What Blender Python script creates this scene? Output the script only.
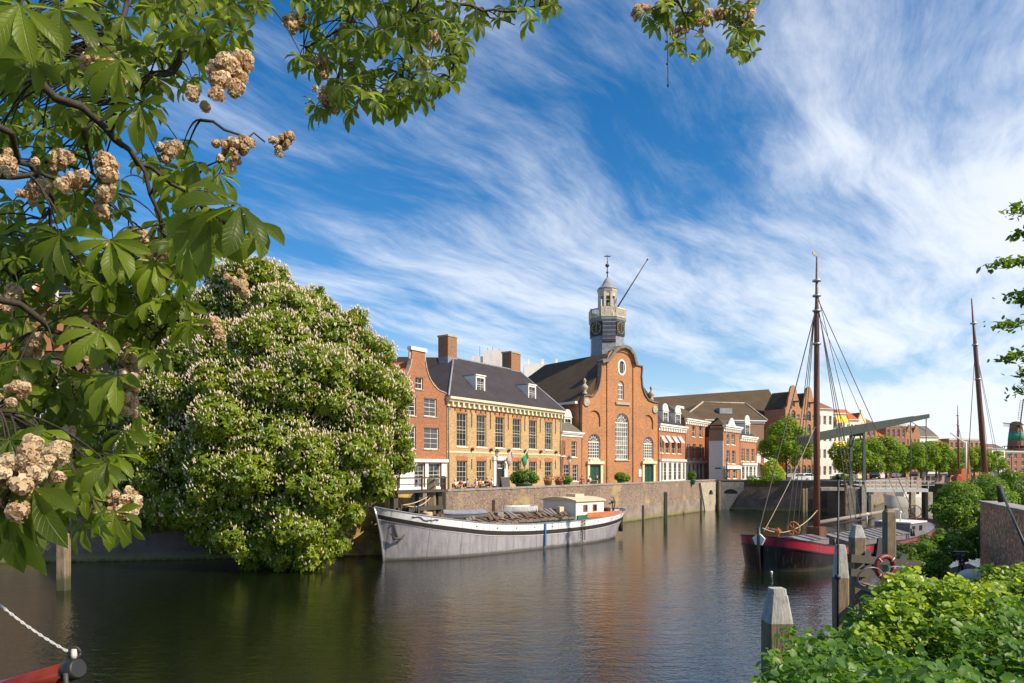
import bpy, bmesh, math, random
import numpy as np
from mathutils import Vector, Matrix, noise
from mathutils.geometry import tessellate_polygon

R = math.radians
random.seed(7)
scene = bpy.context.scene
for o in list(bpy.data.objects):
    bpy.data.objects.remove(o)

# ------------------------------------------------------------------ camera, sky, sun, exposure
FPX, CU, HV, EYE = 700.0, 512.0, 468.0, 6.2      # focal length in pixels, principal column, horizon row, eye height
cam_d = bpy.data.cameras.new('camera')
cam = bpy.data.objects.new('camera', cam_d)
scene.collection.objects.link(cam)
cam.location = (0, 0, EYE)
cam.rotation_euler = (R(90), 0, 0)
cam_d.sensor_fit = 'HORIZONTAL'
cam_d.sensor_width = 36.0
cam_d.lens = 36.0 * FPX / 1024.0
cam_d.shift_y = (HV - 341.5) / 1024.0
cam_d.clip_start = 0.05
cam_d.clip_end = 6000
scene.camera = cam

SUN_EL = 41.0
SUN_DIR = Vector((0.87, -0.49, 0)).normalized()          # horizontal direction towards the sun
sun_vec = Vector((SUN_DIR.x * math.cos(R(SUN_EL)), SUN_DIR.y * math.cos(R(SUN_EL)), math.sin(R(SUN_EL))))
sd = bpy.data.lights.new('sun', 'SUN')
sd.energy = 5.0
sd.angle = R(0.5)
sd.color = (1.0, 0.86, 0.66)
so = bpy.data.objects.new('sun', sd)
scene.collection.objects.link(so)
so.rotation_euler = sun_vec.to_track_quat('Z', 'Y').to_euler()

world = bpy.data.worlds.new('World')
scene.world = world
world.use_nodes = True
wn, wl = world.node_tree.nodes, world.node_tree.links
wn.clear()
w_out = wn.new('ShaderNodeOutputWorld')
w_bg = wn.new('ShaderNodeBackground')
w_bg.inputs['Strength'].default_value = 0.10
sky = wn.new('ShaderNodeTexSky')
sky.sky_type = 'NISHITA'
sky.sun_disc = False
sky.sun_elevation = R(SUN_EL)
sky.sun_rotation = math.atan2(SUN_DIR.x, SUN_DIR.y)
sky.air_density = 1.0
sky.dust_density = 0.3
sky.ozone_density = 3.0


def wmath(op, a, b=None, c=None):
    n = wn.new('ShaderNodeMath'); n.operation = op
    for i, v in enumerate((a, b, c)):
        if v is None: continue
        if isinstance(v, (int, float)): n.inputs[i].default_value = v
        else: wl.new(v, n.inputs[i])
    return n.outputs[0]


def wramp(f, lo, hi):
    n = wn.new('ShaderNodeMapRange'); n.interpolation_type = 'SMOOTHSTEP'
    wl.new(f, n.inputs['Value'])
    n.inputs['From Min'].default_value = lo; n.inputs['From Max'].default_value = hi
    return n.outputs['Result']


def wcomb(x, y, z=0.0):
    n = wn.new('ShaderNodeCombineXYZ')
    for i, v in enumerate((x, y, z)):
        if isinstance(v, (int, float)): n.inputs[i].default_value = v
        else: wl.new(v, n.inputs[i])
    return n.outputs[0]


def wnoise(vec, scale, detail, rough, dist):
    n = wn.new('ShaderNodeTexNoise')
    wl.new(vec, n.inputs['Vector'])
    n.inputs['Scale'].default_value = scale; n.inputs['Detail'].default_value = detail
    n.inputs['Roughness'].default_value = rough; n.inputs['Distortion'].default_value = dist
    return n.outputs[0]


# wisps of cirrus on a plane high overhead: direction / height gives the plane position
w_tc = wn.new('ShaderNodeTexCoord')
w_sep = wn.new('ShaderNodeSeparateXYZ')
wl.new(w_tc.outputs['Generated'], w_sep.inputs[0])
zz = wmath('ADD', wmath('MAXIMUM', w_sep.outputs['Z'], 0.0), 0.10)
px_ = wmath('DIVIDE', w_sep.outputs['X'], zz)
py_ = wmath('DIVIDE', w_sep.outputs['Y'], zz)
CA = R(52)
along = wmath('ADD', wmath('MULTIPLY', px_, math.cos(CA)), wmath('MULTIPLY', py_, math.sin(CA)))
across = wmath('SUBTRACT', wmath('MULTIPLY', py_, math.cos(CA)), wmath('MULTIPLY', px_, math.sin(CA)))
# a slow sideways warp makes the streaks curl
warp = wnoise(wcomb(px_, py_), 0.9, 2, 0.5, 0.0)
across2 = wmath('ADD', across, wmath('MULTIPLY', wmath('SUBTRACT', warp, 0.5), 0.45))
streak = wnoise(wcomb(wmath('MULTIPLY', along, 0.42), wmath('MULTIPLY', across2, 1.25)), 1.5, 9, 0.6, 0.25)
fine = wnoise(wcomb(wmath('MULTIPLY', along, 1.1), wmath('MULTIPLY', across2, 4.5), 3.0), 2.3, 9, 0.72, 0.35)
patch = wnoise(wcomb(px_, py_, 7.3), 0.42, 3, 0.5, 0.2)
bias = wmath('MULTIPLY', wmath('SUBTRACT', px_, 0.25), 0.075)    # more cloud towards the right
cl = wmath('ADD', wmath('ADD', wmath('MULTIPLY', streak, 0.72), wmath('MULTIPLY', fine, 0.22)), wmath('ADD', wmath('MULTIPLY', patch, 0.5), bias))
cloud = wmath('MULTIPLY', wramp(cl, 0.60, 0.93), 0.90)
# low sky thins out to a pale veil
lowveil = wmath('MULTIPLY', wramp(w_sep.outputs['Z'], 0.30, 0.0), 0.28)
cloud = wmath('MAXIMUM', cloud, lowveil)
hs = wn.new('ShaderNodeHueSaturation')
hs.inputs['Saturation'].default_value = 1.38
hs.inputs['Value'].default_value = 1.16
wl.new(sky.outputs[0], hs.inputs['Color'])
w_mix = wn.new('ShaderNodeMixRGB')
wl.new(cloud, w_mix.inputs[0])
wl.new(hs.outputs[0], w_mix.inputs[1])
w_mix.inputs[2].default_value = (7.6, 8.0, 8.7, 1)
wl.new(w_mix.outputs[0], w_bg.inputs['Color'])
wl.new(w_bg.outputs[0], w_out.inputs[0])

scene.view_settings.view_transform = 'Standard'
scene.view_settings.look = 'None'
scene.view_settings.gamma = 1
scene.view_settings.use_curve_mapping = False
scene.view_settings.exposure = 0.38
scene.render.engine = 'CYCLES'
scene.cycles.max_bounces = 6
scene.cycles.transparent_max_bounces = 6

# ------------------------------------------------------------------ helpers
GZ = 3.9          # street level above the water
WT = 4.5          # top of the quay walls


def at(u, v, Y):
    return Vector(((u - CU) / FPX * Y, Y, EYE - (v - HV) / FPX * Y))


def ground(u, Y, z=0.0):
    return Vector(((u - CU) / FPX * Y, Y, z))


def tag(o, label=None, cat=None, group=None, kind=None):
    if label: o['label'] = label
    if cat: o['category'] = cat
    if group: o['group'] = group
    if kind: o['kind'] = kind
    return o


def empty(name, label, cat, loc=(0, 0, 0), rz=0.0, group=None):
    o = bpy.data.objects.new(name, None)
    scene.collection.objects.link(o)
    o.location = loc
    o.rotation_euler = (0, 0, rz)
    o.empty_display_size = 0.3
    return tag(o, label, cat, group)


def link(name, me, parent=None, loc=None):
    o = bpy.data.objects.new(name, me)
    scene.collection.objects.link(o)
    if parent: o.parent = parent
    if loc is not None: o.location = loc
    return o


def copy_tree(o, parent=None):
    c = o.copy()
    scene.collection.objects.link(c)
    c.parent = parent
    for ch in list(o.children):
        copy_tree(ch, c)
    return c


class MB:
    def __init__(s):
        s.v, s.f, s.m, s.sm = [], [], [], []
        s.cur = 0

    def face(s, idx, smooth=False):
        s.f.append(tuple(idx)); s.m.append(s.cur); s.sm.append(smooth)

    def poly(s, pts):
        b = len(s.v); s.v.extend([tuple(p) for p in pts]); s.face(range(b, b + len(pts)))
        return s

    def box(s, x0, x1, y0, y1, z0, z1):
        b = len(s.v)
        s.v += [(x0, y0, z0), (x1, y0, z0), (x1, y1, z0), (x0, y1, z0), (x0, y0, z1), (x1, y0, z1), (x1, y1, z1), (x0, y1, z1)]
        for q in ((0, 3, 2, 1), (4, 5, 6, 7), (0, 1, 5, 4), (1, 2, 6, 5), (2, 3, 7, 6), (3, 0, 4, 7)):
            s.face([b + i for i in q])
        return s

    def bar(s, a, c, w, h, up=(0, 0, 1)):
        a, c = Vector(a), Vector(c)
        d = (c - a).normalized(); upv = Vector(up)
        if abs(d.dot(upv)) > 0.98: upv = Vector((0, 1, 0))
        r = d.cross(upv).normalized() * (w / 2); u2 = r.cross(d).normalized() * (h / 2)
        b = len(s.v)
        for p in (a, c):
            s.v += [tuple(p - r - u2), tuple(p + r - u2), tuple(p + r + u2), tuple(p - r + u2)]
        for q in ((3, 2, 1, 0), (4, 5, 6, 7), (0, 1, 5, 4), (1, 2, 6, 5), (2, 3, 7, 6), (3, 0, 4, 7)):
            s.face([b + i for i in q])
        return s

    def tube(s, pts, rad, n=8, caps=True, smooth=True):
        pts = [Vector(p) for p in pts]
        if isinstance(rad, (int, float)): rad = [rad] * len(pts)
        b0 = len(s.v); prev = None
        for i, p in enumerate(pts):
            d = (pts[min(i + 1, len(pts) - 1)] - pts[max(i - 1, 0)])
            d = d.normalized() if d.length > 1e-9 else Vector((0, 0, 1))
            if prev is None:
                a = d.orthogonal().normalized()
            else:
                a = prev - d * prev.dot(d)
                a = a.normalized() if a.length > 1e-6 else d.orthogonal().normalized()
            prev = a; c = d.cross(a)
            for k in range(n):
                t = 2 * math.pi * k / n
                s.v.append(tuple(p + (a * math.cos(t) + c * math.sin(t)) * rad[i]))
        for i in range(len(pts) - 1):
            for k in range(n):
                k2 = (k + 1) % n
                s.face((b0 + i * n + k, b0 + i * n + k2, b0 + (i + 1) * n + k2, b0 + (i + 1) * n + k), smooth)
        if caps:
            s.face([b0 + k for k in range(n)][::-1]); e = b0 + (len(pts) - 1) * n
            s.face([e + k for k in range(n)])
        return s

    def lathe(s, prof, c=(0, 0, 0), n=16, smooth=True, rot=0.0):
        b0 = len(s.v)
        for r, z in prof:
            for k in range(n):
                t = 2 * math.pi * k / n + rot
                s.v.append((c[0] + r * math.cos(t), c[1] + r * math.sin(t), c[2] + z))
        for i in range(len(prof) - 1):
            for k in range(n):
                k2 = (k + 1) % n
                s.face((b0 + i * n + k, b0 + i * n + k2, b0 + (i + 1) * n + k2, b0 + (i + 1) * n + k), smooth)
        s.face([b0 + k for k in range(n)][::-1]); e = b0 + (len(prof) - 1) * n
        s.face([e + k for k in range(n)])
        return s

    def ball(s, c, r, n=8, squash=(1, 1, 1), jit=0.0):
        b0 = len(s.v); m = max(3, n // 2)
        for i in range(1, m):
            ph = math.pi * i / m
            for k in range(n):
                t = 2 * math.pi * k / n
                rr = r * (1 + random.uniform(-jit, jit))
                s.v.append((c[0] + rr * squash[0] * math.sin(ph) * math.cos(t), c[1] + rr * squash[1] * math.sin(ph) * math.sin(t), c[2] + rr * squash[2] * math.cos(ph)))
        top = len(s.v); s.v += [(c[0], c[1], c[2] + r * squash[2]), (c[0], c[1], c[2] - r * squash[2])]
        for i in range(m - 2):
            for k in range(n):
                k2 = (k + 1) % n
                s.face((b0 + i * n + k, b0 + (i + 1) * n + k, b0 + (i + 1) * n + k2, b0 + i * n + k2), True)
        for k in range(n):
            k2 = (k + 1) % n
            s.face((top, b0 + k, b0 + k2), True)
            s.face((top + 1, b0 + (m - 2) * n + k2, b0 + (m - 2) * n + k), True)
        return s

    def extrude(s, outline, y0, y1, holes=(), reveal=None, back=True):
        """outline and holes are (x, z) loops; front face at y0, outer rim to y1, hole reveals to y0+reveal"""
        def ccw(l):
            a = sum(l[i][0] * l[(i + 1) % len(l)][1] - l[(i + 1) % len(l)][0] * l[i][1] for i in range(len(l)))
            return l if a > 0 else l[::-1]
        outline = ccw(list(outline)); holes = [ccw(list(h)) for h in holes]
        loops = [[Vector((x, z, 0)) for x, z in outline]] + [[Vector((x, z, 0)) for x, z in h] for h in holes]
        tris = tessellate_polygon(loops)
        flat = [p for l in loops for p in l]
        b = len(s.v); s.v += [(p.x, y0, p.y) for p in flat]
        for t in tris:
            a_, b_, c_ = (flat[i] for i in t)
            cr = (b_ - a_).cross(c_ - a_).z
            if abs(cr) < 1e-10: continue
            s.face([b + i for i in (t if cr > 0 else t[::-1])])
        n = len(outline); b = len(s.v)
        s.v += [(x, y0, z) for x, z in outline] + [(x, y1, z) for x, z in outline]
        for i in range(n):
            j = (i + 1) % n
            s.face((b + i, b + n + i, b + n + j, b + j))
        if back:
            tr = tessellate_polygon([loops[0]]); b = len(s.v)
            s.v += [(p.x, y1, p.y) for p in loops[0]]
            for t in tr:
                a_, b_, c_ = (loops[0][i] for i in t)
                cr = (b_ - a_).cross(c_ - a_).z
                if abs(cr) < 1e-10: continue
                s.face([b + i for i in (t[::-1] if cr > 0 else t)])
        if reveal:
            for h in holes:
                n = len(h); b = len(s.v)
                s.v += [(x, y0, z) for x, z in h] + [(x, y0 + reveal, z) for x, z in h]
                for i in range(n):
                    j = (i + 1) % n
                    s.face((b + i, b + j, b + n + j, b + n + i))
        return s

    def mesh(s, name, mats):
        me = bpy.data.meshes.new(name)
        me.from_pydata(s.v, [], s.f)
        for m in (mats if isinstance(mats, (list, tuple)) else [mats]):
            me.materials.append(m)
        me.polygons.foreach_set('material_index', s.m)
        me.polygons.foreach_set('use_smooth', s.sm)
        me.update()
        return me

    def build(s, name, mats, parent=None, loc=None):
        return link(name, s.mesh(name, mats), parent, loc)


# ------------------------------------------------------------------ materials
MATS = {}


class NT:
    def __init__(s, name):
        s.m = bpy.data.materials.new(name); s.m.use_nodes = True
        s.t = s.m.node_tree; s.n = s.t.nodes; s.l = s.t.links
        s.b = s.n['Principled BSDF']; s.o = s.n['Material Output']
        s.tc = s.n.new('ShaderNodeTexCoord')

    def set(s, inp, v):
        if hasattr(v, 'links'): s.l.new(v, inp)
        else: inp.default_value = v

    def node(s, typ, out=0, props=None, **kw):
        n = s.n.new(typ)
        for k, v in (props or {}).items(): setattr(n, k, v)
        for k, v in kw.items():
            k = k.replace('_', ' ')
            if k[0] == 'i' and k[1:].isdigit(): s.set(n.inputs[int(k[1:])], v)
            else: s.set(n.inputs[k], v)
        return n.outputs[out]

    def noise(s, vec, scale, detail=4, rough=0.55, dist=0.0):
        return s.node('ShaderNodeTexNoise', Vector=vec, Scale=scale, Detail=detail, Roughness=rough, Distortion=dist)

    def maprange(s, f, a, b, c=0.0, d=1.0):
        return s.node('ShaderNodeMapRange', Value=f, From_Min=a, From_Max=b, To_Min=c, To_Max=d)

    def mix(s, f, a, b, mode='MIX'):
        return s.node('ShaderNodeMixRGB', props={'blend_type': mode}, i0=f, i1=a, i2=b)

    def math(s, op, a, b=0.0):
        return s.node('ShaderNodeMath', props={'operation': op}, i0=a, i1=b)

    def scale(s, vec, sc):
        return s.node('ShaderNodeMapping', Vector=vec, Scale=sc)

    def bump(s, h, strength=0.3, dist=0.02):
        s.l.new(s.node('ShaderNodeBump', Height=h, Strength=strength, Distance=dist), s.b.inputs['Normal'])


def c4(c): return (c[0], c[1], c[2], 1.0)


def wall_coord(k):
    """(x + y, z) of the object: runs along front and side walls alike"""
    sp = k.n.new('ShaderNodeSeparateXYZ'); k.l.new(k.tc.outputs['Object'], sp.inputs[0])
    cb = k.n.new('ShaderNodeCombineXYZ')
    k.l.new(k.math('ADD', sp.outputs[0], sp.outputs[1]), cb.inputs[0])
    k.l.new(sp.outputs[2], cb.inputs[1])
    return cb.outputs[0], sp


def brick(name, col, mortar=(0.32, 0.27, 0.21), var=0.35, size=3.2, stain=0.35, stain_col=(0.12, 0.09, 0.07), patch=None, speckle=0.22):
    k = NT(name); vec, sp = wall_coord(k)
    br = k.n.new('ShaderNodeTexBrick'); k.l.new(vec, br.inputs['Vector'])
    br.inputs['Scale'].default_value = size
    br.inputs['Mortar Size'].default_value = 0.022
    br.inputs['Brick Width'].default_value = 0.75
    br.inputs['Row Height'].default_value = 0.26
    br.inputs['Color1'].default_value = c4([c * (1 + var) for c in col])
    br.inputs['Color2'].default_value = c4([c * (1 - var) for c in col])
    br.inputs['Mortar'].default_value = c4(mortar)
    big = k.noise(k.tc.outputs['Object'], 0.35, 5, 0.6)
    mid = k.noise(k.tc.outputs['Object'], 2.6, 5, 0.7)
    a = k.mix(k.maprange(mid, 0.3, 0.75, 0.0, 0.55), br.outputs[0], c4([c * 1.25 for c in col]))
    b = k.mix(k.maprange(big, 0.45, 0.72, 0.0, stain), a, c4(stain_col))
    sk = k.noise(k.tc.outputs['Object'], 5.5, 3, 0.8)
    b = k.mix(k.maprange(sk, 0.52, 0.62, 0.0, speckle), b, c4([c * 1.9 + 0.02 for c in col]))
    b = k.mix(k.maprange(sk, 0.46, 0.38, 0.0, speckle), b, c4([c * 0.45 for c in col]))
    if patch:
        pn = k.noise(k.tc.outputs['Object'], patch[1], 5, 0.65)
        b = k.mix(k.maprange(pn, patch[2], patch[2] + 0.1, 0.0, patch[3]), b, c4(patch[0]))
    k.l.new(b, k.b.inputs['Base Color'])
    k.b.inputs['Roughness'].default_value = 0.9
    k.bump(k.math('ADD', br.outputs[1], mid), 0.4, 0.03)
    MATS[name] = k.m
    return k.m


def plain(name, col, rough=0.6, var=0.12, scale=3.0, metal=0.0, bump=0.1, dirt=None):
    k = NT(name)
    n = k.noise(k.tc.outputs['Object'], scale, 5, 0.6)
    c = k.mix(k.maprange(n, 0.3, 0.7), c4([x * (1 - var) for x in col]), c4([min(1, x * (1 + var)) for x in col]))
    if dirt:
        n2 = k.noise(k.scale(k.tc.outputs['Object'], (1, 1, 0.25)), dirt[1], 5, 0.7)
        c = k.mix(k.maprange(n2, 0.5, 0.68, 0, dirt[2]), c, c4(dirt[0]))
    k.l.new(c, k.b.inputs['Base Color'])
    k.b.inputs['Roughness'].default_value = rough
    k.b.inputs['Metallic'].default_value = metal
    if bump: k.bump(n, bump, 0.02)
    MATS[name] = k.m
    return k.m


def rooftile(name, col, var=0.3, rows=3.3):
    k = NT(name)
    sp = k.n.new('ShaderNodeSeparateXYZ'); k.l.new(k.tc.outputs['Object'], sp.inputs[0])
    row = k.math('FRACT', k.math('MULTIPLY', sp.outputs[2], rows))
    big = k.noise(k.tc.outputs['Object'], 0.5, 4, 0.6)
    sm = k.noise(k.scale(k.tc.outputs['Object'], (5, 5, 3)), 1.5, 4, 0.8)
    c = k.mix(k.maprange(sm, 0.3, 0.7), c4([x * (1 - var) for x in col]), c4([x * (1 + var) for x in col]))
    c = k.mix(k.maprange(big, 0.4, 0.7, 0, 0.4), c, c4([x * 1.5 + 0.01 for x in col]))
    k.l.new(c, k.b.inputs['Base Color'])
    k.b.inputs['Roughness'].default_value = 0.85
    k.b.inputs['Specular IOR Level'].default_value = 0.15
    k.bump(k.math('ADD', row, k.math('MULTIPLY', sm, 0.6)), 0.6, 0.05)
    MATS[name] = k.m
    return k.m


def wood(name, col, rough=0.75, var=0.4, axis=2, dirt=None):
    k = NT(name)
    sc = [9, 9, 9]; sc[axis] = 0.7
    n = k.noise(k.scale(k.tc.outputs['Object'], sc), 2.0, 6, 0.7, 0.6)
    c = k.mix(k.maprange(n, 0.3, 0.7), c4([x * (1 - var) for x in col]), c4([x * (1 + var) for x in col]))
    if dirt:
        n2 = k.noise(k.tc.outputs['Object'], dirt[1], 4, 0.7)
        c = k.mix(k.maprange(n2, 0.45, 0.65, 0, dirt[2]), c, c4(dirt[0]))
    sp = k.n.new('ShaderNodeSeparateXYZ'); k.l.new(k.tc.outputs['Object'], sp.inputs[0])
    if name.startswith('post'):      # tide line: slime and weed on the foot of the timber, splits along the grain
        zz_ = k.math('ADD', sp.outputs[2], k.math('MULTIPLY', k.noise(k.tc.outputs['Object'], 3.0, 4, 0.7), 0.9))
        c = k.mix(k.maprange(zz_, 1.5, 0.9, 0, 0.85), c, c4((0.035, 0.045, 0.015)))
        cr = k.noise(k.scale(k.tc.outputs['Object'], (14, 14, 0.5)), 1.6, 4, 0.8)
        c = k.mix(k.maprange(cr, 0.60, 0.66, 0, 0.8), c, c4((0.03, 0.022, 0.015)))
    k.l.new(c, k.b.inputs['Base Color'])
    k.b.inputs['Roughness'].default_value = rough
    k.bump(n, 0.6, 0.03)
    MATS[name] = k.m
    return k.m


def glass(name, col=(0.02, 0.025, 0.03), light=(0.16, 0.17, 0.18)):
    k = NT(name)
    oi = k.n.new('ShaderNodeObjectInfo')
    n = k.noise(k.scale(k.tc.outputs['Object'], (1.3, 1.3, 0.8)), 1.4, 2, 0.5)
    f = k.math('MULTIPLY', k.maprange(oi.outputs['Random'], 0.45, 1.0), k.maprange(n, 0.42, 0.62))
    k.l.new(k.mix(f, c4(col), c4(light)), k.b.inputs['Base Color'])
    k.b.inputs['Roughness'].default_value = 0.07
    k.b.inputs['IOR'].default_value = 1.45
    k.b.inputs['Specular IOR Level'].default_value = 0.35
    k.bump(k.noise(k.tc.outputs['Object'], 1.5, 2), 0.06, 0.02)
    MATS[name] = k.m
    return k.m


def leafmat(name, dark, light, trans=0.35, gloss=0.45, tcol=None, spec=0.3):
    k = NT(name)
    at_ = k.n.new('ShaderNodeAttribute'); at_.attribute_name = 'rnd'
    n = k.noise(k.tc.outputs['Object'], 0.7, 3)
    f = k.math('ADD', k.math('MULTIPLY', at_.outputs['Fac'], 0.75), k.maprange(n, 0.35, 0.65, 0, 0.25))
    c = k.mix(f, c4(dark), c4(light))
    k.l.new(c, k.b.inputs['Base Color'])
    k.b.inputs['Roughness'].default_value = gloss
    k.b.inputs['Specular IOR Level'].default_value = spec
    tr = k.n.new('ShaderNodeBsdfTranslucent')
    k.l.new(k.mix(0.7, c, c4(tcol or (light[0] * 2.2, light[1] * 1.9, light[2] * 0.6))), tr.inputs['Color'])
    mx = k.n.new('ShaderNodeMixShader'); mx.inputs[0].default_value = trans
    k.l.new(k.b.outputs[0], mx.inputs[1]); k.l.new(tr.outputs[0], mx.inputs[2])
    k.l.new(mx.outputs[0], k.o.inputs['Surface'])
    MATS[name] = k.m
    return k.m


brick('brick_red', (0.31, 0.115, 0.048))
brick('brick_orange', (0.39, 0.148, 0.055), stain=0.3)
brick('brick_church', (0.42, 0.175, 0.065), speckle=0.3, stain=0.4)
brick('brick_yellow', (0.44, 0.29, 0.13), speckle=0.3, stain=0.4, stain_col=(0.3, 0.17, 0.08))
brick('brick_tan', (0.38, 0.175, 0.08))
brick('brick_far', (0.26, 0.095, 0.05))
brick('brick_brown', (0.22, 0.12, 0.07))
brick('brick_old', (0.22, 0.13, 0.085), var=0.5, stain=0.6, patch=((0.36, 0.25, 0.09), 0.5, 0.53, 0.5))
brick('brick_quay', (0.21, 0.15, 0.115), speckle=0.6, var=0.5, size=2.6, stain=0.6, stain_col=(0.06, 0.05, 0.04), patch=((0.42, 0.31, 0.13), 0.28, 0.56, 0.75))
brick('brick_quay_shaded', (0.12, 0.078, 0.06), speckle=0.5, var=0.5, size=2.6, stain=0.7, stain_col=(0.03, 0.025, 0.025), patch=((0.2, 0.17, 0.15), 0.5, 0.58, 0.5))  # darker copy of the quay brick: shade on these walls put into the colour
brick('brick_lichen', (0.27, 0.17, 0.08), speckle=0.5, var=0.45, size=2.6, stain=0.5, patch=((0.55, 0.40, 0.09), 0.45, 0.47, 0.8))
brick('brick_near', (0.55, 0.24, 0.115), speckle=0.95, var=0.55, size=3.0, mortar=(0.42, 0.38, 0.34), stain=0.7, patch=((0.16, 0.2, 0.07), 1.1, 0.56, 0.6))
plain('white', (0.80, 0.77, 0.70), 0.5, 0.06)
plain('whitewall', (0.74, 0.71, 0.66), 0.7, 0.08, dirt=((0.4, 0.36, 0.3), 0.8, 0.35))
plain('tower_cream', (0.56, 0.50, 0.38), 0.6, 0.15, dirt=((0.25, 0.2, 0.14), 1.5, 0.5))
plain('cream', (0.72, 0.62, 0.42), 0.6, 0.08, dirt=((0.4, 0.32, 0.2), 1.2, 0.3))
plain('greywall', (0.50, 0.49, 0.48), 0.85, 0.08)
plain('lead', (0.22, 0.24, 0.27), 0.5, 0.25, 2.0)
plain('stone', (0.40, 0.35, 0.27), 0.85, 0.25, 4, dirt=((0.16, 0.13, 0.1), 1.5, 0.6))
plain('stone_dark', (0.17, 0.145, 0.12), 0.85, 0.3, 4)
plain('coping', (0.28, 0.25, 0.22), 0.85, 0.3, 3, dirt=((0.12, 0.11, 0.08), 0.8, 0.6))
plain('green_door', (0.015, 0.07, 0.045), 0.4, 0.2)
plain('green_paint', (0.03, 0.13, 0.08), 0.5, 0.2)
plain('black', (0.018, 0.018, 0.02), 0.5, 0.3)
plain('iron', (0.05, 0.045, 0.04), 0.6, 0.4)
plain('gold', (0.75, 0.52, 0.16), 0.35, 0.1, metal=0.6)
plain('yellow_cloth', (0.80, 0.52, 0.05), 0.8, 0.1)
plain('pink_cloth', (0.62, 0.42, 0.42), 0.85, 0.2)
plain('red_cloth', (0.45, 0.07, 0.05), 0.85, 0.2)
plain('green_cloth', (0.05, 0.3, 0.16), 0.85, 0.2)
plain('terracotta', (0.42, 0.2, 0.09), 0.8, 0.2)
plain('lamp_glass', (0.62, 0.6, 0.52), 0.3, 0.05)
plain('skin', (0.52, 0.32, 0.22), 0.6, 0.05)
plain('hair_brown', (0.07, 0.04, 0.025), 0.7, 0.2)
plain('shirt_white', (0.7, 0.68, 0.66), 0.85, 0.05)
plain('shirt_red', (0.5, 0.13, 0.07), 0.85, 0.1)
plain('shirt_blue', (0.12, 0.17, 0.3), 0.85, 0.1)
plain('shirt_dark', (0.05, 0.05, 0.055), 0.85, 0.1)
rooftile('slate', (0.045, 0.040, 0.046), 0.4)
rooftile('roof_brown', (0.085, 0.06, 0.038), 0.45)
rooftile('roof_grey', (0.13, 0.115, 0.10))
rooftile('roof_orange', (0.42, 0.115, 0.035))
rooftile('roof_rust', (0.25, 0.095, 0.05))
glass('pane')
glass('pane_light', (0.08, 0.085, 0.09), (0.3, 0.29, 0.27))
wood('bark', (0.09, 0.07, 0.05))
wood('bark_dark', (0.035, 0.026, 0.018))
wood('post_wood', (0.24, 0.175, 0.11), dirt=((0.07, 0.08, 0.03), 2.0, 0.6))
wood('post_dark', (0.06, 0.05, 0.04), dirt=((0.05, 0.06, 0.03), 2.0, 0.5))
wood('post_cap', (0.42, 0.41, 0.38), var=0.3, dirt=((0.2, 0.19, 0.16), 5.0, 0.6))
wood('hatch', (0.16, 0.105, 0.075), axis=1, dirt=((0.28, 0.2, 0.15), 1.5, 0.6))
wood('mast_wood', (0.16, 0.06, 0.03), rough=0.45, var=0.3)
wood('deck', (0.24, 0.21, 0.19), axis=0)
# ------------------------------------------------------------------ water, land, quay walls
k = NT('water')
tcv = k.tc.outputs['Object']
n1 = k.noise(k.scale(tcv, (0.5, 1.0, 1)), 2.8, 4, 0.6, 0.3)
n2 = k.noise(k.scale(tcv, (0.6, 1.0, 1)), 0.7, 3, 0.5, 0.4)
n3 = k.noise(k.scale(tcv, (0.8, 1.0, 1)), 7.0, 2, 0.5)
h = k.math('ADD', k.math('ADD', k.math('MULTIPLY', n1, 0.62), k.math('MULTIPLY', n2, 0.7)), k.math('MULTIPLY', n3, 0.34))
k.b.inputs['Base Color'].default_value = (0.005, 0.008, 0.003, 1)
k.b.inputs['Roughness'].default_value = 0.015
k.b.inputs['IOR'].default_value = 1.55
k.b.inputs['Specular IOR Level'].default_value = 0.85
calm = k.noise(tcv, 0.035, 3, 0.5)
bmp = k.n.new('ShaderNodeBump')
k.l.new(h, bmp.inputs['Height']); k.l.new(k.maprange(calm, 0.35, 0.65, 0.55, 1.0), bmp.inputs['Strength']); bmp.inputs['Distance'].default_value = 0.052
k.l.new(bmp.outputs[0], k.b.inputs['Normal'])
MATS['water'] = k.m
tag(MB().poly([(-2500, -300, 0), (2500, -300, 0), (2500, 4000, 0), (-2500, 4000, 0)]).build('water', MATS['water']), kind='structure')

k = NT('paving')
br = k.n.new('ShaderNodeTexBrick'); k.l.new(k.tc.outputs['Object'], br.inputs['Vector'])
br.inputs['Scale'].default_value = 3.0
br.inputs['Color1'].default_value = (0.2, 0.15, 0.12, 1); br.inputs['Color2'].default_value = (0.14, 0.11, 0.09, 1); br.inputs['Mortar'].default_value = (0.08, 0.07, 0.06, 1)
k.l.new(br.outputs[0], k.b.inputs['Base Color']); k.b.inputs['Roughness'].default_value = 0.9
MATS['paving'] = k.m
k = NT('grass_bank')
nn = k.noise(k.tc.outputs['Object'], 2.0, 6, 0.7)
k.l.new(k.mix(k.maprange(nn, 0.35, 0.65), (0.035, 0.06, 0.015, 1), (0.09, 0.075, 0.045, 1)), k.b.inputs['Base Color'])
k.b.inputs['Roughness'].default_value = 0.95; k.bump(nn, 0.8, 0.08)
MATS['grass_bank'] = k.m


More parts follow.
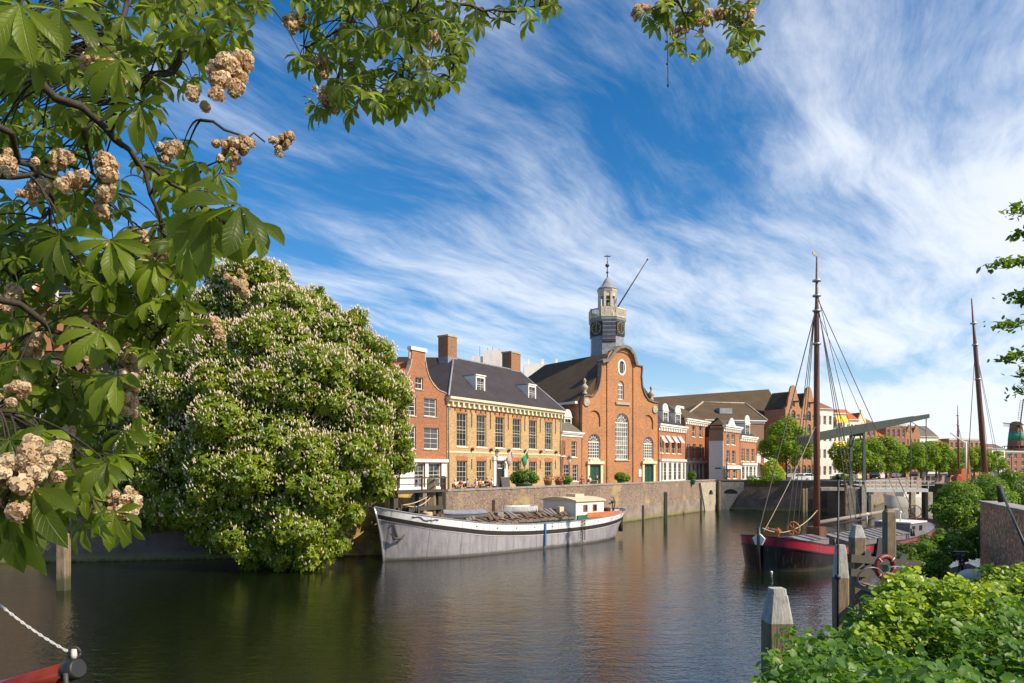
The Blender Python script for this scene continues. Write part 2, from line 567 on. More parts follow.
def slab(name, pts, z0, z1, mat):
    b = MB(); n = len(pts)
    a = sum(pts[i][0] * pts[(i + 1) % n][1] - pts[(i + 1) % n][0] * pts[i][1] for i in range(n))
    if a < 0: pts = pts[::-1]
    tr = tessellate_polygon([[Vector((x, y, 0)) for x, y in pts]])
    b.v += [(x, y, z1) for x, y in pts]
    for t in tr:
        p, q, r = (Vector(pts[i]) for i in t)
        cr = (q - p).cross(r - p)
        b.face(t if cr > 0 else t[::-1])
    m = len(b.v)
    b.v += [(x, y, z0) for x, y in pts] + [(x, y, z1) for x, y in pts]
    for i in range(n):
        j = (i + 1) % n
        b.face((m + i, m + j, m + n + j, m + n + i))
    return tag(b.build(name, mat), kind='structure')


LW0, LW1 = (-120.0, 38.0), (-9.2, 50.0)
CN = (30.2, 105.0)
CW = (48.0, 96.4)
left_land = [LW0, (-33, 46.0), LW1, CN, CW, (52, 104), (64, 122), (100, 170), (172, 250), (420, 470), (2400, 2300), (2400, 3900), (-2400, 3900), (-2400, 38)]
slab('street_ground', left_land, -0.6, GZ, MATS['paving'])
slab('far_bank', [(58, 93.5), (110, 93.5), (400, 200), (400, 215), (150, 150), (80, 112), (58.5, 100)], -0.6, GZ + 0.1, MATS['grass_bank'])
# our own side: the high quay behind the old wall, the low landing below it, the high bank at our feet
slab('quay_terrace', [(18.3, 23.3), (21.4, 31.0), (24.5, 34.5), (34, 36), (60, 30), (30, 12), (14.1, 12.0)], -0.6, 4.3, MATS['paving'])
slab('lower_landing', [(5.9, 10.6), (9.6, 16.5), (12.4, 20.5), (16.6, 27.5), (19.5, 32.0), (22.5, 34.5), (21.3, 31.0), (17.9, 23.3), (12.9, 11.0), (9, 10)], -0.6, 1.5, MATS['grass_bank'])
slab('quay_bank', [(-12, -14), (30, -14), (40, 4), (30, 12), (12.9, 10.6), (8.2, 10.4), (5.6, 9.4), (3.9, 7.7), (2.4, 5.9), (1.7, 4.3), (1.0, 2.6), (-12, 2.4)], -0.6, 4.35, MATS['grass_bank'])


def quay_wall(pts, label, mat, top=WT, ledge=1.9, base_mat=None, cop='coping', thick=0.7):
    """wall standing along pts (left to right as seen from the water), its water side to the right-hand normal"""
    o = empty('quay_wall', label, 'quay wall', (pts[0][0], pts[0][1], 0))
    P = [Vector((p[0] - pts[0][0], p[1] - pts[0][1])) for p in pts]

    def off(dist):
        out = []
        for i, p in enumerate(P):
            ns = []
            if i > 0: d = (P[i] - P[i - 1]).normalized(); ns.append(Vector((d.y, -d.x)))
            if i < len(P) - 1: d = (P[i + 1] - P[i]).normalized(); ns.append(Vector((d.y, -d.x)))
            n_ = sum(ns, Vector((0, 0))).normalized()
            out.append(p + n_ * (dist / max(0.5, n_.dot(ns[0]))))
        return out

    def band(name, f, bk, z0, z1, mt):
        b = MB(); F_, B_ = off(f), off(-bk); n = len(P)
        for i in range(n - 1):
            a, c, d, e = F_[i], F_[i + 1], B_[i + 1], B_[i]
            seg = max(1, int((c - a).length / 3))
            b.poly([(a.x, a.y, z0), (c.x, c.y, z0), (c.x, c.y, z1), (a.x, a.y, z1)])
            b.poly([(a.x, a.y, z1), (c.x, c.y, z1), (d.x, d.y, z1), (e.x, e.y, z1)])
            b.poly([(d.x, d.y, z0), (e.x, e.y, z0), (e.x, e.y, z1), (d.x, d.y, z1)])
            b.poly([(e.x, e.y, z0), (d.x, d.y, z0), (c.x, c.y, z0), (a.x, a.y, z0)])
            if i == 0: b.poly([(e.x, e.y, z0), (a.x, a.y, z0), (a.x, a.y, z1), (e.x, e.y, z1)])
            if i == n - 2: b.poly([(c.x, c.y, z0), (d.x, d.y, z0), (d.x, d.y, z1), (c.x, c.y, z1)])
        return b.build(name, mt, o)
    band('wall_face', 0.30, thick - 0.35, 0.02 if not ledge else ledge, top - 0.16, mat)
    if ledge: band('plinth', 0.48, -0.02, -0.5, ledge - 0.003, base_mat or mat)
    band('coping_stones', 0.36, thick - 0.3, top - 0.157, top, MATS[cop])
    return o


def plinth_mat(name, dark):
    k = NT(name); vec, sp = wall_coord(k)
    n = k.noise(k.tc.outputs['Object'], 0.8, 6, 0.65); m = k.noise(k.tc.outputs['Object'], 4, 5, 0.7)
    c = k.mix(k.maprange(n, 0.35, 0.65), c4([0.30 * dark, 0.24 * dark, 0.19 * dark]), c4([0.15 * dark, 0.12 * dark, 0.105 * dark]))
    zz_ = k.math('ADD', sp.outputs[2], k.math('MULTIPLY', m, 0.7))
    c = k.mix(k.maprange(zz_, 0.95, 0.4, 0, 0.9), c, c4([0.20, 0.19, 0.045]))
    c = k.mix(k.maprange(zz_, 0.55, 0.3, 0, 0.95), c, c4([0.02, 0.022, 0.012]))
    k.l.new(c, k.b.inputs['Base Color']); k.b.inputs['Roughness'].default_value = 0.8
    k.bump(m, 0.6, 0.04)
    MATS[name] = k.m
    return k.m


plinth_mat('plinth', 1.0); plinth_mat('plinth_shaded', 0.5)  # second plinth has its stone colour halved to imitate shade
quay_wall([LW0, (-33, 46.0), (-11.8, 49.6)], 'dark shaded quay wall under the flowering chestnut at the left', MATS['brick_quay_shaded'], base_mat=MATS['plinth_shaded'])
quay_wall([(-11.79, 49.6), LW1, (-7.6, 52.3)], 'yellow lichen covered corner of the quay wall behind the bow of the grey barge', MATS['brick_lichen'], ledge=0)
quay_wall([(-7.59, 52.31), CN], 'long brown brick quay wall in front of the church and canal houses', MATS['brick_quay'], base_mat=MATS['plinth'])
quay_wall([(30.7, 104.9), CW], 'shaded brick quay wall closing the basin, left of the drawbridge', MATS['brick_quay_shaded'], base_mat=MATS['plinth_shaded'])
quay_wall([(58.2, 93.4), (112, 93.4)], 'quay wall with grassy top right of the drawbridge', MATS['brick_quay_shaded'], top=4.4, base_mat=MATS['plinth_shaded'])
quay_wall([(51, 103), (64, 122), (100, 170), (172, 250)], 'far quay wall below the row of clipped trees', MATS['brick_quay'], top=4.2, ledge=1.2, base_mat=MATS['plinth'])

# pale arches of an outfall where the two quay walls meet
o = empty('culvert_arch', 'pale sandstone outfall with two dark arches in the corner of the quay walls', 'culvert', (CN[0], CN[1], 0))
wd = (Vector(CN) - Vector((-7.59, 52.31))).normalized()
b = MB()
ang = math.atan2(wd.y, wd.x)
ring = []
def arch_pts(x0, x1, z0, z1, n=10):
    """opening with semicircular head"""
    r = (x1 - x0) / 2; cx = (x0 + x1) / 2; zs = max(z0, z1 - r)
    return [(x0, z0), (x1, z0)] + [(cx + r * math.cos(t * math.pi / n), zs + (z1 - zs) * math.sin(t * math.pi / n)) for t in range(n + 1)]


b.extrude([(-4.8, -0.3), (-0.75, -0.3), (-0.75, 4.1), (-6.8, 4.1), (-6.0, 2.2)], -0.62, -0.31, [arch_pts(-3.6, -1.9, 2.3, 3.0)], 0.25)
c1 = b.build('stone_face', MATS['stone'], o); c1.rotation_euler = (0, 0, ang)
hb = MB().box(-3.6, -1.9, -0.4, -0.36, 2.3, 3.0).build('arch_shade_panel', MATS['black'], o); hb.rotation_euler = (0, 0, ang)  # black panel standing in for the shade inside the arch
b = MB()
b.extrude([(1.0, -0.3), (2.2, -0.3), (3.6, 2.2), (4.4, 2.9), (4.4, 4.1), (1.0, 4.1)], -0.62, -0.31, [arch_pts(1.6, 3.6, 2.4, 3.1)], 0.25)
a2 = math.atan2(CW[1] - CN[1], CW[0] - CN[0])
c2 = b.build('stone_face', MATS['stone'], o); c2.rotation_euler = (0, 0, a2)
hb = MB().box(1.6, 3.6, -0.4, -0.36, 2.4, 3.1).build('arch_shade_panel', MATS['black'], o); hb.rotation_euler = (0, 0, a2)  # same black panel for the shade in the second arch


# ------------------------------------------------------------------ buildings
class Front:
    """a facade line on the ground from column u1 at depth Y1 along a direction; s runs along it, n goes back"""
    def __init__(s, u1, Y1, d=(0.568, 0.823)):
        s.o = Vector(((u1 - CU) / FPX * Y1, Y1)); s.d = Vector(d).normalized(); s.n = Vector((-s.d.y, s.d.x))
        s.rz = math.atan2(s.d.y, s.d.x)

    def s(s, u, depth=0.0):
        r = (u - CU) / FPX; b = s.o + s.n * depth
        return (r * b.y - b.x) / (s.d.x - r * s.d.y)

    def z(s, u, v, depth=0.0):
        Y = (s.o + s.n * depth + s.d * s.s(u, depth)).y
        return EYE - (v - HV) / FPX * Y - GZ

    def p(s, u, v, depth=0.0):
        return s.s(u, depth), s.z(u, v, depth)

    def Y(s, u): return (s.o + s.d * s.s(u)).y

    def world(s, x, y=0.0):
        return s.o + s.d * x + s.n * y


def house(name, label, F, cat='house', group=None):
    return empty(name, label, cat, (F.o.x, F.o.y, GZ), F.rz, group)


WCACHE = {}


def window(parent, x0, x1, z0, z1, nx=2, ny=4, pane='pane', frame='white', fw=0.085, bar=0.026, y=0.15, arch=False, sill=True, mid=True, sillmat='white', name='window'):
    w, h_ = round(x1 - x0, 2), round(z1 - z0, 2)
    key = (w, h_, nx, ny, pane, frame, fw, bar, arch, mid)
    if key not in WCACHE:
        b = MB(); p = MB()
        if arch:
            outer = arch_pts(0, w, 0, h_, 14); inner = arch_pts(fw, w - fw, fw, h_ - fw, 14)
            b.extrude(outer, 0.0, 0.08, [inner], 0.08, back=False)
            p.extrude(inner, 0.0, 0.01)
            r = w / 2
            def top(x): return (h_ - r) + math.sqrt(max(0, (r - fw) ** 2 - (x - r) ** 2))
            for i in range(1, nx):
                x = fw + (w - 2 * fw) * i / nx
                b.box(x - bar / 2, x + bar / 2, 0.015, 0.055, fw, min(top(x), h_ - r))
            for j in range(1, ny):
                z = fw + (h_ - r - fw) * j / ny
                b.box(fw, w - fw, 0.011, 0.05, z - bar / 2, z + bar / 2)
            b.box(fw, w - fw, 0.003, 0.06, h_ - r - bar, h_ - r + bar)
            for t in range(1, 6):
                a = math.pi * t / 6
                b.bar((r + 0.2 * r * math.cos(a), 0.03, h_ - r + 0.2 * r * math.sin(a)), (r + (r - fw) * math.cos(a), 0.03, h_ - r + (r - fw) * math.sin(a)), 0.03, bar, up=(0, 1, 0))
            for rr in (0.2, 0.6):
                pts = [(r + rr * r * math.cos(math.pi * t / 8), 0.035, h_ - r + rr * r * math.sin(math.pi * t / 8)) for t in range(9)]
                b.tube(pts, bar * 0.5, 4)
        else:
            b.extrude([(0, 0), (w, 0), (w, h_), (0, h_)], 0.0, 0.08, [[(fw, fw), (w - fw, fw), (w - fw, h_ - fw), (fw, h_ - fw)]], 0.08, back=False)
            p.box(fw, w - fw, 0.0, 0.01, fw, h_ - fw)
            for i in range(1, nx):
                x = fw + (w - 2 * fw) * i / nx
                b.box(x - bar / 2, x + bar / 2, 0.015, 0.055, fw, h_ - fw)
            for j in range(1, ny):
                z = fw + (h_ - 2 * fw) * j / ny
                b.box(fw, w - fw, 0.011, 0.05, z - bar / 2, z + bar / 2)
            if mid:
                b.box(fw, w - fw, 0.005, 0.065, h_ * 0.5 - bar * 0.9, h_ * 0.5 + bar * 0.9)
        WCACHE[key] = (b.mesh('window', MATS[frame]), p.mesh('pane', MATS[pane]), MB().box(-0.08, w + 0.08, -0.22, -0.002, -0.12, -0.002).mesh('sill', MATS[sillmat]))
    fm, pm, sm = WCACHE[key]
    o = link(name, fm, parent, (x0, y, z0))
    link('pane', pm, o, (0, 0.06, 0))
    if sill: link('sill', sm, o, (0, 0, 0))
    return o


def walls(parent, outline, holes, mat, depth, eaves=None, name='wall', L=None, reveal=0.2, front=0.35):
    b = MB(); b.extrude(outline, 0, front, holes, reveal)
    xs = [p[0] for p in outline]; x0, x1 = min(xs), max(xs)
    e = eaves if eaves is not None else max(p[1] for p in outline)
    y = front + 0.001
    b.poly([(x0, depth, 0), (x0, y, 0), (x0, y, e), (x0, depth, e)])
    b.poly([(x1, y, 0), (x1, depth, 0), (x1, depth, e), (x1, y, e)])
    b.poly([(x1, depth, 0), (x0, depth, 0), (x0, depth, e), (x1, depth, e)])
    return b.build(name, MATS[mat] if isinstance(mat, str) else mat, parent)


def rect(x0, x1, z0, z1): return [(x0, z0), (x1, z0), (x1, z1), (x0, z1)]


def hip_roof(parent, x0, x1, y0, y1, ze, zr, ins0, ins1, mat, over=0.3, ridge=None):
    """hip roof; ridge line along x at the middle, ins = inset of the ridge ends"""
    b = MB(); ym = (y0 + y1) / 2 if ridge is None else ridge
    A, B, C, D = (x0 - over, y0 - over, ze), (x1 + over, y0 - over, ze), (x1 + over, y1 + over, ze), (x0 - over, y1 + over, ze)
    E, G = (x0 + ins0, ym, zr), (x1 - ins1, ym, zr)
    b.poly([A, B, G, E]); b.poly([C, D, E, G]); b.poly([D, A, E]); b.poly([B, C, G]); b.poly([D, C, B, A])
    return b.build('roof', MATS[mat], parent)


def gable_roof(parent, x0, x1, y0, y1, ze, zr, mat, over=0.2):
    """ridge runs back from the front (along y)"""
    b = MB(); xm = (x0 + x1) / 2; t = 0.15
    pts = [(x0 - over, ze - over), (xm, zr), (x1 + over, ze - over), (x1 + over, ze - over - t), (xm, zr - t), (x0 - over, ze - over - t)]
    n = len(pts); m = 0
    b.v += [(x, y0, z) for x, z in pts] + [(x, y1, z) for x, z in pts]
    for i in range(n):
        j = (i + 1) % n
        b.face((i, i + n, j + n, j) if False else (j, i, i + n, j + n)[::-1])
    b.face((0, 1, 4, 5)); b.face((1, 2, 3, 4)); b.face((n, n + 5, n + 4, n + 1)); b.face((n + 1, n + 4, n + 3, n + 2))
    return b.build('roof', MATS[mat], parent)


def chimney(parent, x, y, z0, z1, w=1.3, d=1.3, mat='brick_brown', pots=2):
    b = MB().box(x - w / 2, x + w / 2, y - d / 2, y + d / 2, z0, z1 - 0.2)
    b.cur = 1; b.box(x - w / 2 - 0.08, x + w / 2 + 0.08, y - d / 2 - 0.08, y + d / 2 + 0.08, z1 - 0.197, z1)
    o = b.build('chimney', [MATS[mat], MATS['stone']], parent)
    f = MB(); zf = z0 + 0.25 * (z1 - z0)
    f.box(x - w / 2 - 0.04, x + w / 2 + 0.04, y - d / 2 - 0.04, y + d / 2 + 0.04, z0, zf)
    f.build('lead_flashing', MATS['lead'], o)
    return o


def dormer(parent, x, y0, z0, w, h_, depth, mat='white', roofmat='lead', arched=False):
    b = MB(); b.extrude(rect(x - w / 2, x + w / 2, z0, z0 + h_), y0, y0 + 0.12, [rect(x - w / 2 + 0.14, x + w / 2 - 0.14, z0 + 0.15, z0 + h_ - 0.2)], 0.1)
    b.box(x - w / 2, x - w / 2 + 0.1, y0 + 0.121, y0 + depth, z0, z0 + h_); b.box(x + w / 2 - 0.1, x + w / 2, y0 + 0.121, y0 + depth, z0, z0 + h_)
    b.box(x - w / 2 - 0.1, x + w / 2 + 0.1, y0 - 0.1, y0 + 0.2, z0 + h_ + 0.002, z0 + h_ + 0.12)
    if arched:
        pts = arch_pts(x - w / 2 - 0.05, x + w / 2 + 0.05, z0 + h_ + 0.123, z0 + h_ + 0.12 + w / 2, 10)
        b.extrude(pts, y0, y0 + 0.15)
    o = b.build('dormer', MATS[mat], parent)
    r = MB().box(x - w / 2 - 0.05, x + w / 2 + 0.05, y0 + 0.203, y0 + depth, z0 + h_ + 0.003, z0 + h_ + 0.11); r.build('dormer_roof', MATS[roofmat], o)
    window(o, x - w / 2 + 0.14, x + w / 2 - 0.14, z0 + 0.15, z0 + h_ - 0.2, 2, 3, y=y0 + 0.03, fw=0.06, sill=False)
    return o


def cornice(parent, x0, x1, z0, z1, out=0.5, mat='cream', brackets=0, name='cornice'):
    b = MB(); h_ = z1 - z0
    b.box(x0 - 0.1, x1 + 0.1, -out * 0.25, -0.003, z0, z0 + h_ * 0.5)
    b.box(x0 - 0.2, x1 + 0.2, -out * 0.7, -0.003, z0 + h_ * 0.503, z0 + h_ * 0.75)
    b.box(x0 - 0.3, x1 + 0.3, -out, 0.1, z0 + h_ * 0.753, z1)
    o = b.build(name, MATS[mat], parent)
    if brackets:
        me_ = MB().box(-0.12, 0.12, -out * 0.65, -out * 0.252, z0 - 0.02, z0 + h_ * 0.5).mesh('bracket', MATS[mat])
        for i in range(brackets): link('bracket', me_, o, (x0 + (x1 - x0) * (i + 0.5) / brackets, 0, 0))
    return o


def Zf(ox, oy, f): return lambda x, y: (ox + x / f, oy + y / f)


Z1 = Zf(380, 320, 3.795); ZC = Zf(575, 335, 4.411); Z3 = Zf(650, 380, 6.209); Z2 = Zf(640, 360, 4.88); Z4 = Zf(815, 390, 6.21)


def zspan(F, Z, x0, x1, ytop, ybot):
    """pixel box -> x0, x1, z0, z1 on the facade, heights taken at its left column"""
    (ua, va), (ub, vb) = Z(x0, ytop), Z(x1, ybot)
    return F.s(ua), F.s(ub), F.z((ua + ub) / 2, vb), F.z((ua + ub) / 2, va)


brick('brick_chimney', (0.26, 0.12, 0.05))
# --- house with the spout gable, left of the long yellow house
F2 = Front(447, 73.0)
F1 = Front(395.5, F2.world(F2.s(395.5)).y)
L1 = F1.s(446.4)
h1 = house('gabled_house', 'narrow red brick house with curved neck gable and white ground floor, beside the chestnut tree', F1)
zsh = F1.z(445, 394)
zt = F1.z(418, 351); xm = F1.s(418.5)
hw = 0.95
curve = [(L1, 0), (L1, zsh), (L1 - 0.45, zsh + 0.15)]
for t in range(1, 9):
    a = t / 8 * math.pi / 2
    curve.append((xm + hw + (L1 - 0.45 - xm - hw) * (1 - math.sin(a)), zsh + 0.15 + (zt - 0.4 - zsh) * (1 - math.cos(a))))
curve += [(xm + hw, zt), (xm - hw, zt)]
for p_ in [q for q in curve[1:-2]][::-1]:
    curve.append((2 * xm - p_[0], p_[1]))
xl = 2 * xm - L1
curve.append((xl, 0))
holes1 = []; wins1 = []
for box in ((167, 215, 297, 366), (167, 223, 408, 490), (92, 136, 292, 362), (88, 136, 402, 488), (134, 163, 217, 262)):
    x0, x1, z0, z1 = zspan(F1, Z1, *box)
    wins1.append((x0, x1, z0, z1)); holes1.append(rect(x0, x1, z0, z1))
zg = F1.z(420, 459)
gx = [zspan(F1, Z1, a, b_, 530, 625)[:2] for a, b_ in ((128, 170), (182, 232))] + [(xl + 0.4, xl + 1.6)]
for a, b_ in gx:
    if a > xl + 0.1: holes1.append(rect(a, b_, 0.35, zg - 0.35))
walls(h1, curve, holes1, 'brick_red', 10, zsh)
for i, w_ in enumerate(wins1):
    window(h1, *w_, 2, 4 if i < 4 else 2, pane='pane_light' if i < 2 else 'pane', sillmat='stone')
for a, b_ in gx: window(h1, a, b_, 0.35, zg - 0.35, 2, 3, name='shop_window')
b = MB()
b.extrude(rect(xl + 0.05, L1 - 0.05, 0.0, zg), -0.08, -0.003, [rect(a, b_, 0.35, zg - 0.35) for a, b_ in gx if a > xl + 0.1], 0.07, back=False)
b.box(xl - 0.05, L1 + 0.02, -0.3, -0.083, zg - 0.3, zg)
b.build('shopfront', MATS['white'], h1)
MB().box(xm - hw - 0.2, xm + hw + 0.2, -0.12, 0.45, zt + 0.002, zt + 0.35).build('gable_cap', MATS['white'], h1)
side = [p_ for p_ in curve if p_[1] > zsh - 0.01 and p_[0] > xm]
for mir in (0, 1):
    b = MB()
    X_ = (lambda x: 2 * xm - x) if mir else (lambda x: x)
    for i in range(len(side) - 1):
        b.bar((X_(side[i][0]), 0.17, side[i][1] + 0.05), (X_(side[i + 1][0]), 0.17, side[i + 1][1] + 0.05), 0.5, 0.1, up=(0, 0, 1) if abs(side[i][1] - side[i + 1][1]) < 2 else (1, 0, 0))
    b.build('gable_edge', MATS['stone'], h1)
gable_roof(h1, xl, L1, 0.36, 10.2, zsh, zt - 0.9, 'roof_orange')

# --- long yellow house
L2 = F2.s(561)
h2 = house('canal_house', 'long yellow brick house with dark hipped slate roof and two tall chimneys', F2)
up = [zspan(F2, Z1, a, b_, 352, 480) for a, b_ in ((288, 330), (363, 404), (434, 472), (502, 536), (563, 597), (622, 653))]
zu0, zu1 = F2.z(456, Z1(0, 479)[1]), F2.z(456, Z1(0, 352)[1])
lo = [zspan(F2, Z1, a, b_, 534, 622) for a, b_ in ((292, 335), (366, 407), (440, 474), (504, 537), (564, 597), (626, 658))]
zl1 = F2.z(457, Z1(0, 534)[1]); zl0 = 0.75
ze = F2.z(447, 396.5); zc0 = F2.z(447, 404)
wx = (up[0][1] - up[0][0])
bays = [((up[i][0] + up[i][1] + lo[i][0] + lo[i][1]) / 4) for i in range(6)]
ww = 1.8
holes = []
for i, c in enumerate(bays):
    holes.append(rect(c - ww / 2, c + ww / 2, zu0, zu1))
    holes.append(rect(c - ww / 2, c + ww / 2, zl0 if i != 2 else 0.02, zl1))
walls(h2, rect(0, L2, 0, zc0 + 0.4), holes, 'brick_yellow', 14, ze)
for i, c in enumerate(bays):
    window(h2, c - ww / 2, c + ww / 2, zu0, zu1, 3, 5, bar=0.025, frame='cream')
    if i != 2: window(h2, c - ww / 2, c + ww / 2, zl0, zl1, 3, 4, bar=0.025, frame='cream')
for i, c in enumerate(bays):
    for z_ in (zu1, zl1) if i != 2 else (zu1,):
        MB().box(c - ww / 2 - 0.1, c + ww / 2 + 0.1, -0.02, -0.003, z_ + 0.02, z_ + 0.5).build('lintel', MATS['brick_orange'], h2)
b = MB()
c = bays[2]
b.box(c - 1.35, c - 0.78, -0.12, -0.003, 0, zl1 + 0.1); b.box(c + 0.78, c + 1.35, -0.12, -0.003, 0, zl1 + 0.1); b.box(c - 1.5, c + 1.5, -0.25, -0.003, zl1 + 0.103, zl1 + 0.55)
b.build('door_surround', MATS['white'], h2)
d_ = MB().box(c - 0.76, c + 0.76, 0.12, 0.2, 0.02, 2.2).build('door', MATS['black'], h2)
window(h2, c - 0.76, c + 0.76, 2.22, zl1, 3, 2, name='fanlight', sill=False, mid=False)
for i in range(6):      # black wall anchors and floodlights along the floor line
    xa = bays[i] + 1.65
    MB().box(xa - 0.05, xa + 0.05, -0.06, -0.003, zu1 - 1.4, zu1 + 0.2).build('wall_anchor', MATS['iron'], h2)
    MB().box(xa - 0.05, xa + 0.05, -0.06, -0.003, zl1 - 0.9, zl1 + 0.2).build('wall_anchor', MATS['iron'], h2)
    MB().ball((bays[i] + 1.6, -0.2, zu0 - 0.25), 0.2, 8).build('floodlight', MATS['iron'], h2)
MB().box(-0.02, L2 + 0.02, -0.05, -0.003, zl1 + 0.85, zl1 + 1.0).build('string_course', MATS['cream'], h2)
cornice(h2, 0, L2, zc0 - 0.2, ze, 0.75, 'cream', 26)
for xd in (0.18, L2 - 0.18): MB().tube([(xd, -0.12, 0), (xd, -0.12, zc0 - 0.25)], 0.06, 6).build('drainpipe', MATS['lead'], h2)
# hipped roof with flat top
RD = 6.0
rx0, rz = F2.p(455, 358, RD)
rx1 = F2.s(519, RD)
b = MB()
A_, B_, C_, D_ = (-0.4, -0.55, ze + 0.01), (L2 + 0.4, -0.55, ze + 0.01), (L2 + 0.4, 14.5, ze + 0.01), (-0.4, 14.5, ze + 0.01)
rzr = F2.z(517, 372.5, RD)
E_, G_, H_, I_ = (rx0 - 0.3, RD, rz), (rx1, RD, rz), (rx1, 9, rz), (4.0, 11, rz)
b.poly([A_, B_, G_, E_]).poly([B_, C_, H_, G_]).poly([C_, D_, I_, H_]).poly([D_, A_, E_, I_]).poly([E_, G_, H_, I_]).poly([D_, C_, B_, A_])
b.build('roof', MATS['slate'], h2)
b = MB()
for p_, q_ in ((A_, E_), (B_, G_), (E_, G_)):
    b.tube([p_, q_], 0.12, 6)
b.build('ridge_lead', MATS['lead'], h2)
for (ua, ub, vt, vb, yy) in ((441.2, 453.8, 336, 362, RD + 0.6), (504.5, 518, 352.5, 372, RD + 0.6)):
    xa, xb = F2.s(ua, yy), F2.s(ub, yy); zt_ = F2.z((ua + ub) / 2, vt, yy)
    wch = min(2.2, abs(xb - xa) * 0.72)
    chimney(h2, (xa + xb) / 2, yy, rz - 0.9, zt_, wch, 1.5, 'brick_chimney')
for (x0p, x1p, yt, yb) in ((364, 399, 240, 300), (563, 592, 270, 325)):
    yd = 1.0
    ua, vt = Z1(x0p, yt); ub, vb = Z1(x1p, yb)
    xa, xb = F2.s(ua, yd), F2.s(ub, yd)
    za, zb = F2.z(ua, vb, yd), F2.z(ua, vt, yd)
    za = ze + (yd + 0.55) * (rz - ze) / (RD + 0.55) - 0.25; dormer(h2, (xa + xb) / 2, yd, za, (xb - xa), max(1.9, zb - za - 0.1), 2.6)

# --- small tan house with one dormer
F3 = Front(561.5, F2.Y(561.5))
L3 = F3.s(581.5)
h3 = house('small_brick_house', 'small tan brick house with a white curved dormer, squeezed against the church', F3)
zc = F3.z(562, 434.5)
hol = []; w3 = []
for bx_ in ((681, 703, 457, 515), (727, 746, 460, 520), (697, 720, 549, 612), (731, 751, 549, 612)):
    q = zspan(F3, Z1, *bx_)
    w3.append(q); hol.append(rect(*q))
walls(h3, rect(0, L3, 0, zc), hol, 'brick_tan', 9)
for q in w3: window(h3, *q, 2, 4)
cornice(h3, 0, L3, zc - 0.2, zc + 0.45, 0.4, 'white')
yd = 1.6
ua, vt = Z1(700, 372); ub, vb = Z1(727, 420)
dormer(h3, (F3.s(ua, yd) + F3.s(ub, yd)) / 2, yd, F3.z(ua, vb, yd), F3.s(ub, yd) - F3.s(ua, yd), 1.9, 2.2, arched=True)
b = MB()
zr3 = zc + 3.6
b.poly([(0, -0.2, zc + 0.46), (L3, -0.2, zc + 0.46), (L3, 4.2, zr3), (0, 4.2, zr3)]).poly([(L3, 9, zc + 0.4), (0, 9, zc + 0.4), (0, 4.2, zr3), (L3, 4.2, zr3)])
b.poly([(0, -0.2, zc + 0.46), (0, 4.2, zr3), (0, 9, zc + 0.4)]).poly([(L3, -0.2, zc + 0.46), (L3, 9, zc + 0.4), (L3, 4.2, zr3)])
b.build('roof', MATS['roof_grey'], h3)

# --- the church
FC = Front(581.8, 97.0, (0.80, 0.60))
ch = house('church', 'orange brick church with scrolled bell gable and tall arched window', FC, 'church')
op = [(30, 640), (33, 300), (36, 266), (58, 262), (70, 268), (84, 262), (97, 240), (107, 205), (112, 165), (113, 112), (140, 104), (152, 92), (166, 68), (188, 50), (212, 46), (234, 56), (252, 84), (263, 128), (296, 136), (297, 152), (294, 180), (298, 228), (309, 262), (325, 284), (345, 292), (364, 296), (366, 640)]
out = []
for x, y in op:
    u_, v_ = ZC(x, y); s_, z_ = FC.p(u_, v_)
    out.append((s_, 0.0 if y > 620 else z_))
hC = []; arcs = []
for bx_ in ((178, 238, 345, 550), (190, 216, 202, 285), (58, 112, 435, 545), (302, 346, 448, 545)):
    q = zspan(FC, ZC, *bx_); arcs.append(q); hC.append(arch_pts(*q, 14))
q = zspan(FC, ZC, 188, 224, 108, 178); ov = q
oval = [((q[0] + q[1]) / 2 + (q[1] - q[0]) / 2 * math.cos(t * math.pi / 10), (q[2] + q[3]) / 2 + (q[3] - q[2]) / 2 * math.sin(t * math.pi / 10)) for t in range(20)]
hC.append(oval)
blinds = []
for bx_ in ((60, 112, 332, 403), (300, 345, 352, 415)):
    q = zspan(FC, ZC, *bx_); blinds.append(q); hC.append(arch_pts(*q, 12))
doors = []
for bx_ in ((62, 110, 574, 650), (303, 343, 572, 650)):
    q = zspan(FC, ZC, *bx_); q = (q[0], q[1], 0.02, q[3]); doors.append(q); hC.append(rect(*q))
LC = out[-1][0]
walls(ch, out, hC, 'brick_church', 19, FC.z(583, 401), reveal=0.3, front=0.5)
for i, q in enumerate(arcs):
    window(ch, *q, (6, 3, 5, 5)[i], (8, 3, 5, 5)[i], pane='pane_light', arch=True, fw=0.12, bar=0.07, y=0.2, name='arched_window', sillmat='stone')
b = MB(); inn = [((x - (ov[0] + ov[1]) / 2) * 0.82 + (ov[0] + ov[1]) / 2, (z - (ov[2] + ov[3]) / 2) * 0.82 + (ov[2] + ov[3]) / 2) for x, z in oval]
b.extrude([((x - (ov[0] + ov[1]) / 2) * 1.02 + (ov[0] + ov[1]) / 2, (z - (ov[2] + ov[3]) / 2) * 1.02 + (ov[2] + ov[3]) / 2) for x, z in oval], -0.05, 0.25, [inn], 0.2)
mxo, mzo = (ov[0] + ov[1]) / 2, (ov[2] + ov[3]) / 2
b.box(mxo - 0.5, mxo - 0.42, 0.02, 0.1, mzo - 1.0, mzo + 1.0).box(mxo + 0.42, mxo + 0.5, 0.02, 0.1, mzo - 1.0, mzo + 1.0).box(mxo - 0.5, mxo + 0.5, 0.01, 0.08, mzo - 1.0, mzo - 0.9).box(mxo - 0.5, mxo + 0.5, 0.01, 0.08, mzo + 0.9, mzo + 1.0)
ow = b.build('oval_window', MATS['white'], ch)
b = MB(); b.extrude(inn, 0.14, 0.16); b.build('pane', MATS['pane_light'], ow)
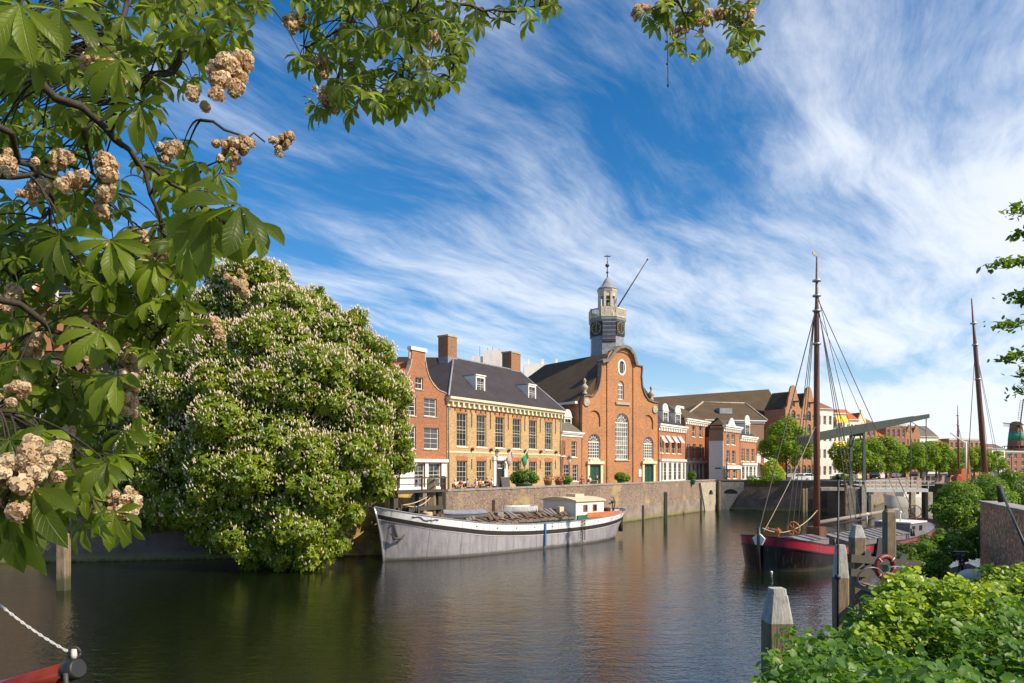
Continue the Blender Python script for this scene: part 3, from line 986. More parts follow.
for q in blinds: MB().extrude(arch_pts(q[0] - 0.02, q[1] + 0.02, q[2], q[3] + 0.01, 12), 0.22, 0.3).build('blind_arch', MATS['brick_church'], ch)
for q in doors:
    b = MB()
    b.box(q[0] - 0.42, q[0] - 0.01, -0.2, -0.003, 0, q[3] + 0.15); b.box(q[1] + 0.01, q[1] + 0.42, -0.2, -0.003, 0, q[3] + 0.15)
    b.box(q[0] - 0.55, q[1] + 0.55, -0.4, -0.003, q[3] + 0.153, q[3] + 0.55)
    xm_ = (q[0] + q[1]) / 2
    b.ball((xm_, -0.1, q[3] + 0.75), 0.38, 8, (1.4, 0.3, 0.8)); b.ball((xm_ - 0.7, -0.1, q[3] + 0.65), 0.22, 8, (1.4, 0.4, 0.7)); b.ball((xm_ + 0.7, -0.1, q[3] + 0.65), 0.22, 8, (1.4, 0.4, 0.7))
    b.build('door_surround', MATS['cream'], ch)
    d_ = MB()
    d_.box(q[0], xm_ - 0.02, 0.1, 0.18, 0.02, q[3]); d_.box(xm_ + 0.02, q[1], 0.1, 0.18, 0.02, q[3])
    for sx in (-1, 1):
        for j in range(3):
            xx = xm_ + sx * (q[1] - q[0]) / 4; zz_ = q[3] * (0.2 + 0.3 * j)
            d_.box(xx - 0.3, xx + 0.3, 0.07, 0.098, zz_ - 0.3, zz_ + 0.3)
    d_.build('door', MATS['green_door'], ch)
# projecting middle bay strips and dark coping along the gable
b = MB()
pl0 = zspan(FC, ZC, 139, 149, 110, 650); pl1 = zspan(FC, ZC, 254, 264, 132, 650)
b.box(pl0[0], pl0[1], -0.16, -0.003, 0, pl0[3]); b.box(pl1[0], pl1[1], -0.16, -0.003, 0, pl0[3])
xa, xb = pl0[0], pl1[1]; rr = (xb - xa) / 2; cx = (xa + xb) / 2; zt_ = FC.z(623, Zf(575, 335, 4.411)(0, 62)[1])
pts = [(cx + rr * math.cos(math.pi * t / 16), pl0[3] + (zt_ - pl0[3]) * math.sin(math.pi * t / 16)) for t in range(17)]
wdt = pl0[1] - pl0[0]
pin = [(cx + (rr - wdt) * math.cos(math.pi * t / 16), pl0[3] + (zt_ - pl0[3] - wdt) * math.sin(math.pi * t / 16)) for t in range(17)]
b.extrude(pts + pin[::-1], -0.16, -0.003)
b.build('pilaster_arch', MATS['brick_church'], ch)
b = MB()
def coping(pl, w_=0.75, t_=0.22):
    P_ = [Vector((x, 0, z)) for x, z in pl]
    for i in range(len(P_) - 1):
        d = (P_[i + 1] - P_[i]).normalized(); n_ = Vector((-d.z, 0, d.x))
        a, c = P_[i] + n_ * (t_ / 2 + 0.01) - d * 0.03, P_[i + 1] + n_ * (t_ / 2 + 0.01) + d * 0.03
        b.bar((a.x, 0.2, a.z), (c.x, 0.2, c.z), w_ + 0.02 * (i % 2), t_, up=n_)
coping(out[1:19][::-1], 0.8, 0.16)
coping(out[18:26][::-1], 0.8, 0.16)
b.build('coping', MATS['stone_dark'], ch)
b = MB()
tp = out[9:18]
b2 = MB()
for i in range(len(tp) - 1):
    d = (Vector(tp[i + 1]) - Vector(tp[i])).normalized(); n_ = Vector((-d.y, 0, d.x))
    b2.bar((tp[i][0] - d.x * .05, 0.1, tp[i][1] - 0.2), (tp[i + 1][0] + d.x * .05, 0.1, tp[i + 1][1] - 0.2), 1.35, 0.45, up=n_)
b2.build('crown_moulding', MATS['stone_dark'], ch)
b2 = MB(); x5 = zspan(FC, ZC, 178, 240, 300, 308); b2.box(x5[0], x5[1], -0.2, -0.003, x5[2], x5[3] + 0.1); x5 = zspan(FC, ZC, 176, 240, 550, 556); b2.box(x5[0], x5[1], -0.15, -0.003, x5[2], x5[3])
b2.build('string_course', MATS['stone'], ch)
for (x, y) in ((48, 262), (342, 290)):
    s_, z_ = FC.p(*ZC(x, y))
    MB().lathe([(0.35, 0), (0.35, 0.3), (0.15, 0.45), (0.42, 0.8), (0.5, 1.1), (0.3, 1.35), (0.12, 1.5), (0.18, 1.75), (0.25, 1.95), (0.05, 2.3)], (s_, 0.25, z_), 10).build('stone_vase', MATS['stone'], ch)
for (x, y) in ((50, 298), (352, 330)):
    s_, z_ = FC.p(*ZC(x, y))
    MB().lathe([(0.05, 0.0), (0.5, 0.03), (0.62, 0.1), (0.5, 0.16)], (0, 0, 0), 12).build('scroll_boss', MATS['stone'], ch, (s_, 0.0, z_)).rotation_euler = (R(90), 0, 0)
MB().box(*zspan(FC, ZC, 279, 291, 608, 640)[:2], -0.1, -0.003, 1.0, 2.1).build('notice_board', MATS['white'], ch)
# nave roof running back behind the gable
zeC = FC.z(583, 401); xr, zrC = FC.p(600, 356, 3)
b = MB(); xm = LC / 2
back = 17.5
zrC = FC.z(FC_u := 590, 355.5, 6)
b.v += [(-0.6, 0.52, zeC), (xm, 0.52, zrC), (LC + 0.6, 0.52, zeC), (-0.6, 24, zeC), (xm, back, zrC), (LC + 0.6, 24, zeC)]
b.face((0, 1, 4, 3)); b.face((1, 2, 5, 4)); b.face((3, 4, 5)); b.face((0, 2, 1)); b.face((0, 3, 5, 2))
b.build('roof', MATS['roof_brown'], ch)
MB().box(-0.75, -0.3, 0.55, 24, zeC - 0.35, zeC - 0.02).build('gutter', MATS['white'], ch)
b = MB(); b.box(0.0, 0.35, 19.0, 24, 0, zeC - 0.36); b.box(0.35, LC, 23.6, 24, 0, zeC - 0.36); b.build('rear_wall', MATS['brick_brown'], ch)

# church tower: lead-clad octagon standing through the roof
TY = 108.5
tc_ = at(607.3, 400, TY)
tw = empty('bell_tower', 'grey lead-clad octagonal bell tower with clocks, cream balcony and open lantern', 'tower', (tc_.x, TY, 0))
def tz(v): return EYE - (v - HV) / FPX * TY
px = TY / FPX
ang0 = math.atan2(-tc_.y, -tc_.x)
rot = ang0 + R(22.5) + R(6)
r8 = 17.3 * px / 2 * 2 / 2 * 1.04 / math.cos(R(22.5)) * 1.0
r8 = 17.0 * px / 1.0 * 0.5 * 2 / 2 * 2 / math.cos(R(22.5)) / 2 * 2 * 0.97
r8 = 17.0 * px / math.cos(R(22.5)) * 0.96
MB().lathe([(r8 * 1.08, GZ + 10), (r8 * 1.08, tz(368)), (r8 * 0.98, tz(352)), (r8 * 0.97, tz(326)), (r8 * 1.1, tz(322.5)), (r8 * 1.1, tz(321))], (0, 0, 0), 8, False, rot).build('shaft', MATS['lead'], tw)
def face_frame(i, r_in, z):
    a = rot + R(22.5) + R(45) * i
    return Vector((math.cos(a) * r_in, math.sin(a) * r_in, z)), a
apo = r8 * 0.975 * math.cos(R(22.5))
for i in (-2, 0, -1, 1):
    pass
# which octagon faces look at the camera
faces = sorted(range(8), key=lambda i: -math.cos(rot + R(22.5) + R(45) * i - ang0))
for rank, i in enumerate(faces[:4]):
    pos, a = face_frame(i, apo + 0.03, 0)
    if rank == 0:
        b = MB()
        for j in range(5):
            z = tz(325.5 + j * 4.0)
            b.poly([(-1.0, -0.03, z - 0.42), (1.0, -0.03, z - 0.42), (1.0, -0.32, z - 0.02), (-1.0, -0.32, z - 0.02)])
            b.box(-1.0, 1.0, -0.33, -0.02, z - 0.05, z + 0.06)
        o_ = b.build('louvres', MATS['lead'], tw, (pos.x, pos.y, 0)); o_.rotation_euler = (0, 0, a + R(90))
        MB().box(-1.02, 1.02, -0.015, 0.01, tz(345), tz(323.5)).build('louvre_shade_panel', MATS['black'], o_)  # black sheet imitating the shade behind the louvres
    else:
        zc_ = tz(330.5)
        o_ = MB().box(-1.0, 1.0, -0.12, 0.02, zc_ - 1.15, zc_ + 1.15).build('clock', MATS['black'], tw, (pos.x, pos.y, 0)); o_.rotation_euler = (0, 0, a + R(90))
        b = MB()
        for t in range(24):
            a0, a1 = math.pi * 2 * t / 24, math.pi * 2 * (t + 1) / 24
            b.bar((0.88 * math.cos(a0), -0.14, zc_ + 0.88 * math.sin(a0)), (0.88 * math.cos(a1), -0.14, zc_ + 0.88 * math.sin(a1)), 0.03, 0.06, up=(0, 1, 0))
        for t in range(12):
            a0 = math.pi * 2 * t / 12
            b.bar((0.58 * math.cos(a0), -0.14, zc_ + 0.58 * math.sin(a0)), (0.8 * math.cos(a0), -0.14, zc_ + 0.8 * math.sin(a0)), 0.03, 0.10, up=(0, 1, 0))
        b.bar((0, -0.16, zc_), (0.1, -0.16, zc_ + 0.7), 0.03, 0.1, up=(0, 1, 0)); b.bar((0, -0.16, zc_), (0.02, -0.16, zc_ - 0.5), 0.03, 0.14, up=(0, 1, 0))
        b.build('clock_face', MATS['gold'], o_)
b = MB(); rb = r8 * 1.07
zb0, zb1 = tz(320.6), tz(311.5)
b.lathe([(rb, zb0), (rb * 1.03, zb0 + 0.12), (rb * 1.03, zb0 + 0.25), (0.3, zb0 + 0.27)], (0, 0, 0), 8, False, rot)
for i in range(8):
    a0, a1 = rot + R(45) * i, rot + R(45) * (i + 1)
    p0, p1 = Vector((math.cos(a0), math.sin(a0))) * rb * 0.98, Vector((math.cos(a1), math.sin(a1))) * rb * 0.98
    b.bar((p0.x, p0.y, zb1), (p1.x, p1.y, zb1), 0.16, 0.2)
    b.bar((p0.x, p0.y, zb0 + 0.2), (p0.x, p0.y, zb1 + 0.2), 0.25, 0.25)
    for j in range(1, 8):
        q_ = p0.lerp(p1, j / 8)
        b.bar((q_.x, q_.y, zb0 + 0.2), (q_.x, q_.y, zb1), 0.13, 0.13)
b.build('balustrade', MATS['tower_cream'], tw)
rl = 8.7 * px / math.cos(R(22.5)) * 0.98
zl0_, zl1_ = tz(317.5), tz(291)
ln = MB()
ln.lathe([(rl, zl0_), (rl, zl0_ + 1.5)], (0, 0, 0), 8, False, rot)
ln.lathe([(rl, zl1_ - 0.5), (rl * 1.12, zl1_ - 0.1), (rl * 1.12, zl1_ + 0.1)], (0, 0, 0), 8, False, rot)
for i in range(8):
    a0 = rot + R(45) * i
    ln.bar((math.cos(a0) * rl * 0.92, math.sin(a0) * rl * 0.92, zl0_ + 1.4), (math.cos(a0) * rl * 0.92, math.sin(a0) * rl * 0.92, zl1_ - 0.4), 0.34, 0.34)
    a1 = rot + R(45) * (i + 1)
    ln.bar((math.cos(a0) * rl * .9, math.sin(a0) * rl * .9, zl1_ - 0.75), (math.cos(a1) * rl * .9, math.sin(a1) * rl * .9, zl1_ - 0.75), 0.2, 0.5)
lo_ = ln.build('lantern', MATS['tower_cream'], tw)
MB().lathe([(0.55, 0), (0.48, 0.2), (0.4, 0.6), (0.3, 0.95), (0.08, 1.05)], (0, 0, zl0_ + 1.7), 12).build('bell', MATS['iron'], lo_)
MB().lathe([(rl * 1.18, zl1_ + 0.11), (rl * 1.05, zl1_ + 0.35), (rl * 0.72, zl1_ + 0.7), (rl * 0.55, zl1_ + 1.1), (rl * 0.36, zl1_ + 1.6), (rl * 0.12, zl1_ + 2.1), (0.1, tz(278))], (0, 0, 0), 8, True, rot).build('dome', MATS['lead'], tw)
b = MB().tube([(0, 0, tz(280)), (0, 0, tz(254.5))], [0.09, 0.04], 6)
for v_, r_ in ((272.5, 0.2), (265.5, 0.32), (262, 0.12)): b.ball((0, 0, tz(v_)), r_, 8)
b.bar((-0.35, 0, tz(265.5)), (0.35, 0, tz(265.5)), 0.04, 0.08); b.poly([(-0.55, 0.01, tz(256.8)), (0.45, 0.01, tz(257)), (0.55, 0.01, tz(255.8)), (-0.4, 0.01, tz(255.6))]).poly([(-0.4, -0.01, tz(255.6)), (0.55, -0.01, tz(255.8)), (0.45, -0.01, tz(257)), (-0.55, -0.01, tz(256.8))])
b.build('weather_vane', MATS['iron'], tw)
p0, p1 = at(614.5, 312, 107.0), at(647.5, 259.5, 106.0)
b = MB().tube([(0, 0, 0), tuple(p1 - p0)], [0.12, 0.07], 6); b.ball(tuple(p1 - p0), 0.16, 6)
tag(b.build('flagpole', MATS['iron'], None, p0), 'slanting dark flagpole without a flag, rising from the tower balcony', 'flagpole')

# --- houses right of the church (pixel boxes read from the photograph become facade coordinates)
def simple_house(name, label, F, uR, zc, rows, mat, depth=9.0, ground=None, cor=('white', 0.5, 0.5), roof=None, pane='pane', Z=Z3, group=None):
    L = F.s(uR)
    o = house(name, label, F, group=group)
    hl = []; ws = []
    for bx_ in rows:
        nx, ny = (bx_[4], bx_[5]) if len(bx_) > 4 else (2, 3)
        q = zspan(F, Z, *bx_[:4]); q = (q[0], q[1], max(q[2], 0.3), q[3])
        hl.append(rect(*q)); ws.append((q, nx, ny))
    walls(o, rect(0, L, 0, zc), hl, mat, depth)
    for q, nx, ny in ws: window(o, *q, nx, ny, pane=pane)
    if ground:      # white ground floor: (z top, list of x spans)
        zg_, spans = ground
        b = MB(); hs_ = [rect(a, c, 0.35, zg_ - 0.55) for a, c in spans]
        b.extrude(rect(0.02, L - 0.02, 0, zg_), -0.14, -0.003, hs_, 0.12, back=False)
        b.box(-0.02, L + 0.02, -0.35, -0.143, zg_ - 0.35, zg_)
        b.build('shopfront', MATS['white'], o)
        for a, c in spans: window(o, a, c, 0.35, zg_ - 0.55, 2, 3, y=-0.09, fw=0.07, sill=False, name='shop_window', pane=pane)
    MB().tube([(0.15, -0.42, 0), (0.15, -0.42, zc - cor[1])], 0.05, 6).build('drainpipe', MATS['lead'], o)
    if cor: cornice(o, 0, L, zc - cor[1], zc + 0.15, cor[2], cor[0], int(L))
    return o, L


FA = Front(658.6, 107.0)
zcA = FA.z(659, 424.5)
rowsA = [(64, 84, 345, 452, 2, 4), (98, 120, 345, 455, 2, 4), (136, 158, 348, 457, 2, 4), (172, 192, 350, 458, 2, 4)]
sA = [zspan(FA, Z3, a, c, 515, 620)[:2] for a, c in ((64, 76), (80, 98), (110, 130), (142, 160), (170, 188), (198, 212))]
hA, LA = simple_house('white_fronted_house', 'brick house with white arcaded ground floor and two white dormers, right of the church', FA, Z3(219, 0)[0], zcA, rowsA, 'brick_orange', ground=(FA.z(662, Z3(0, 490)[1]), sA), cor=('white', 0.9, 0.5))
b = MB()
for bx_ in rowsA:
    q = zspan(FA, Z3, *bx_[:4])
    b.poly([(q[0] - 0.1, -0.75, q[3] - 1.1), (q[1] + 0.1, -0.75, q[3] - 1.1), (q[1] + 0.1, -0.02, q[3]), (q[0] - 0.1, -0.02, q[3])])
    b.poly([(q[0] - 0.1, -0.02, q[3]), (q[0] - 0.1, -0.02, q[3] - 1.1), (q[0] - 0.1, -0.75, q[3] - 1.1)])
b.build('window_awning', MATS['pink_cloth'], hA)
b = MB(); zr_ = zcA + 3.4
b.poly([(0, 0, zcA + 0.16), (LA, 0, zcA + 0.16), (LA, 3.0, zr_), (0, 3.0, zr_)]).poly([(0, 3.0, zr_), (LA, 3.0, zr_), (LA, 9, zr_), (0, 9, zr_)]).poly([(0, 0, zcA + .16), (0, 3, zr_), (0, 9, zr_), (0, 9, zcA)]).poly([(LA, 0, zcA + .16), (LA, 9, zcA), (LA, 9, zr_), (LA, 3, zr_)])
b.build('roof', MATS['slate'], hA)
for a, c in ((70, 103), (148, 180)):
    xa, xb = F_ = (FA.s(Z3(a, 0)[0], 0.8), FA.s(Z3(c, 0)[0], 0.8))
    dormer(hA, (xa + xb) / 2, 0.5, zcA + 0.35, xb - xa, 2.0, 2.0, arched=True)
xa = FA.s(Z3(165, 0)[0], 5); MB().box(xa - 1.6, xa + 1.6, 4.2, 6.5, zr_, zr_ + 1.1).build('roof_hut', MATS['white'], hA)

FB = Front(Z3(221, 0)[0], FA.Y(Z3(221, 0)[0]) - 0.2)
zcB = FB.z(686, Z3(0, 243)[1])
rowsB = [(262, 282, 287, 352, 2, 3), (305, 325, 290, 355, 2, 3), (231, 248, 397, 488, 2, 4), (265, 285, 398, 489, 2, 4), (305, 325, 400, 490, 2, 4), (342, 360, 402, 490, 2, 4)]
sB = [zspan(FB, Z3, a, c, 515, 620)[:2] for a, c in ((230, 250), (260, 276), (284, 300), (306, 322), (332, 346), (352, 368))]
hB, LB = simple_house('brick_townhouse', 'tall orange brick house with white cornice beside the grey blank wall', FB, Z3(362, 0)[0], zcB, rowsB, 'brick_orange', ground=(FB.z(688, Z3(0, 500)[1]), sB), cor=('white', 0.8, 0.45), depth=8)
hip_roof(hB, 0, LB, 0, 8, zcB + 0.16, zcB + 2.6, 2.5, 2.0, 'roof_brown', over=0.1)

ucD = Z3(453, 0)[0]
Dn = Vector(((ucD - CU) / FPX * 113.0, 113.0))
gd = Vector((0.823, -0.568)); LG = 2.3
gs = Dn - gd * LG
FG = Front(512 + gs.x / gs.y * FPX, gs.y, gd)
hG = house('rendered_side_wall', 'blank light grey rendered wall with dark brick above, between two brick houses', FG, 'side wall')
zG1 = FG.z(718, Z3(0, 378)[1]); zG2 = FG.z(718, Z3(0, 306)[1])
MB().box(0.0, LG, 0, 0.28, 0, zG1).build('rendered_wall', MATS['greywall'], hG)
MB().box(0.0, LG, 0.04, 0.28, zG1 + 0.002, zG2).build('upper_wall', MATS['brick_brown'], hG)
MB().box(-0.05, LG, -0.05, 0.28, zG2 + 0.002, zG2 + 0.15).build('capping', MATS['roof_brown'], hG)
q = zspan(FG, Z3, 405, 440, 544, 551); MB().box(q[0], q[1], -0.08, -0.003, q[2], q[3]).build('name_plate', MATS['black'], hG)
dc = Dn + Vector((0.568, 0.823)) * 0.3
FD = Front(512 + dc.x / dc.y * FPX, dc.y)
zcD = FD.z(724, Z3(0, 284)[1])
rowsD = [(473, 492, 337, 400, 2, 3), (505, 528, 338, 402, 2, 3), (475, 495, 437, 518, 2, 4), (508, 530, 438, 520, 2, 4), (475, 496, 556, 612, 2, 3), (515, 538, 556, 612, 2, 3)]
hD, LD = simple_house('brick_corner_house', 'narrow orange brick house with small white pediment, right of the grey wall', FD, Z3(557, 0)[0], zcD, rowsD, 'brick_orange', cor=('white', 0.9, 0.55), depth=2.2)
b = MB(); b.extrude([(LD * 0.28, zcD + 0.16), (LD * 0.68, zcD + 0.16), (LD * 0.48, zcD + 1.5)], -0.2, 0.15); b.build('pediment', MATS['white'], hD)
MB().box(0, LD, -0.2, -0.003, FD.z(724, Z3(0, 552)[1]), FD.z(724, Z3(0, 531)[1])).build('white_band', MATS['white'], hD)
hip_roof(hD, 0, LD, 0, 2.2, zcD + 0.17, zcD + 1.2, 1.2, 1.2, 'roof_brown', over=0.02)

FE = Front(Z3(559, 0)[0], FD.Y(Z3(559, 0)[0]))
zcE = FE.z(741, Z3(0, 350)[1])
rowsE = [(567, 588, 425, 503, 2, 4), (598, 615, 427, 505, 2, 4), (630, 648, 428, 506, 2, 4)]
sE = [zspan(FE, Z3, a, c, 515, 620)[:2] for a, c in ((566, 584), (592, 606), (612, 632), (638, 652))]
hE, LE = simple_house('low_brick_house', 'low orange brick house with single white arched dormer beside the street tree', FE, Z3(658, 0)[0], zcE, rowsE, 'brick_orange', ground=(FE.z(742, Z3(0, 516)[1]), sE), cor=('white', 0.8, 0.45), depth=8)
b = MB(); zr_ = zcE + 3.4
b.poly([(0, 0, zcE + 0.16), (LE, 0, zcE + 0.16), (LE, 4.0, zr_), (0, 4.0, zr_)]).poly([(LE, 8, zcE), (0, 8, zcE), (0, 4, zr_), (LE, 4, zr_)]).poly([(0, 0, zcE + .16), (0, 4, zr_), (0, 8, zcE)]).poly([(LE, 0, zcE + .16), (LE, 8, zcE), (LE, 4, zr_)])
b.build('roof', MATS['slate'], hE)
xa, xb = FE.s(Z3(585, 0)[0], 0.8), FE.s(Z3(614, 0)[0], 0.8)
dormer(hE, (xa + xb) / 2, 0.6, zcE + 0.4, xb - xa, 2.1, 2.2, arched=True)
FE2 = Front(Z3(662, 0)[0], FE.Y(Z3(662, 0)[0]))
hE2, LE2 = simple_house('cafe_house', 'low white and red cafe front partly hidden by the street tree', FE2, 781, 5.2, [(700, 730, 520, 600, 2, 2), (745, 775, 520, 600, 2, 2)], 'whitewall', cor=('white', 0.5, 0.4), depth=8)
hip_roof(hE2, 0, LE2, 0, 8, 5.36, 7.6, 2, 2, 'roof_rust')
b = MB().poly([(0.5, -1.6, 2.5), (LE2 - 2, -1.6, 2.5), (LE2 - 2, -0.02, 3.3), (0.5, -0.02, 3.3)]).poly([(0.5, -1.6, 2.5), (0.5, -1.6, 2.2), (LE2 - 2, -1.6, 2.2), (LE2 - 2, -1.6, 2.5)])
b.build('awning', MATS['red_cloth'], hE2)

# --- broad roofs behind those houses
FR2 = Front(697, 128, (0.97, 0.24))
o = house('large_brown_roofed_building', 'long brick building with broad brown hipped roof and skylight, behind the brick houses', FR2, 'building')
Lr = FR2.s(764); zE = FR2.z(700, 420); zR = FR2.z(720, 402, 6)
walls(o, rect(-3, Lr, 0, zE), [], 'brick_brown', 14)
cornice(o, -3, Lr, zE - 0.5, zE + 0.1, 0.5, 'white')
rxa, rxb = FR2.s(703, 7), FR2.s(745, 7)
b = MB(); b.poly([(-3.4, -0.5, zE + .11), (Lr + .4, -0.5, zE + .11), (rxb, 7, zR), (rxa, 7, zR)]).poly([(Lr + .4, -0.5, zE + .11), (Lr + .4, 14, zE + .11), (rxb, 7, zR)]).poly([(Lr + .4, 14, zE + .11), (-3.4, 14, zE + .11), (rxa, 7, zR), (rxb, 7, zR)]).poly([(-3.4, 14, zE + .11), (-3.4, -0.5, zE + .11), (rxa, 7, zR)])
ro = b.build('roof', MATS['roof_brown'], o)
b = MB(); b.tube([(Lr + .4, -0.5, zE + .15), (rxb, 7, zR + .05)], 0.16, 6); b.tube([(-3.4, -0.5, zE + .15), (rxa, 7, zR + .05)], 0.16, 6); b.tube([(rxa, 7, zR), (rxb, 7, zR)], 0.14, 6)
b.build('ridge_tiles', MATS['stone'], o)
xs_, zs_ = FR2.p(722, 413.5, 3.2)
b = MB(); sl = (zR - zE) / 7.5
zb = zE + .11 + sl * 3.0
b.box(xs_ - 1.3, xs_ + 1.3, 1.8, 3.4, zb - 0.3, zb + 0.75)
b.build('skylight', MATS['lead'], o)
FR1 = Front(640, 139, (0.99, 0.13))
o = house('long_ridge_roof_building', 'very long dark roofed warehouse wing reaching to the twin gables', FR1, 'building')
Lr = FR1.s(788); zR = FR1.z(700, 396, 8); zE = FR1.z(700, 424)
walls(o, rect(0, Lr, 0, zE), [], 'brick_brown', 18)
zR0, zR1 = FR1.z(655, 399.5, 8), FR1.z(786, 389.5, 8)
b = MB(); b.poly([(-0.3, -0.4, zE), (Lr, -0.4, zE), (Lr, 8, zR1), (-0.3, 8, zR0)]).poly([(Lr, 18, zE), (-0.3, 18, zE), (-0.3, 8, zR0), (Lr, 8, zR1)]).poly([(-.3, 18, zE), (-.3, -.4, zE), (-.3, 8, zR0)]).poly([(Lr, -.4, zE), (Lr, 18, zE), (Lr, 8, zR1)])
b.build('roof', MATS['roof_brown'], o)

# --- twin gabled warehouse
FW = Front(785.5, 138, (0.85, 0.53))
o = house('twin_gabled_warehouse', 'tall brick warehouse with twin bell gables and rows of loading doors, behind the mast', FW, 'warehouse')
LWh = FW.s(816.5); g = LWh / 2
zs_ = FW.z(786, 408); zt_ = FW.z(793, 385)
ol = [(0, 0)]
def bell(x0, w_):
    P_ = [(0.0, 0.0), (0.06, 0.02), (0.13, 0.14), (0.18, 0.42), (0.26, 0.60), (0.30, 0.80), (0.37, 0.94), (0.5, 1.0)]
    P_ = P_ + [(1 - a, c) for a, c in P_[:-1]][::-1]
    return [(x0 + a * w_, zs_ + c * (zt_ - zs_)) for a, c in P_]
ol = bell(0, g) + bell(g + 0.02, g - 0.02)[0:] + [(LWh, 0), (0, 0)]
hl = []; ws = []
for gi in (0, 1):
    for r_ in range(5):
        z0 = 3.9 + r_ * 2.65
        for j, c in enumerate((0.2, 0.5, 0.8)):
            if r_ == 4 and j != 1: continue
            w_ = 1.25 if j == 1 else 0.9; h_ = 2.0 if j == 1 else 1.2
            if r_ == 4: w_, h_ = 0.9, 1.2
            x = g * gi + g * c
            q = (x - w_ / 2, x + w_ / 2, z0, z0 + h_); hl.append(arch_pts(*q, 8) if j == 1 else rect(*q)); ws.append((q, j))
    for c in (0.2, 0.5, 0.8):
        x = g * gi + g * c; q = (x - 0.65, x + 0.65, 0.1, 2.9); hl.append(arch_pts(*q, 8)); ws.append((q, 1))
walls(o, ol, hl, 'brick_tan', 5, zs_)
for q, j in ws:
    window(o, *q, 2, 3, arch=(j == 1), frame='stone' if j == 1 else 'white', fw=0.08, sill=False)
gable_roof(o, 0, g, 0.4, 5, zs_, zt_ - 1.2, 'roof_brown', over=0.0); gable_roof(o, g, LWh, 0.4, 5, zs_, zt_ - 1.2, 'roof_brown', over=0.0)
b = MB()
for gi in (0, 1):
    x = g * gi + g / 2; b.box(x - 0.12, x + 0.12, -1.3, -0.003, zt_ - 3.5, zt_ - 3.2)
b.build('hoist_beam', MATS['iron'], o)

# --- row of houses behind the clipped trees
def far_house(name, label, u0, u1, Y, v_eave, v_top, mat, roofm, kind='hip', floors=3, bays_=3, d=(0.95, 0.31), frame='white'):
    F = Front(u0, Y, d); L = F.s(u1); zc = F.z((u0 + u1) / 2, v_eave); zt = F.z((u0 + u1) / 2, v_top, 3)
    o = house(name, label, F, group='row houses behind the clipped trees')
    hl = []; ws = []
    for f in range(floors):
        for j in range(bays_):
            x = L * (j + 0.5) / bays_; w_ = min(1.2, L / bays_ * 0.5); z0 = 0.8 + f * (zc - 0.6) / floors; h_ = min(1.9, (zc - 0.6) / floors * 0.62)
            q = (x - w_ / 2, x + w_ / 2, z0, z0 + h_); hl.append(rect(*q)); ws.append(q)
    if kind == 'gable':
        ol = [(0, 0), (L, 0), (L, zc), (L * 0.62, zt - 0.5), (L * 0.62, zt), (L * 0.38, zt), (L * 0.38, zt - 0.5), (0, zc)]
        walls(o, ol, hl, mat, 9, zc)
        gable_roof(o, 0, L, 0.4, 9, zc, zt - 0.6, roofm, over=0)
    else:
        walls(o, rect(0, L, 0, zc), hl, mat, 9)
        cornice(o, 0, L, zc - 0.35, zc + 0.1, 0.35, 'white')
        if kind == 'hip': hip_roof(o, 0, L, 0, 9, zc + 0.11, zt, L * 0.3, L * 0.3, roofm, over=0.15)
        elif kind == 'ridge':
            b = MB(); b.poly([(0, -.2, zc + .11), (L, -.2, zc + .11), (L, 3.5, zt), (0, 3.5, zt)]).poly([(L, 9, zc + .11), (0, 9, zc + .11), (0, 3.5, zt), (L, 3.5, zt)]).poly([(0, -.2, zc + .11), (0, 3.5, zt), (0, 9, zc + .11)]).poly([(L, -.2, zc + .11), (L, 9, zc + .11), (L, 3.5, zt)])
            b.build('roof', MATS[roofm], o)
        else:
            MB().box(0, L, -0.1, 9, zc + 0.11, zc + 0.4).build('flat_roof', MATS['stone'], o)
    for q in ws: window(o, *q, 2, 2, frame=frame, fw=0.08, mid=False, sill=False)
    return o, L, F, zc


far_house('white_house', 'tall white house with brown hipped roof, just right of the warehouse mast', 816.5, 833, 146, 409, 399, 'whitewall', 'roof_rust', 'hip', 4, 3)
hY, LY, FY, _ = far_house('house_with_yellow_awnings', 'white house with yellow awnings on three floors', 833, 846, 148, 414, 409, 'whitewall', 'roof_brown', 'flat', 4, 3)
for v0, v1 in ((415.5, 422), (441, 447), (457, 462)):
    b = MB(); z1_, z0_ = FY.z(838, v0), FY.z(838, v1)
    for j in range(2):
        xa, xb = LY * (0.08 + 0.46 * j), LY * (0.46 + 0.46 * j)
        b.poly([(xa, -1.1, z0_), (xb, -1.1, z0_), (xb, -0.2, z1_), (xa, -0.2, z1_)]); b.poly([(xa, -0.2, z1_), (xa, -0.2, z0_), (xa, -1.1, z0_)]); b.poly([(xa, -1.1, z0_), (xa, -1.1, z0_ - .3), (xb, -1.1, z0_ - .3), (xb, -1.1, z0_)])
    b.build('yellow_awning', MATS['yellow_cloth'], hY)
far_house('orange_roofed_house', 'pale house under bright orange roof, behind the bridge beam', 846, 858, 152, 420, 409.5, 'whitewall', 'roof_orange', 'ridge', 4, 3)
far_house('step_gabled_house', 'narrow cream house with small white gable between two orange roofs', 858, 866, 156, 421, 411, 'cream', 'roof_rust', 'gable', 4, 2)
far_house('dark_brick_house', 'dark brick house half hidden by the bridge beam above the first clipped trees', 866, 876, 160, 424, 418, 'brick_far', 'roof_rust', 'ridge', 4, 2)
far_house('orange_hipped_house', 'low house with steep orange roof slopes under the bridge beam', 876, 886, 163, 438, 426, 'whitewall', 'roof_orange', 'hip', 3, 3)
far_house('square_brick_block', 'square red brick block with flat top right of the orange roofs', 886, 906, 168, 425.5, 424, 'brick_far', 'roof_rust', 'flat', 4, 4)
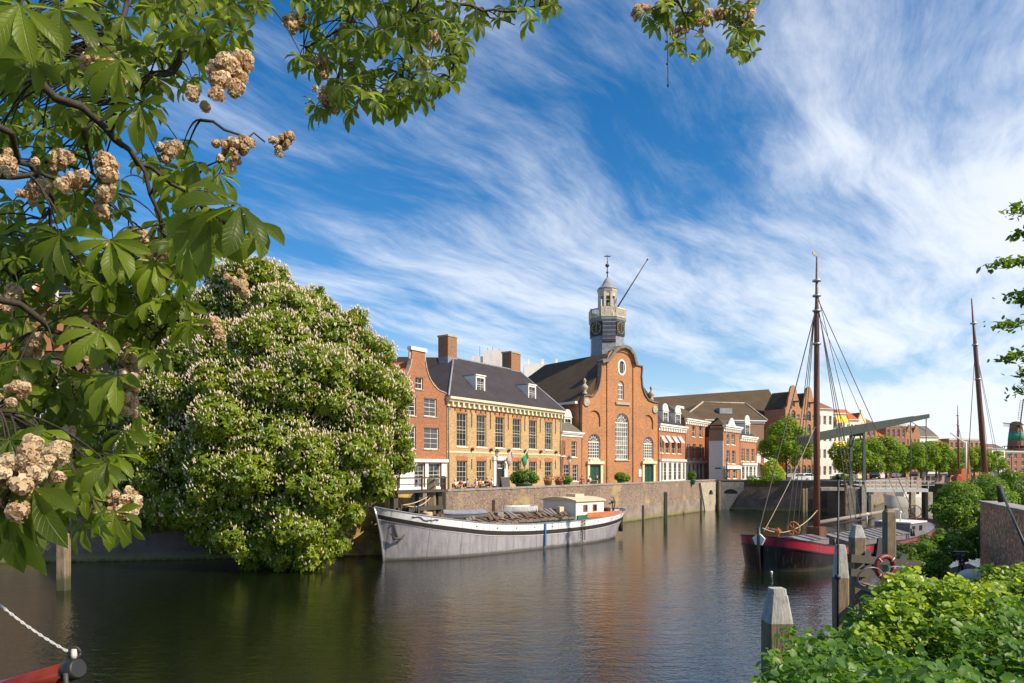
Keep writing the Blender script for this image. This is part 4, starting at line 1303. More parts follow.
far_house('twin_gable_cottage', 'tan gabled house, left one of a small pair below the beam end', 906, 913, 174, 434, 425.5, 'brick_tan', 'roof_rust', 'gable', 3, 2)
far_house('twin_gable_cottage', 'tan gabled house, right one of a small pair below the beam end', 913, 920, 176, 434, 426, 'brick_tan', 'roof_rust', 'gable', 3, 2)
far_house('grey_roofed_house', 'white walled house with long grey roof near the beam end', 920, 938, 180, 437, 426, 'whitewall', 'roof_grey', 'ridge', 3, 4)
far_house('orange_cottage', 'small house with orange roof right of the grey roofed house', 938.5, 949, 190, 449, 438, 'brick_tan', 'roof_orange', 'ridge', 2, 3)
far_house('brown_apartment_block', 'low brown block with flat roof between the two far masts', 949, 979, 200, 440, 437, 'brick_tan', 'roof_grey', 'flat', 4, 6)
far_house('far_row_house', 'small reddish far house right of the leaning mast', 979, 992, 215, 448, 443, 'brick_far', 'roof_rust', 'ridge', 3, 3)
far_house('far_grey_house', 'small grey far house left of the windmill', 992, 1005, 225, 449, 444, 'whitewall', 'roof_grey', 'ridge', 3, 3)
far_house('brick_mill_house', 'red brick house at the foot of the windmill', 1005, 1040, 235, 452, 448, 'brick_far', 'roof_rust', 'flat', 3, 5)
# white tower block with aerials behind the long yellow house
p = at(489, 365, 190)
o = empty('white_tower_block', 'distant pale blue-white rooftop block with aerials above the yellow house', 'building', (p.x, p.y, 0))
b = MB(); zt_ = EYE + (HV - 352.5) * 190 / FPX
b.box(-4.5, 3.8, -3, 5, GZ, zt_ - 1.5).box(-1.5, 4.2, -3.4, 5, zt_ - 6, zt_); b.build('wall', MATS['whitewall'], o)
b = MB()
for x in (-2.5, -0.4, 1.0, 2.8): b.tube([(x, 0, zt_ - 1.6), (x, 0, zt_ + random.uniform(1, 2.5))], 0.07, 4)
b.build('aerials', MATS['iron'], o)
p = at(545, 365, 200)
b = MB(); zt_ = EYE + (HV - 364) * 200 / FPX
b.box(-6, 14, 0, 8, GZ, zt_)
o = empty('distant_flat_block', 'distant low rooftop with chimneys between yellow house and church roof', 'building', (p.x, p.y, 0)); b.build('wall', MATS['whitewall'], o)
b = MB()
for x in (-5, -1, 3, 9): b.box(x, x + 0.7, 1, 2, zt_ + 0.002, zt_ + 1.6)
b.build('chimney', MATS['whitewall'], o)

# --- old brick house at the far left, behind the branches
FL = Front(-70, 52, (1.0, 0.06))
hL = house('old_brick_house', 'old brick house with steep tiled roof seen through the branches at left', FL)
LL = FL.s(128); zE = FL.z(100, 352); zR = FL.z(60, 292, 5)
hl = []; ws = []
ZL = Zf(0, 270, 2.07)
for bx_ in ((55, 106, 258, 312), (150, 192, 405, 440), (60, 104, 405, 450), (-60, -10, 258, 312)):
    q = zspan(FL, ZL, *bx_); hl.append(rect(*q)); ws.append(q)
walls(hL, rect(0, LL, 0, zE), hl, 'brick_old', 11)
for q in ws: window(hL, *q, 4, 4, fw=0.09)
MB().box(0, LL, -0.12, -0.003, FL.z(60, ZL(0, 245)[1]) - 0.1, FL.z(60, ZL(0, 236)[1])).build('string_course', MATS['white'], hL)
gx_ = 0.55
b = MB(); b.poly([(-.2, -.4, zE), (LL + .2, -.4, zE), (LL + .2, 5.5, FL.z(100, 322, 5)), (-.2, 5.5, FL.z(100, 322, 5))]).poly([(LL + .2, 11, zE), (-.2, 11, zE), (-.2, 5.5, FL.z(100, 322, 5)), (LL + .2, 5.5, FL.z(100, 322, 5))]).poly([(LL + .2, -.4, zE), (LL + .2, 11, zE), (LL + .2, 5.5, FL.z(100, 322, 5))])
b.build('roof', MATS['roof_rust'], hL)
FL2 = Front(-90, 60, (1.0, 0.03))
hL2 = house('tall_white_gabled_house', 'taller pale house with brown roof and white dormer behind the old brick house', FL2)
LL2 = FL2.s(92); zE = FL2.z(50, 312); zR = FL2.z(50, 272, 5)
walls(hL2, rect(0, LL2, 0, zE), [], 'brick_tan', 11)
hip_roof(hL2, 0, LL2, 0, 11, zE, zR, 1, 5.5, 'roof_rust')
xd = FL2.s(72, 1); dormer(hL2, xd, 0.8, FL2.z(72, 312, 1), 2.6, 2.6, 2.5); xd = FL2.s(8, 1); dormer(hL2, xd, 0.8, FL2.z(8, 308, 1), 2.0, 2.6, 2.5)
# ------------------------------------------------------------------ trees and shrubs
leafmat('leaf_chestnut', (0.06, 0.135, 0.01), (0.27, 0.33, 0.03), 0.3)
leafmat('leaf_street', (0.055, 0.125, 0.01), (0.22, 0.35, 0.03), 0.4)
leafmat('leaf_lime', (0.03, 0.095, 0.010), (0.13, 0.26, 0.03), 0.38, gloss=0.4, spec=0.3)
leafmat('leaf_bright', (0.09, 0.20, 0.015), (0.38, 0.50, 0.06), 0.4, gloss=0.35)
leafmat('leaf_shrub', (0.03, 0.10, 0.01), (0.17, 0.29, 0.03), 0.35)
leafmat('leaf_near', (0.022, 0.058, 0.006), (0.085, 0.155, 0.016), 0.42, gloss=0.42, tcol=(0.30, 0.42, 0.03))
leafmat('leaf_elm', (0.05, 0.12, 0.012), (0.15, 0.26, 0.03), 0.45)
leafmat('blossom', (0.55, 0.44, 0.30), (0.84, 0.76, 0.58), 0.25, gloss=0.8, tcol=(0.8, 0.6, 0.4), spec=0.1)
leafmat('blossom_near', (0.48, 0.33, 0.18), (0.96, 0.90, 0.68), 0.5, gloss=0.85, tcol=(0.9, 0.55, 0.3), spec=0.1)


def rot_from(n, up_rand):
    """stack of frames (M,3,3): columns x,y,z with z = n"""
    n = n / np.linalg.norm(n, axis=1, keepdims=True)
    a = up_rand - n * np.sum(n * up_rand, axis=1, keepdims=True)
    a /= np.maximum(np.linalg.norm(a, axis=1, keepdims=True), 1e-6)
    b = np.cross(n, a)
    return np.stack([a, b, n], axis=2)


def scatter_mesh(name, tv, tf, pos, frames, size, mats, rs, rnd=None, smooth=False):
    """numpy copies of a small template into one mesh, with a random value per leaf for the material"""
    tv = np.asarray(tv, float); M = len(pos); nv = len(tv)
    v = np.einsum('mij,kj->mki', frames, tv) * np.asarray(size).reshape(-1, 1, 1) + np.asarray(pos)[:, None, :]
    v = v.reshape(-1, 3)
    me = bpy.data.meshes.new(name)
    loops, starts, tot = [], [], []
    fl = [len(f) for f in tf]
    base = np.concatenate([np.asarray(f) for f in tf])
    idx = (base[None, :] + (np.arange(M) * nv)[:, None]).reshape(-1)
    ltot = np.tile(np.asarray(fl), M)
    lstart = np.concatenate([[0], np.cumsum(ltot)[:-1]])
    me.vertices.add(len(v)); me.vertices.foreach_set('co', v.reshape(-1).astype(np.float32))
    me.loops.add(len(idx)); me.loops.foreach_set('vertex_index', idx.astype(np.int32))
    me.polygons.add(len(ltot)); me.polygons.foreach_set('loop_start', lstart.astype(np.int32)); me.polygons.foreach_set('loop_total', ltot.astype(np.int32))
    if smooth: me.polygons.foreach_set('use_smooth', np.ones(len(ltot), bool))
    for m in (mats if isinstance(mats, (list, tuple)) else [mats]): me.materials.append(m)
    me.update(calc_edges=True)
    at_ = me.attributes.new('rnd', 'FLOAT', 'FACE')
    r = (rnd if rnd is not None else rs.rand(M))
    at_.data.foreach_set('value', np.repeat(r, len(fl)).astype(np.float32))
    return me


LEAF_V = [(0, -0.5, 0), (0.32, 0, 0.10), (0, 0.5, -0.05), (-0.32, 0, 0.10)]
LEAF_F = [(0, 1, 2), (0, 2, 3)]
# a spray of five leaflets, as chestnut leaves look from a distance
def palm_simple(n=5):
    v = [(0, 0, 0)]; f = []
    for i in range(n):
        a = (i - (n - 1) / 2) * R(52)
        c, s_ = math.sin(a), math.cos(a)
        px_, py_ = s_, -c
        b = len(v)
        v += [(c * 0.38 + px_ * 0.13, s_ * 0.38 + py_ * 0.13, -0.02), (c * 0.62, s_ * 0.62, -0.16), (c * 0.38 - px_ * 0.13, s_ * 0.38 - py_ * 0.13, -0.02)]
        f.append((0, b, b + 1, b + 2))
    return v, f
PALM = palm_simple()
SPIKE_V = [(0, 0, 0.6), (0.17, 0, 0), (0.05, 0.16, 0.02), (-0.14, 0.1, 0), (-0.14, -0.1, 0.02), (0.05, -0.16, 0), (0, 0, -0.1)]
SPIKE_F = [(0, 1, 2), (0, 2, 3), (0, 3, 4), (0, 4, 5), (0, 5, 1), (6, 2, 1), (6, 3, 2), (6, 4, 3), (6, 5, 4), (6, 1, 5)]


def unit(rs, n):
    v = rs.randn(n, 3); return v / np.linalg.norm(v, axis=1, keepdims=True)


def lobes_points(rs, lobes, n, shell=0.35, cull=0.78):
    """points in the outer shells of a set of ellipsoid lobes, dropping those deep inside other lobes"""
    L = np.array([l[:3] for l in lobes], float); Rr = np.array([l[3:6] for l in lobes], float)
    w = Rr[:, 0] * Rr[:, 2] + Rr[:, 1] * Rr[:, 2]; w /= w.sum()
    k_ = rs.choice(len(lobes), n, p=w)
    d = unit(rs, n)
    r = 1 - shell * rs.rand(n) ** 1.6
    p = L[k_] + d * Rr[k_] * r[:, None]
    keep = np.ones(n, bool)
    for i in range(len(lobes)):
        q = (p - L[i]) / Rr[i]
        keep &= ~((np.sum(q * q, axis=1) < cull ** 2) & (k_ != i))
    nn = d / Rr[k_]; nn /= np.linalg.norm(nn, axis=1, keepdims=True)
    return p[keep], nn[keep]


def leafy(name, parent, rs, lobes, n, size, mat, shell=0.35, template=(LEAF_V, LEAF_F), upw=0.6, jit=0.7, cull=0.78, zmin=None, loc=None):
    p, nn = lobes_points(rs, lobes, n, shell, cull)
    if zmin is not None:
        kp = p[:, 2] > zmin; p, nn = p[kp], nn[kp]
    m = len(p)
    nrm = nn + np.array([0, 0, upw]) + rs.randn(m, 3) * jit * 0.6
    fr = rot_from(nrm, rs.randn(m, 3))
    sz = size * (0.65 + 0.7 * rs.rand(m))
    me = scatter_mesh(name, template[0], template[1], p, fr, sz, mat, rs)
    return link(name, me, parent, loc)


def lobe_cloud(rs, c, r, n, rl, flat=0.85):
    """n lobes spread over an ellipsoid c, r"""
    out = [(c[0], c[1], c[2], r[0] * 0.75, r[1] * 0.75, r[2] * 0.75)]
    for i in range(n):
        d = unit(rs, 1)[0]
        k_ = 0.55 + 0.35 * rs.rand()
        s_ = rl * (0.7 + 0.6 * rs.rand())
        out.append((c[0] + d[0] * r[0] * k_, c[1] + d[1] * r[1] * k_, c[2] + d[2] * r[2] * k_, s_, s_, s_ * flat))
    return out


# --- the big flowering chestnut overhanging the water
rs = np.random.RandomState(11)
ctree = empty('chestnut_tree', 'huge flowering chestnut tree covered in white blossom, overhanging the water left of the barge', 'tree', (-17.2, 51.5, GZ))
lb = []
SP = [  # (u, v, radius in metres) of the main bulges, read as directions, set at their own depths
    (262, 310, 3.0, 47), (222, 312, 2.6, 48), (300, 330, 2.6, 46), (340, 345, 2.8, 46), (190, 335, 2.6, 48), (150, 350, 2.4, 50), (362, 380, 2.1, 48),
    (240, 365, 3.6, 44), (300, 375, 3.6, 43.5), (350, 405, 3.2, 44.5), (180, 390, 3.4, 45.5), (380, 425, 1.8, 46.5), (130, 400, 2.2, 48), (152, 322, 2.2, 49.5), (128, 352, 2.0, 49.5), (390, 450, 1.6, 46), (128, 445, 2.2, 47.5),
    (376, 455, 2.0, 47), (340, 460, 3.2, 43.5), (270, 440, 4.0, 42.5), (200, 455, 3.6, 44), (150, 480, 2.6, 46), (235, 505, 3.0, 42.5), (300, 510, 3.2, 42),
    (190, 505, 2.2, 43.8), (322, 525, 1.8, 43), (262, 540, 1.9, 42), (300, 545, 1.6, 41.8), (225, 532, 1.5, 42.6), (160, 505, 1.6, 45.5), (285, 556, 1.0, 41.8), (328, 548, 1.0, 42.6), (262, 290, 1.8, 48), (310, 302, 1.3, 48)]
for (u_, v_, r_, Y_) in SP:
    p = at(u_, v_, Y_ + 1.0) - Vector(ctree.location)
    lb.append((p.x, p.y, p.z, r_ * .86, r_ * .86, r_ * 0.78))
    for j in range(14):
        d = unit(rs, 1)[0]; d[1] = -abs(d[1]) * 0.9 if rs.rand() < 0.7 else d[1]
        s_ = r_ * (0.20 + 0.24 * rs.rand())
        lb.append((p.x + d[0] * r_ * 0.98, p.y + d[1] * r_ * 0.98, p.z + d[2] * r_ * 0.9, s_, s_, s_ * 0.85))
zmin = 0.1 - GZ
leafy('crown', ctree, rs, lb, 90000, 0.48, MATS['leaf_chestnut'], shell=0.42, template=PALM, upw=0.5, jit=0.8, cull=0.7, zmin=zmin)
p, nn = lobes_points(rs, lb, 74000, 0.08, 0.9)
kp = (p[:, 2] > zmin + 0.2) & (nn[:, 2] > -0.45) & (rs.rand(len(p)) < np.clip(0.35 + 0.11 * (p[:, 2] + 1.0), 0.3, 1.0)); p, nn = p[kp], nn[kp]; p = p + nn * 0.12
# flower candles stand upright
fr = rot_from(nn * 0.5 + np.array([0, 0, 1.0]) + rs.randn(len(p), 3) * 0.2, rs.randn(len(p), 3))
me = scatter_mesh('blossom', SPIKE_V, SPIKE_F, p, fr, 0.31 * (0.5 + 0.8 * rs.rand(len(p))), MATS['blossom'], rs, smooth=True)
tag(link('blossom', me, ctree), kind='stuff')
b = MB()
b.tube([(0, 0, 0), (0.2, -0.3, 2.2), (0.1, -0.8, 4.5)], [0.62, 0.48, 0.42], 10)
for (tx, ty, tz_) in ((-5.5, -3, 7.5), (4.5, -5, 8.5), (0.5, -6.5, 5), (-3.5, -5.5, 3.4), (6.0, -5.2, 3.0), (1, -2, 13.0), (-2.5, 0, 11), (2.5, -7.5, 1.2), (-1.0, -8, 0.5), (6.5, -4, 0.6)):
    e = Vector((tx, ty, tz_)); s0 = Vector((0.15, -0.6, 3.4)); m_ = s0.lerp(e, 0.5) + Vector((0, 0, 1.1))
    b.tube([s0, m_, e], [0.26, 0.16, 0.05], 7)
b.build('trunk', MATS['bark_dark'], ctree)

# --- street trees
def street_tree_mesh(seed, h_=8.2, w_=3.0, n=3600, lsize=0.36):
    rs_ = np.random.RandomState(seed)
    lobes = lobe_cloud(rs_, (0, 0, h_ * 0.56), (w_, w_, h_ * 0.41), 30, w_ * 0.36)
    p, nn = lobes_points(rs_, lobes, n, 0.4, 0.72)
    nrm = nn + np.array([0, 0, 0.6]) + rs_.randn(len(p), 3) * 0.5
    me = scatter_mesh('crown', LEAF_V, LEAF_F, p, rot_from(nrm, rs_.randn(len(p), 3)), lsize * (0.6 + 0.8 * rs_.rand(len(p))), MATS['leaf_street'], rs_)
    b = MB(); b.tube([(0, 0, 0), (0.05, 0, h_ * 0.25), (0, 0.05, h_ * 0.6)], [0.2, 0.15, 0.08], 7)
    for i in range(5):
        a = i * 1.3; b.tube([(0, 0, h_ * 0.28), (math.cos(a) * w_ * 0.6, math.sin(a) * w_ * 0.6, h_ * (0.5 + 0.05 * i))], [0.1, 0.03], 5)
    return me, b.mesh('trunk', MATS['bark'])


variants = [street_tree_mesh(20 + i, 8.0 + 0.4 * i, 2.9, 6500, 0.42) for i in range(3)]
row = [(850, 133), (866, 134), (886, 139), (905, 147), (921, 156), (936, 166), (949, 176), (962, 187), (974, 199), (985, 212), (995, 226), (1004, 240), (1012, 255), (1020, 270), (1028, 286), (1036, 302)]
ords = ['first, beside the left bridge posts', 'second, between the bridge posts', 'third, large one left above the bridge deck', 'fourth, above the middle of the bridge deck', 'fifth, left of the bridge chain', 'sixth, right of the bridge chain', 'seventh, left of the thin mast', 'eighth, right of the thin mast', 'ninth, left of the leaning mast', 'tenth, right of the leaning mast', 'eleventh from the bridge', 'twelfth from the bridge', 'thirteenth, under the windmill', 'fourteenth, right of the windmill', 'fifteenth from the bridge', 'last at the right edge']
for i, (u_, Y_) in enumerate(row):
    g_ = ground(u_, Y_, GZ)
    t = empty('quay_tree', 'clipped light green quay tree, ' + ords[i], 'tree', g_, random.uniform(0, 6), 'clipped trees along the far quay')
    cm, tm = variants[i % 3]
    link('crown', cm, t); link('trunk', tm, t)
    t.scale = (random.uniform(1.12, 1.3),) * 2 + (random.uniform(0.94, 1.04),)
g_ = ground(786, 108, GZ)
t = empty('maple_tree', 'bright green young tree standing on the quay in front of the twin gabled warehouse', 'tree', g_)
rs = np.random.RandomState(5)
lobes = [(0, 0, 6.3, 3.0, 3.0, 3.0), (-2.2, 0.3, 5.2, 2.0, 2.0, 1.6), (2.4, 0, 5.3, 2.0, 2.0, 1.6), (0.3, 0.2, 8.6, 1.7, 1.7, 1.9), (-1.2, 0, 7.8, 1.8, 1.8, 1.6), (1.8, 0, 7.2, 1.6, 1.6, 1.6)]
for j in range(26):
    d = unit(rs, 1)[0]; lobes.append((d[0] * 3.4, d[1] * 3, 6.1 + d[2] * 3.1, 0.8, 0.8, 0.65))
leafy('crown', t, rs, lobes, 9000, 0.40, MATS['leaf_street'], shell=0.5, cull=0.7)
b = MB().tube([(0, 0, 0), (0.05, 0, 2.5), (0, 0, 6)], [0.17, 0.14, 0.07], 7)
for i in range(5):
    a = i * 1.35; b.tube([(0, 0, 2.6 + 0.3 * i), (math.cos(a) * 2.2, math.sin(a) * 2.2, 5 + 0.5 * i)], [0.09, 0.03], 5)
b.build('trunk', MATS['bark_dark'], t)


def bush(name, label, u_, Y_, z0, lobes, n, size, mat, cat='shrub', group=None, seed=3, shell=0.5, planter=None):
    rs_ = np.random.RandomState(seed)
    o = empty(name, label, cat, ground(u_, Y_, z0), 0, group)
    leafy('foliage', o, rs_, lobes, n, size, MATS[mat], shell=shell, cull=0.7)
    b = MB()
    for l in lobes[:6]: b.tube([(0, 0, 0), (l[0] * 0.8, l[1] * 0.8, l[2])], [0.05, 0.02], 5)
    b.build('stem', MATS['bark_dark'], o)
    if planter: MB().lathe([(planter * 0.7, 0), (planter, 0.7), (planter * 1.05, 0.75), (planter * 0.9, 0.74)], (0, 0, 0), 14).build('planter', MATS['green_paint'], o)
    return o


rs = np.random.RandomState(9)
bush('yellow_green_bush', 'round yellow-green bush growing under the street tree', 771, 104, GZ, [(0, 0, 1.7, 1.5, 1.3, 1.8), (1, 0, 1.2, 1.2, 1, 1.3), (0.2, 0, 2.8, 0.9, 0.9, 1)], 2500, 0.3, 'leaf_bright')
MBc = MB().box(-1.6, 1.6, -0.5, 0.5, 0, 1.0)
MBc.cur = 1
o = empty('dark_hedge', 'clipped dark green hedge block under the street tree', 'hedge', ground(764, 101, GZ), R(-25))
lobesH = [(x * 0.5, 0, 0.6, 0.5, 0.55, 0.6) for x in range(-4, 5)]
leafy('foliage', o, np.random.RandomState(4), lobesH, 1800, 0.22, MATS['leaf_shrub'], shell=0.4)
bush('potted_shrub', 'large light green shrub in a green tub on the terrace of the yellow house', 524, 70.5, GZ, [(0, 0, 1.5, 1.1, 1.0, 0.75), (-0.8, 0, 1.3, 0.7, 0.7, 0.6), (0.9, 0, 1.25, 0.7, 0.7, 0.5)], 2400, 0.2, 'leaf_lime', planter=0.9)
bush('potted_shrub', 'green shrub in front of the middle of the church', 621, 88.5, GZ, [(0, 0, 1.2, 0.85, 0.8, 0.6), (0.7, 0, 1.05, 0.5, 0.5, 0.45)], 1400, 0.22, 'leaf_street', planter=0.5)
bush('potted_shrub', 'small green shrub before the small tan house', 566.5, 77, GZ, [(0, 0, 1.05, 0.65, 0.6, 0.45)], 900, 0.2, 'leaf_street', planter=0.4)
bush('potted_shrub', 'dark green potted shrub before the white fronted houses', 692, 97, GZ, [(0, 0, 1.3, 0.6, 0.6, 0.7)], 700, 0.25, 'leaf_shrub', planter=0.5)
bush('bridge_bush', 'low clipped olive bush at the foot of the drawbridge posts', 841, 100, GZ, [(0, 0, 0.9, 1.2, 1.0, 0.6), (1.2, 0, 0.7, 0.8, 0.8, 0.5)], 1200, 0.25, 'leaf_street')
for i, (u_, s_) in enumerate(((548, 1.0), (559, 0.9))):
    o = empty('flower_tub', ('left' if i == 0 else 'right') + ' one of two terracotta tubs of orange flowers on the quay edge', 'flower pot', ground(u_, 72.5, GZ + 0.45), 0, 'terracotta tubs on the quay')
    MB().lathe([(0.32, 0), (0.45, 0.55), (0.5, 0.6), (0.4, 0.6)], (0, 0, 0), 12).build('pot', MATS['terracotta'], o)
    me = scatter_mesh('flowers', LEAF_V, LEAF_F, np.random.RandomState(i).randn(160, 3) * (0.25, 0.25, 0.15) + (0, 0, 0.8), rot_from(np.random.RandomState(i).randn(160, 3) + (0, 0, 1), np.random.RandomState(2).randn(160, 3)), np.full(160, 0.18), MATS['terracotta'], np.random.RandomState(i))
    link('flowers', me, o)

# --- shrubs on our side
rs = np.random.RandomState(31)
lobes = []
for (u_, v_, r_, Y_) in ((960, 497, 1.0, 34), (985, 490, 1.0, 35), (1010, 488, 1.1, 36), (1035, 488, 1.3, 36), (955, 515, 0.9, 33), (965, 535, 0.8, 32.5), (952, 500, 0.6, 33.5), (975, 552, 0.35, 32.0), (968, 548, 0.55, 32.2), (1000, 500, 0.8, 33.5)):
    p = at(u_, v_, Y_)
    lobes.append((p.x, p.y, p.z, r_, r_, r_ * 0.8))
    for j in range(6):
        d = unit(rs, 1)[0]; lobes.append((p.x + d[0] * r_, p.y + d[1] * r_, p.z + d[2] * r_ * 0.75, r_ * 0.35, r_ * 0.35, r_ * 0.3))
o = empty('cedar_shrub', 'spreading dark green shrub spilling over the end of the old brick wall at right', 'shrub', (22.0, 34.0, 4.3))
lobes = [(l[0] - 22, l[1] - 34, l[2] - 4.3) + l[3:] for l in lobes]
leafy('foliage', o, rs, lobes, 26000, 0.13, MATS['leaf_shrub'], shell=0.5, cull=0.75)
b = MB()
for l in lobes[::7]: b.tube([(0, 0, -0.5), (l[0] * 0.9, l[1] * 0.9, l[2])], [0.07, 0.02], 5)
b.build('stem', MATS['bark_dark'], o)
lobes = []
for (u_, v_, r_, Y_) in ((922, 553, 0.75, 29.5), (943, 548, 0.8, 30), (958, 548, 0.6, 30), (908, 562, 0.6, 29), (930, 565, 0.7, 28.5), (915, 572, 0.6, 28)):
    p = at(u_, v_, Y_); lobes.append((p.x - 17.6, p.y - 29.5, p.z - 1.5, r_, r_, r_ * 0.8))
    for j in range(5):
        d = unit(rs, 1)[0]; lobes.append((p.x - 17.6 + d[0] * r_, p.y - 29.5 + d[1] * r_, p.z - 1.5 + d[2] * r_ * 0.75, r_ * 0.35, r_ * 0.35, r_ * 0.3))
o = empty('round_shrub', 'rounded mid green shrub on the low landing below the old wall', 'shrub', (17.6, 29.5, 1.5))
leafy('foliage', o, rs, lobes, 14000, 0.12, MATS['leaf_shrub'], shell=0.5, cull=0.75)
b = MB()
for l in lobes[::6]: b.tube([(0, 0, 0), (l[0] * 0.9, l[1] * 0.9, l[2])], [0.06, 0.02], 5)
b.build('stem', MATS['bark_dark'], o)

# round-leaved ground cover at our feet
ROUND_V = [(0, -0.5, -0.03), (0.36, -0.32, 0.04), (0.5, 0.05, 0.07), (0.3, 0.42, 0.03), (0, 0.56, -0.06), (-0.3, 0.42, 0.03), (-0.5, 0.05, 0.07), (-0.36, -0.32, 0.04), (0, 0, -0.02)]
ROUND_F = [(8, 0, 1, 2), (8, 2, 3, 4), (8, 4, 5, 6), (8, 6, 7, 0)]


def inside(px_, py_, poly):
    n = len(poly); r = np.zeros(len(px_), bool); j = n - 1
    for i in range(n):
        xi, yi = poly[i]; xj, yj = poly[j]
        c = ((yi > py_) != (yj > py_)) & (px_ < (xj - xi) * (py_ - yi) / (yj - yi + 1e-12) + xi)
        r ^= c; j = i
    return r


def sil(px_, py_):
    """height of the planting: clumps about half a metre high over the bank"""
    return 0.42 + 0.17 * np.sin(px_ * 2.1 + 0.7 * py_) + 0.13 * np.sin(py_ * 2.7 - px_ * 1.2) + 0.10 * np.sin(px_ * 6.3 + 1.1) * np.cos(py_ * 5.1) + 0.06 * np.sin(px_ * 13 + py_ * 3) * np.cos(py_ * 11)


def groundcover(name, label, poly, n, size, mat, hmul, seed, base=4.32, cat='shrub'):
    rs_ = np.random.RandomState(seed)
    xs_ = [q[0] for q in poly]; ys_ = [q[1] for q in poly]
    X = rs_.uniform(min(xs_), max(xs_), n * 3); Y = rs_.uniform(min(ys_), max(ys_), n * 3)
    kp = inside(X, Y, poly); X, Y = X[kp][:n], Y[kp][:n]; m = len(X)
    H = sil(X, Y) * hmul
    # lumps: keep the edge lower so that the planting rounds off
    f = 1 - rs_.rand(m) ** 1.7 * 0.85
    Z = H * f
    stalk = rs_.rand(m) < 0.035
    Z[stalk] += rs_.rand(stalk.sum()) * 0.14
    o = empty(name, label, cat, (xs_[0], ys_[0], base))
    P_ = np.stack([X - xs_[0], Y - ys_[0], Z], 1)
    nrm = np.stack([rs_.randn(m) * 0.6, rs_.randn(m) * 0.6 - 0.25, np.ones(m)], 1)
    me = scatter_mesh('foliage', ROUND_V, ROUND_F, P_, rot_from(nrm, rs_.randn(m, 3)), size * (0.4 + 1.25 * rs_.rand(m) ** 1.6), MATS[mat], rs_, smooth=False)
    link('foliage', me, o)
    b = MB()
    for i in range(0, m, 9):
        q = P_[i]; b.tube([(q[0] + rs_.randn() * 0.08, q[1] + rs_.randn() * 0.08, 0), (q[0], q[1], q[2])], [0.004, 0.002], 3, caps=False)
    b.build('stems', MATS['leaf_lime'], o)
    return o


groundcover('groundcover_shrub', 'fresh green round-leaved shrub filling the lower right corner', [(1.30, 4.2), (1.62, 4.9), (2.35, 6.0), (3.6, 7.4), (5.0, 8.6), (5.9, 9.3), (8.4, 10.3), (13, 10.4), (13, 8), (6.2, 3.9), (2.1, 3.9)], 56000, 0.053, 'leaf_lime', 0.95, 41)
groundcover('yellow_green_shrub', 'brightest yellow-green bush at the far edge of the round-leaved shrub', [(3.0, 6.2), (3.9, 7.5), (5.1, 8.7), (6.0, 9.4), (7.4, 9.9), (6.9, 8.9), (5.4, 7.6), (4.2, 6.4)], 14000, 0.050, 'leaf_bright', 1.05, 42)
# ------------------------------------------------------------------ boats
def hullmat(name, col, streak_col, rough=0.5):
    k = NT(name); tc_o = k.tc.outputs['Object']
    n = k.noise(k.scale(tc_o, (2.2, 2.2, 0.12)), 1.6, 5, 0.7)
    n2 = k.noise(tc_o, 0.9, 5, 0.65)
    sp = k.n.new('ShaderNodeSeparateXYZ'); k.l.new(tc_o, sp.inputs[0])
    c = k.mix(k.maprange(n, 0.45, 0.72, 0, 0.55), c4(col), c4(streak_col))
    c = k.mix(k.maprange(n2, 0.46, 0.66, 0, 0.45), c, c4([x * 0.55 for x in col]))
    zz_ = k.math('ADD', sp.outputs[2], k.math('MULTIPLY', n2, 0.3))
    c = k.mix(k.maprange(zz_, 0.42, 0.25, 0, 0.85), c, c4((0.05, 0.05, 0.035)))
    n4 = k.noise(k.scale(tc_o, (7, 7, 0.25)), 1.2, 4, 0.7)
    c = k.mix(k.maprange(n4, 0.55, 0.68, 0, 0.5), c, c4((0.17, 0.085, 0.045)))
    # plate seams
    fr_ = k.math('FRACT', k.math('MULTIPLY', sp.outputs[0], 0.42))
    seam = k.math('LESS_THAN', fr_, 0.03)
    c = k.mix(k.math('MULTIPLY', seam, 0.6), c, c4([x * 0.4 for x in col]))
    k.l.new(c, k.b.inputs['Base Color']); k.b.inputs['Roughness'].default_value = rough
    k.bump(k.math('ADD', n2, k.math('MULTIPLY', seam, -0.5)), 0.25, 0.03)
    MATS[name] = k.m
    return k.m


hullmat('hull_grey', (0.33, 0.32, 0.355), (0.10, 0.075, 0.075))
hullmat('hull_white', (0.78, 0.79, 0.82), (0.45, 0.42, 0.40))
hullmat('hull_dark', (0.008, 0.006, 0.008), (0.03, 0.012, 0.014), 0.3)
hullmat('hull_red', (0.36, 0.02, 0.05), (0.22, 0.02, 0.04), 0.3)
plain('hull_black', (0.03, 0.025, 0.025), 0.45, 0.3)
plain('deck_orange', (0.50, 0.16, 0.05), 0.6, 0.2)
plain('tarp_grey', (0.22, 0.23, 0.27), 0.5, 0.15)
plain('cabin_roof', (0.62, 0.50, 0.34), 0.6, 0.1)
plain('rope', (0.50, 0.42, 0.28), 0.9, 0.2, 12)
plain('rope_dark', (0.10, 0.09, 0.08), 0.9, 0.2, 12)
plain('blue_paint', (0.03, 0.12, 0.3), 0.5, 0.2)
plain('rubber', (0.02, 0.02, 0.022), 0.8, 0.2)
plain('varnish', (0.30, 0.10, 0.035), 0.3, 0.25, 5)
plain('deck_grey', (0.19, 0.175, 0.185), 0.35, 0.2, 3, dirt=((0.14, 0.11, 0.1), 1.2, 0.5))
plain('chrome', (0.55, 0.55, 0.56), 0.3, 0.1, metal=0.8)


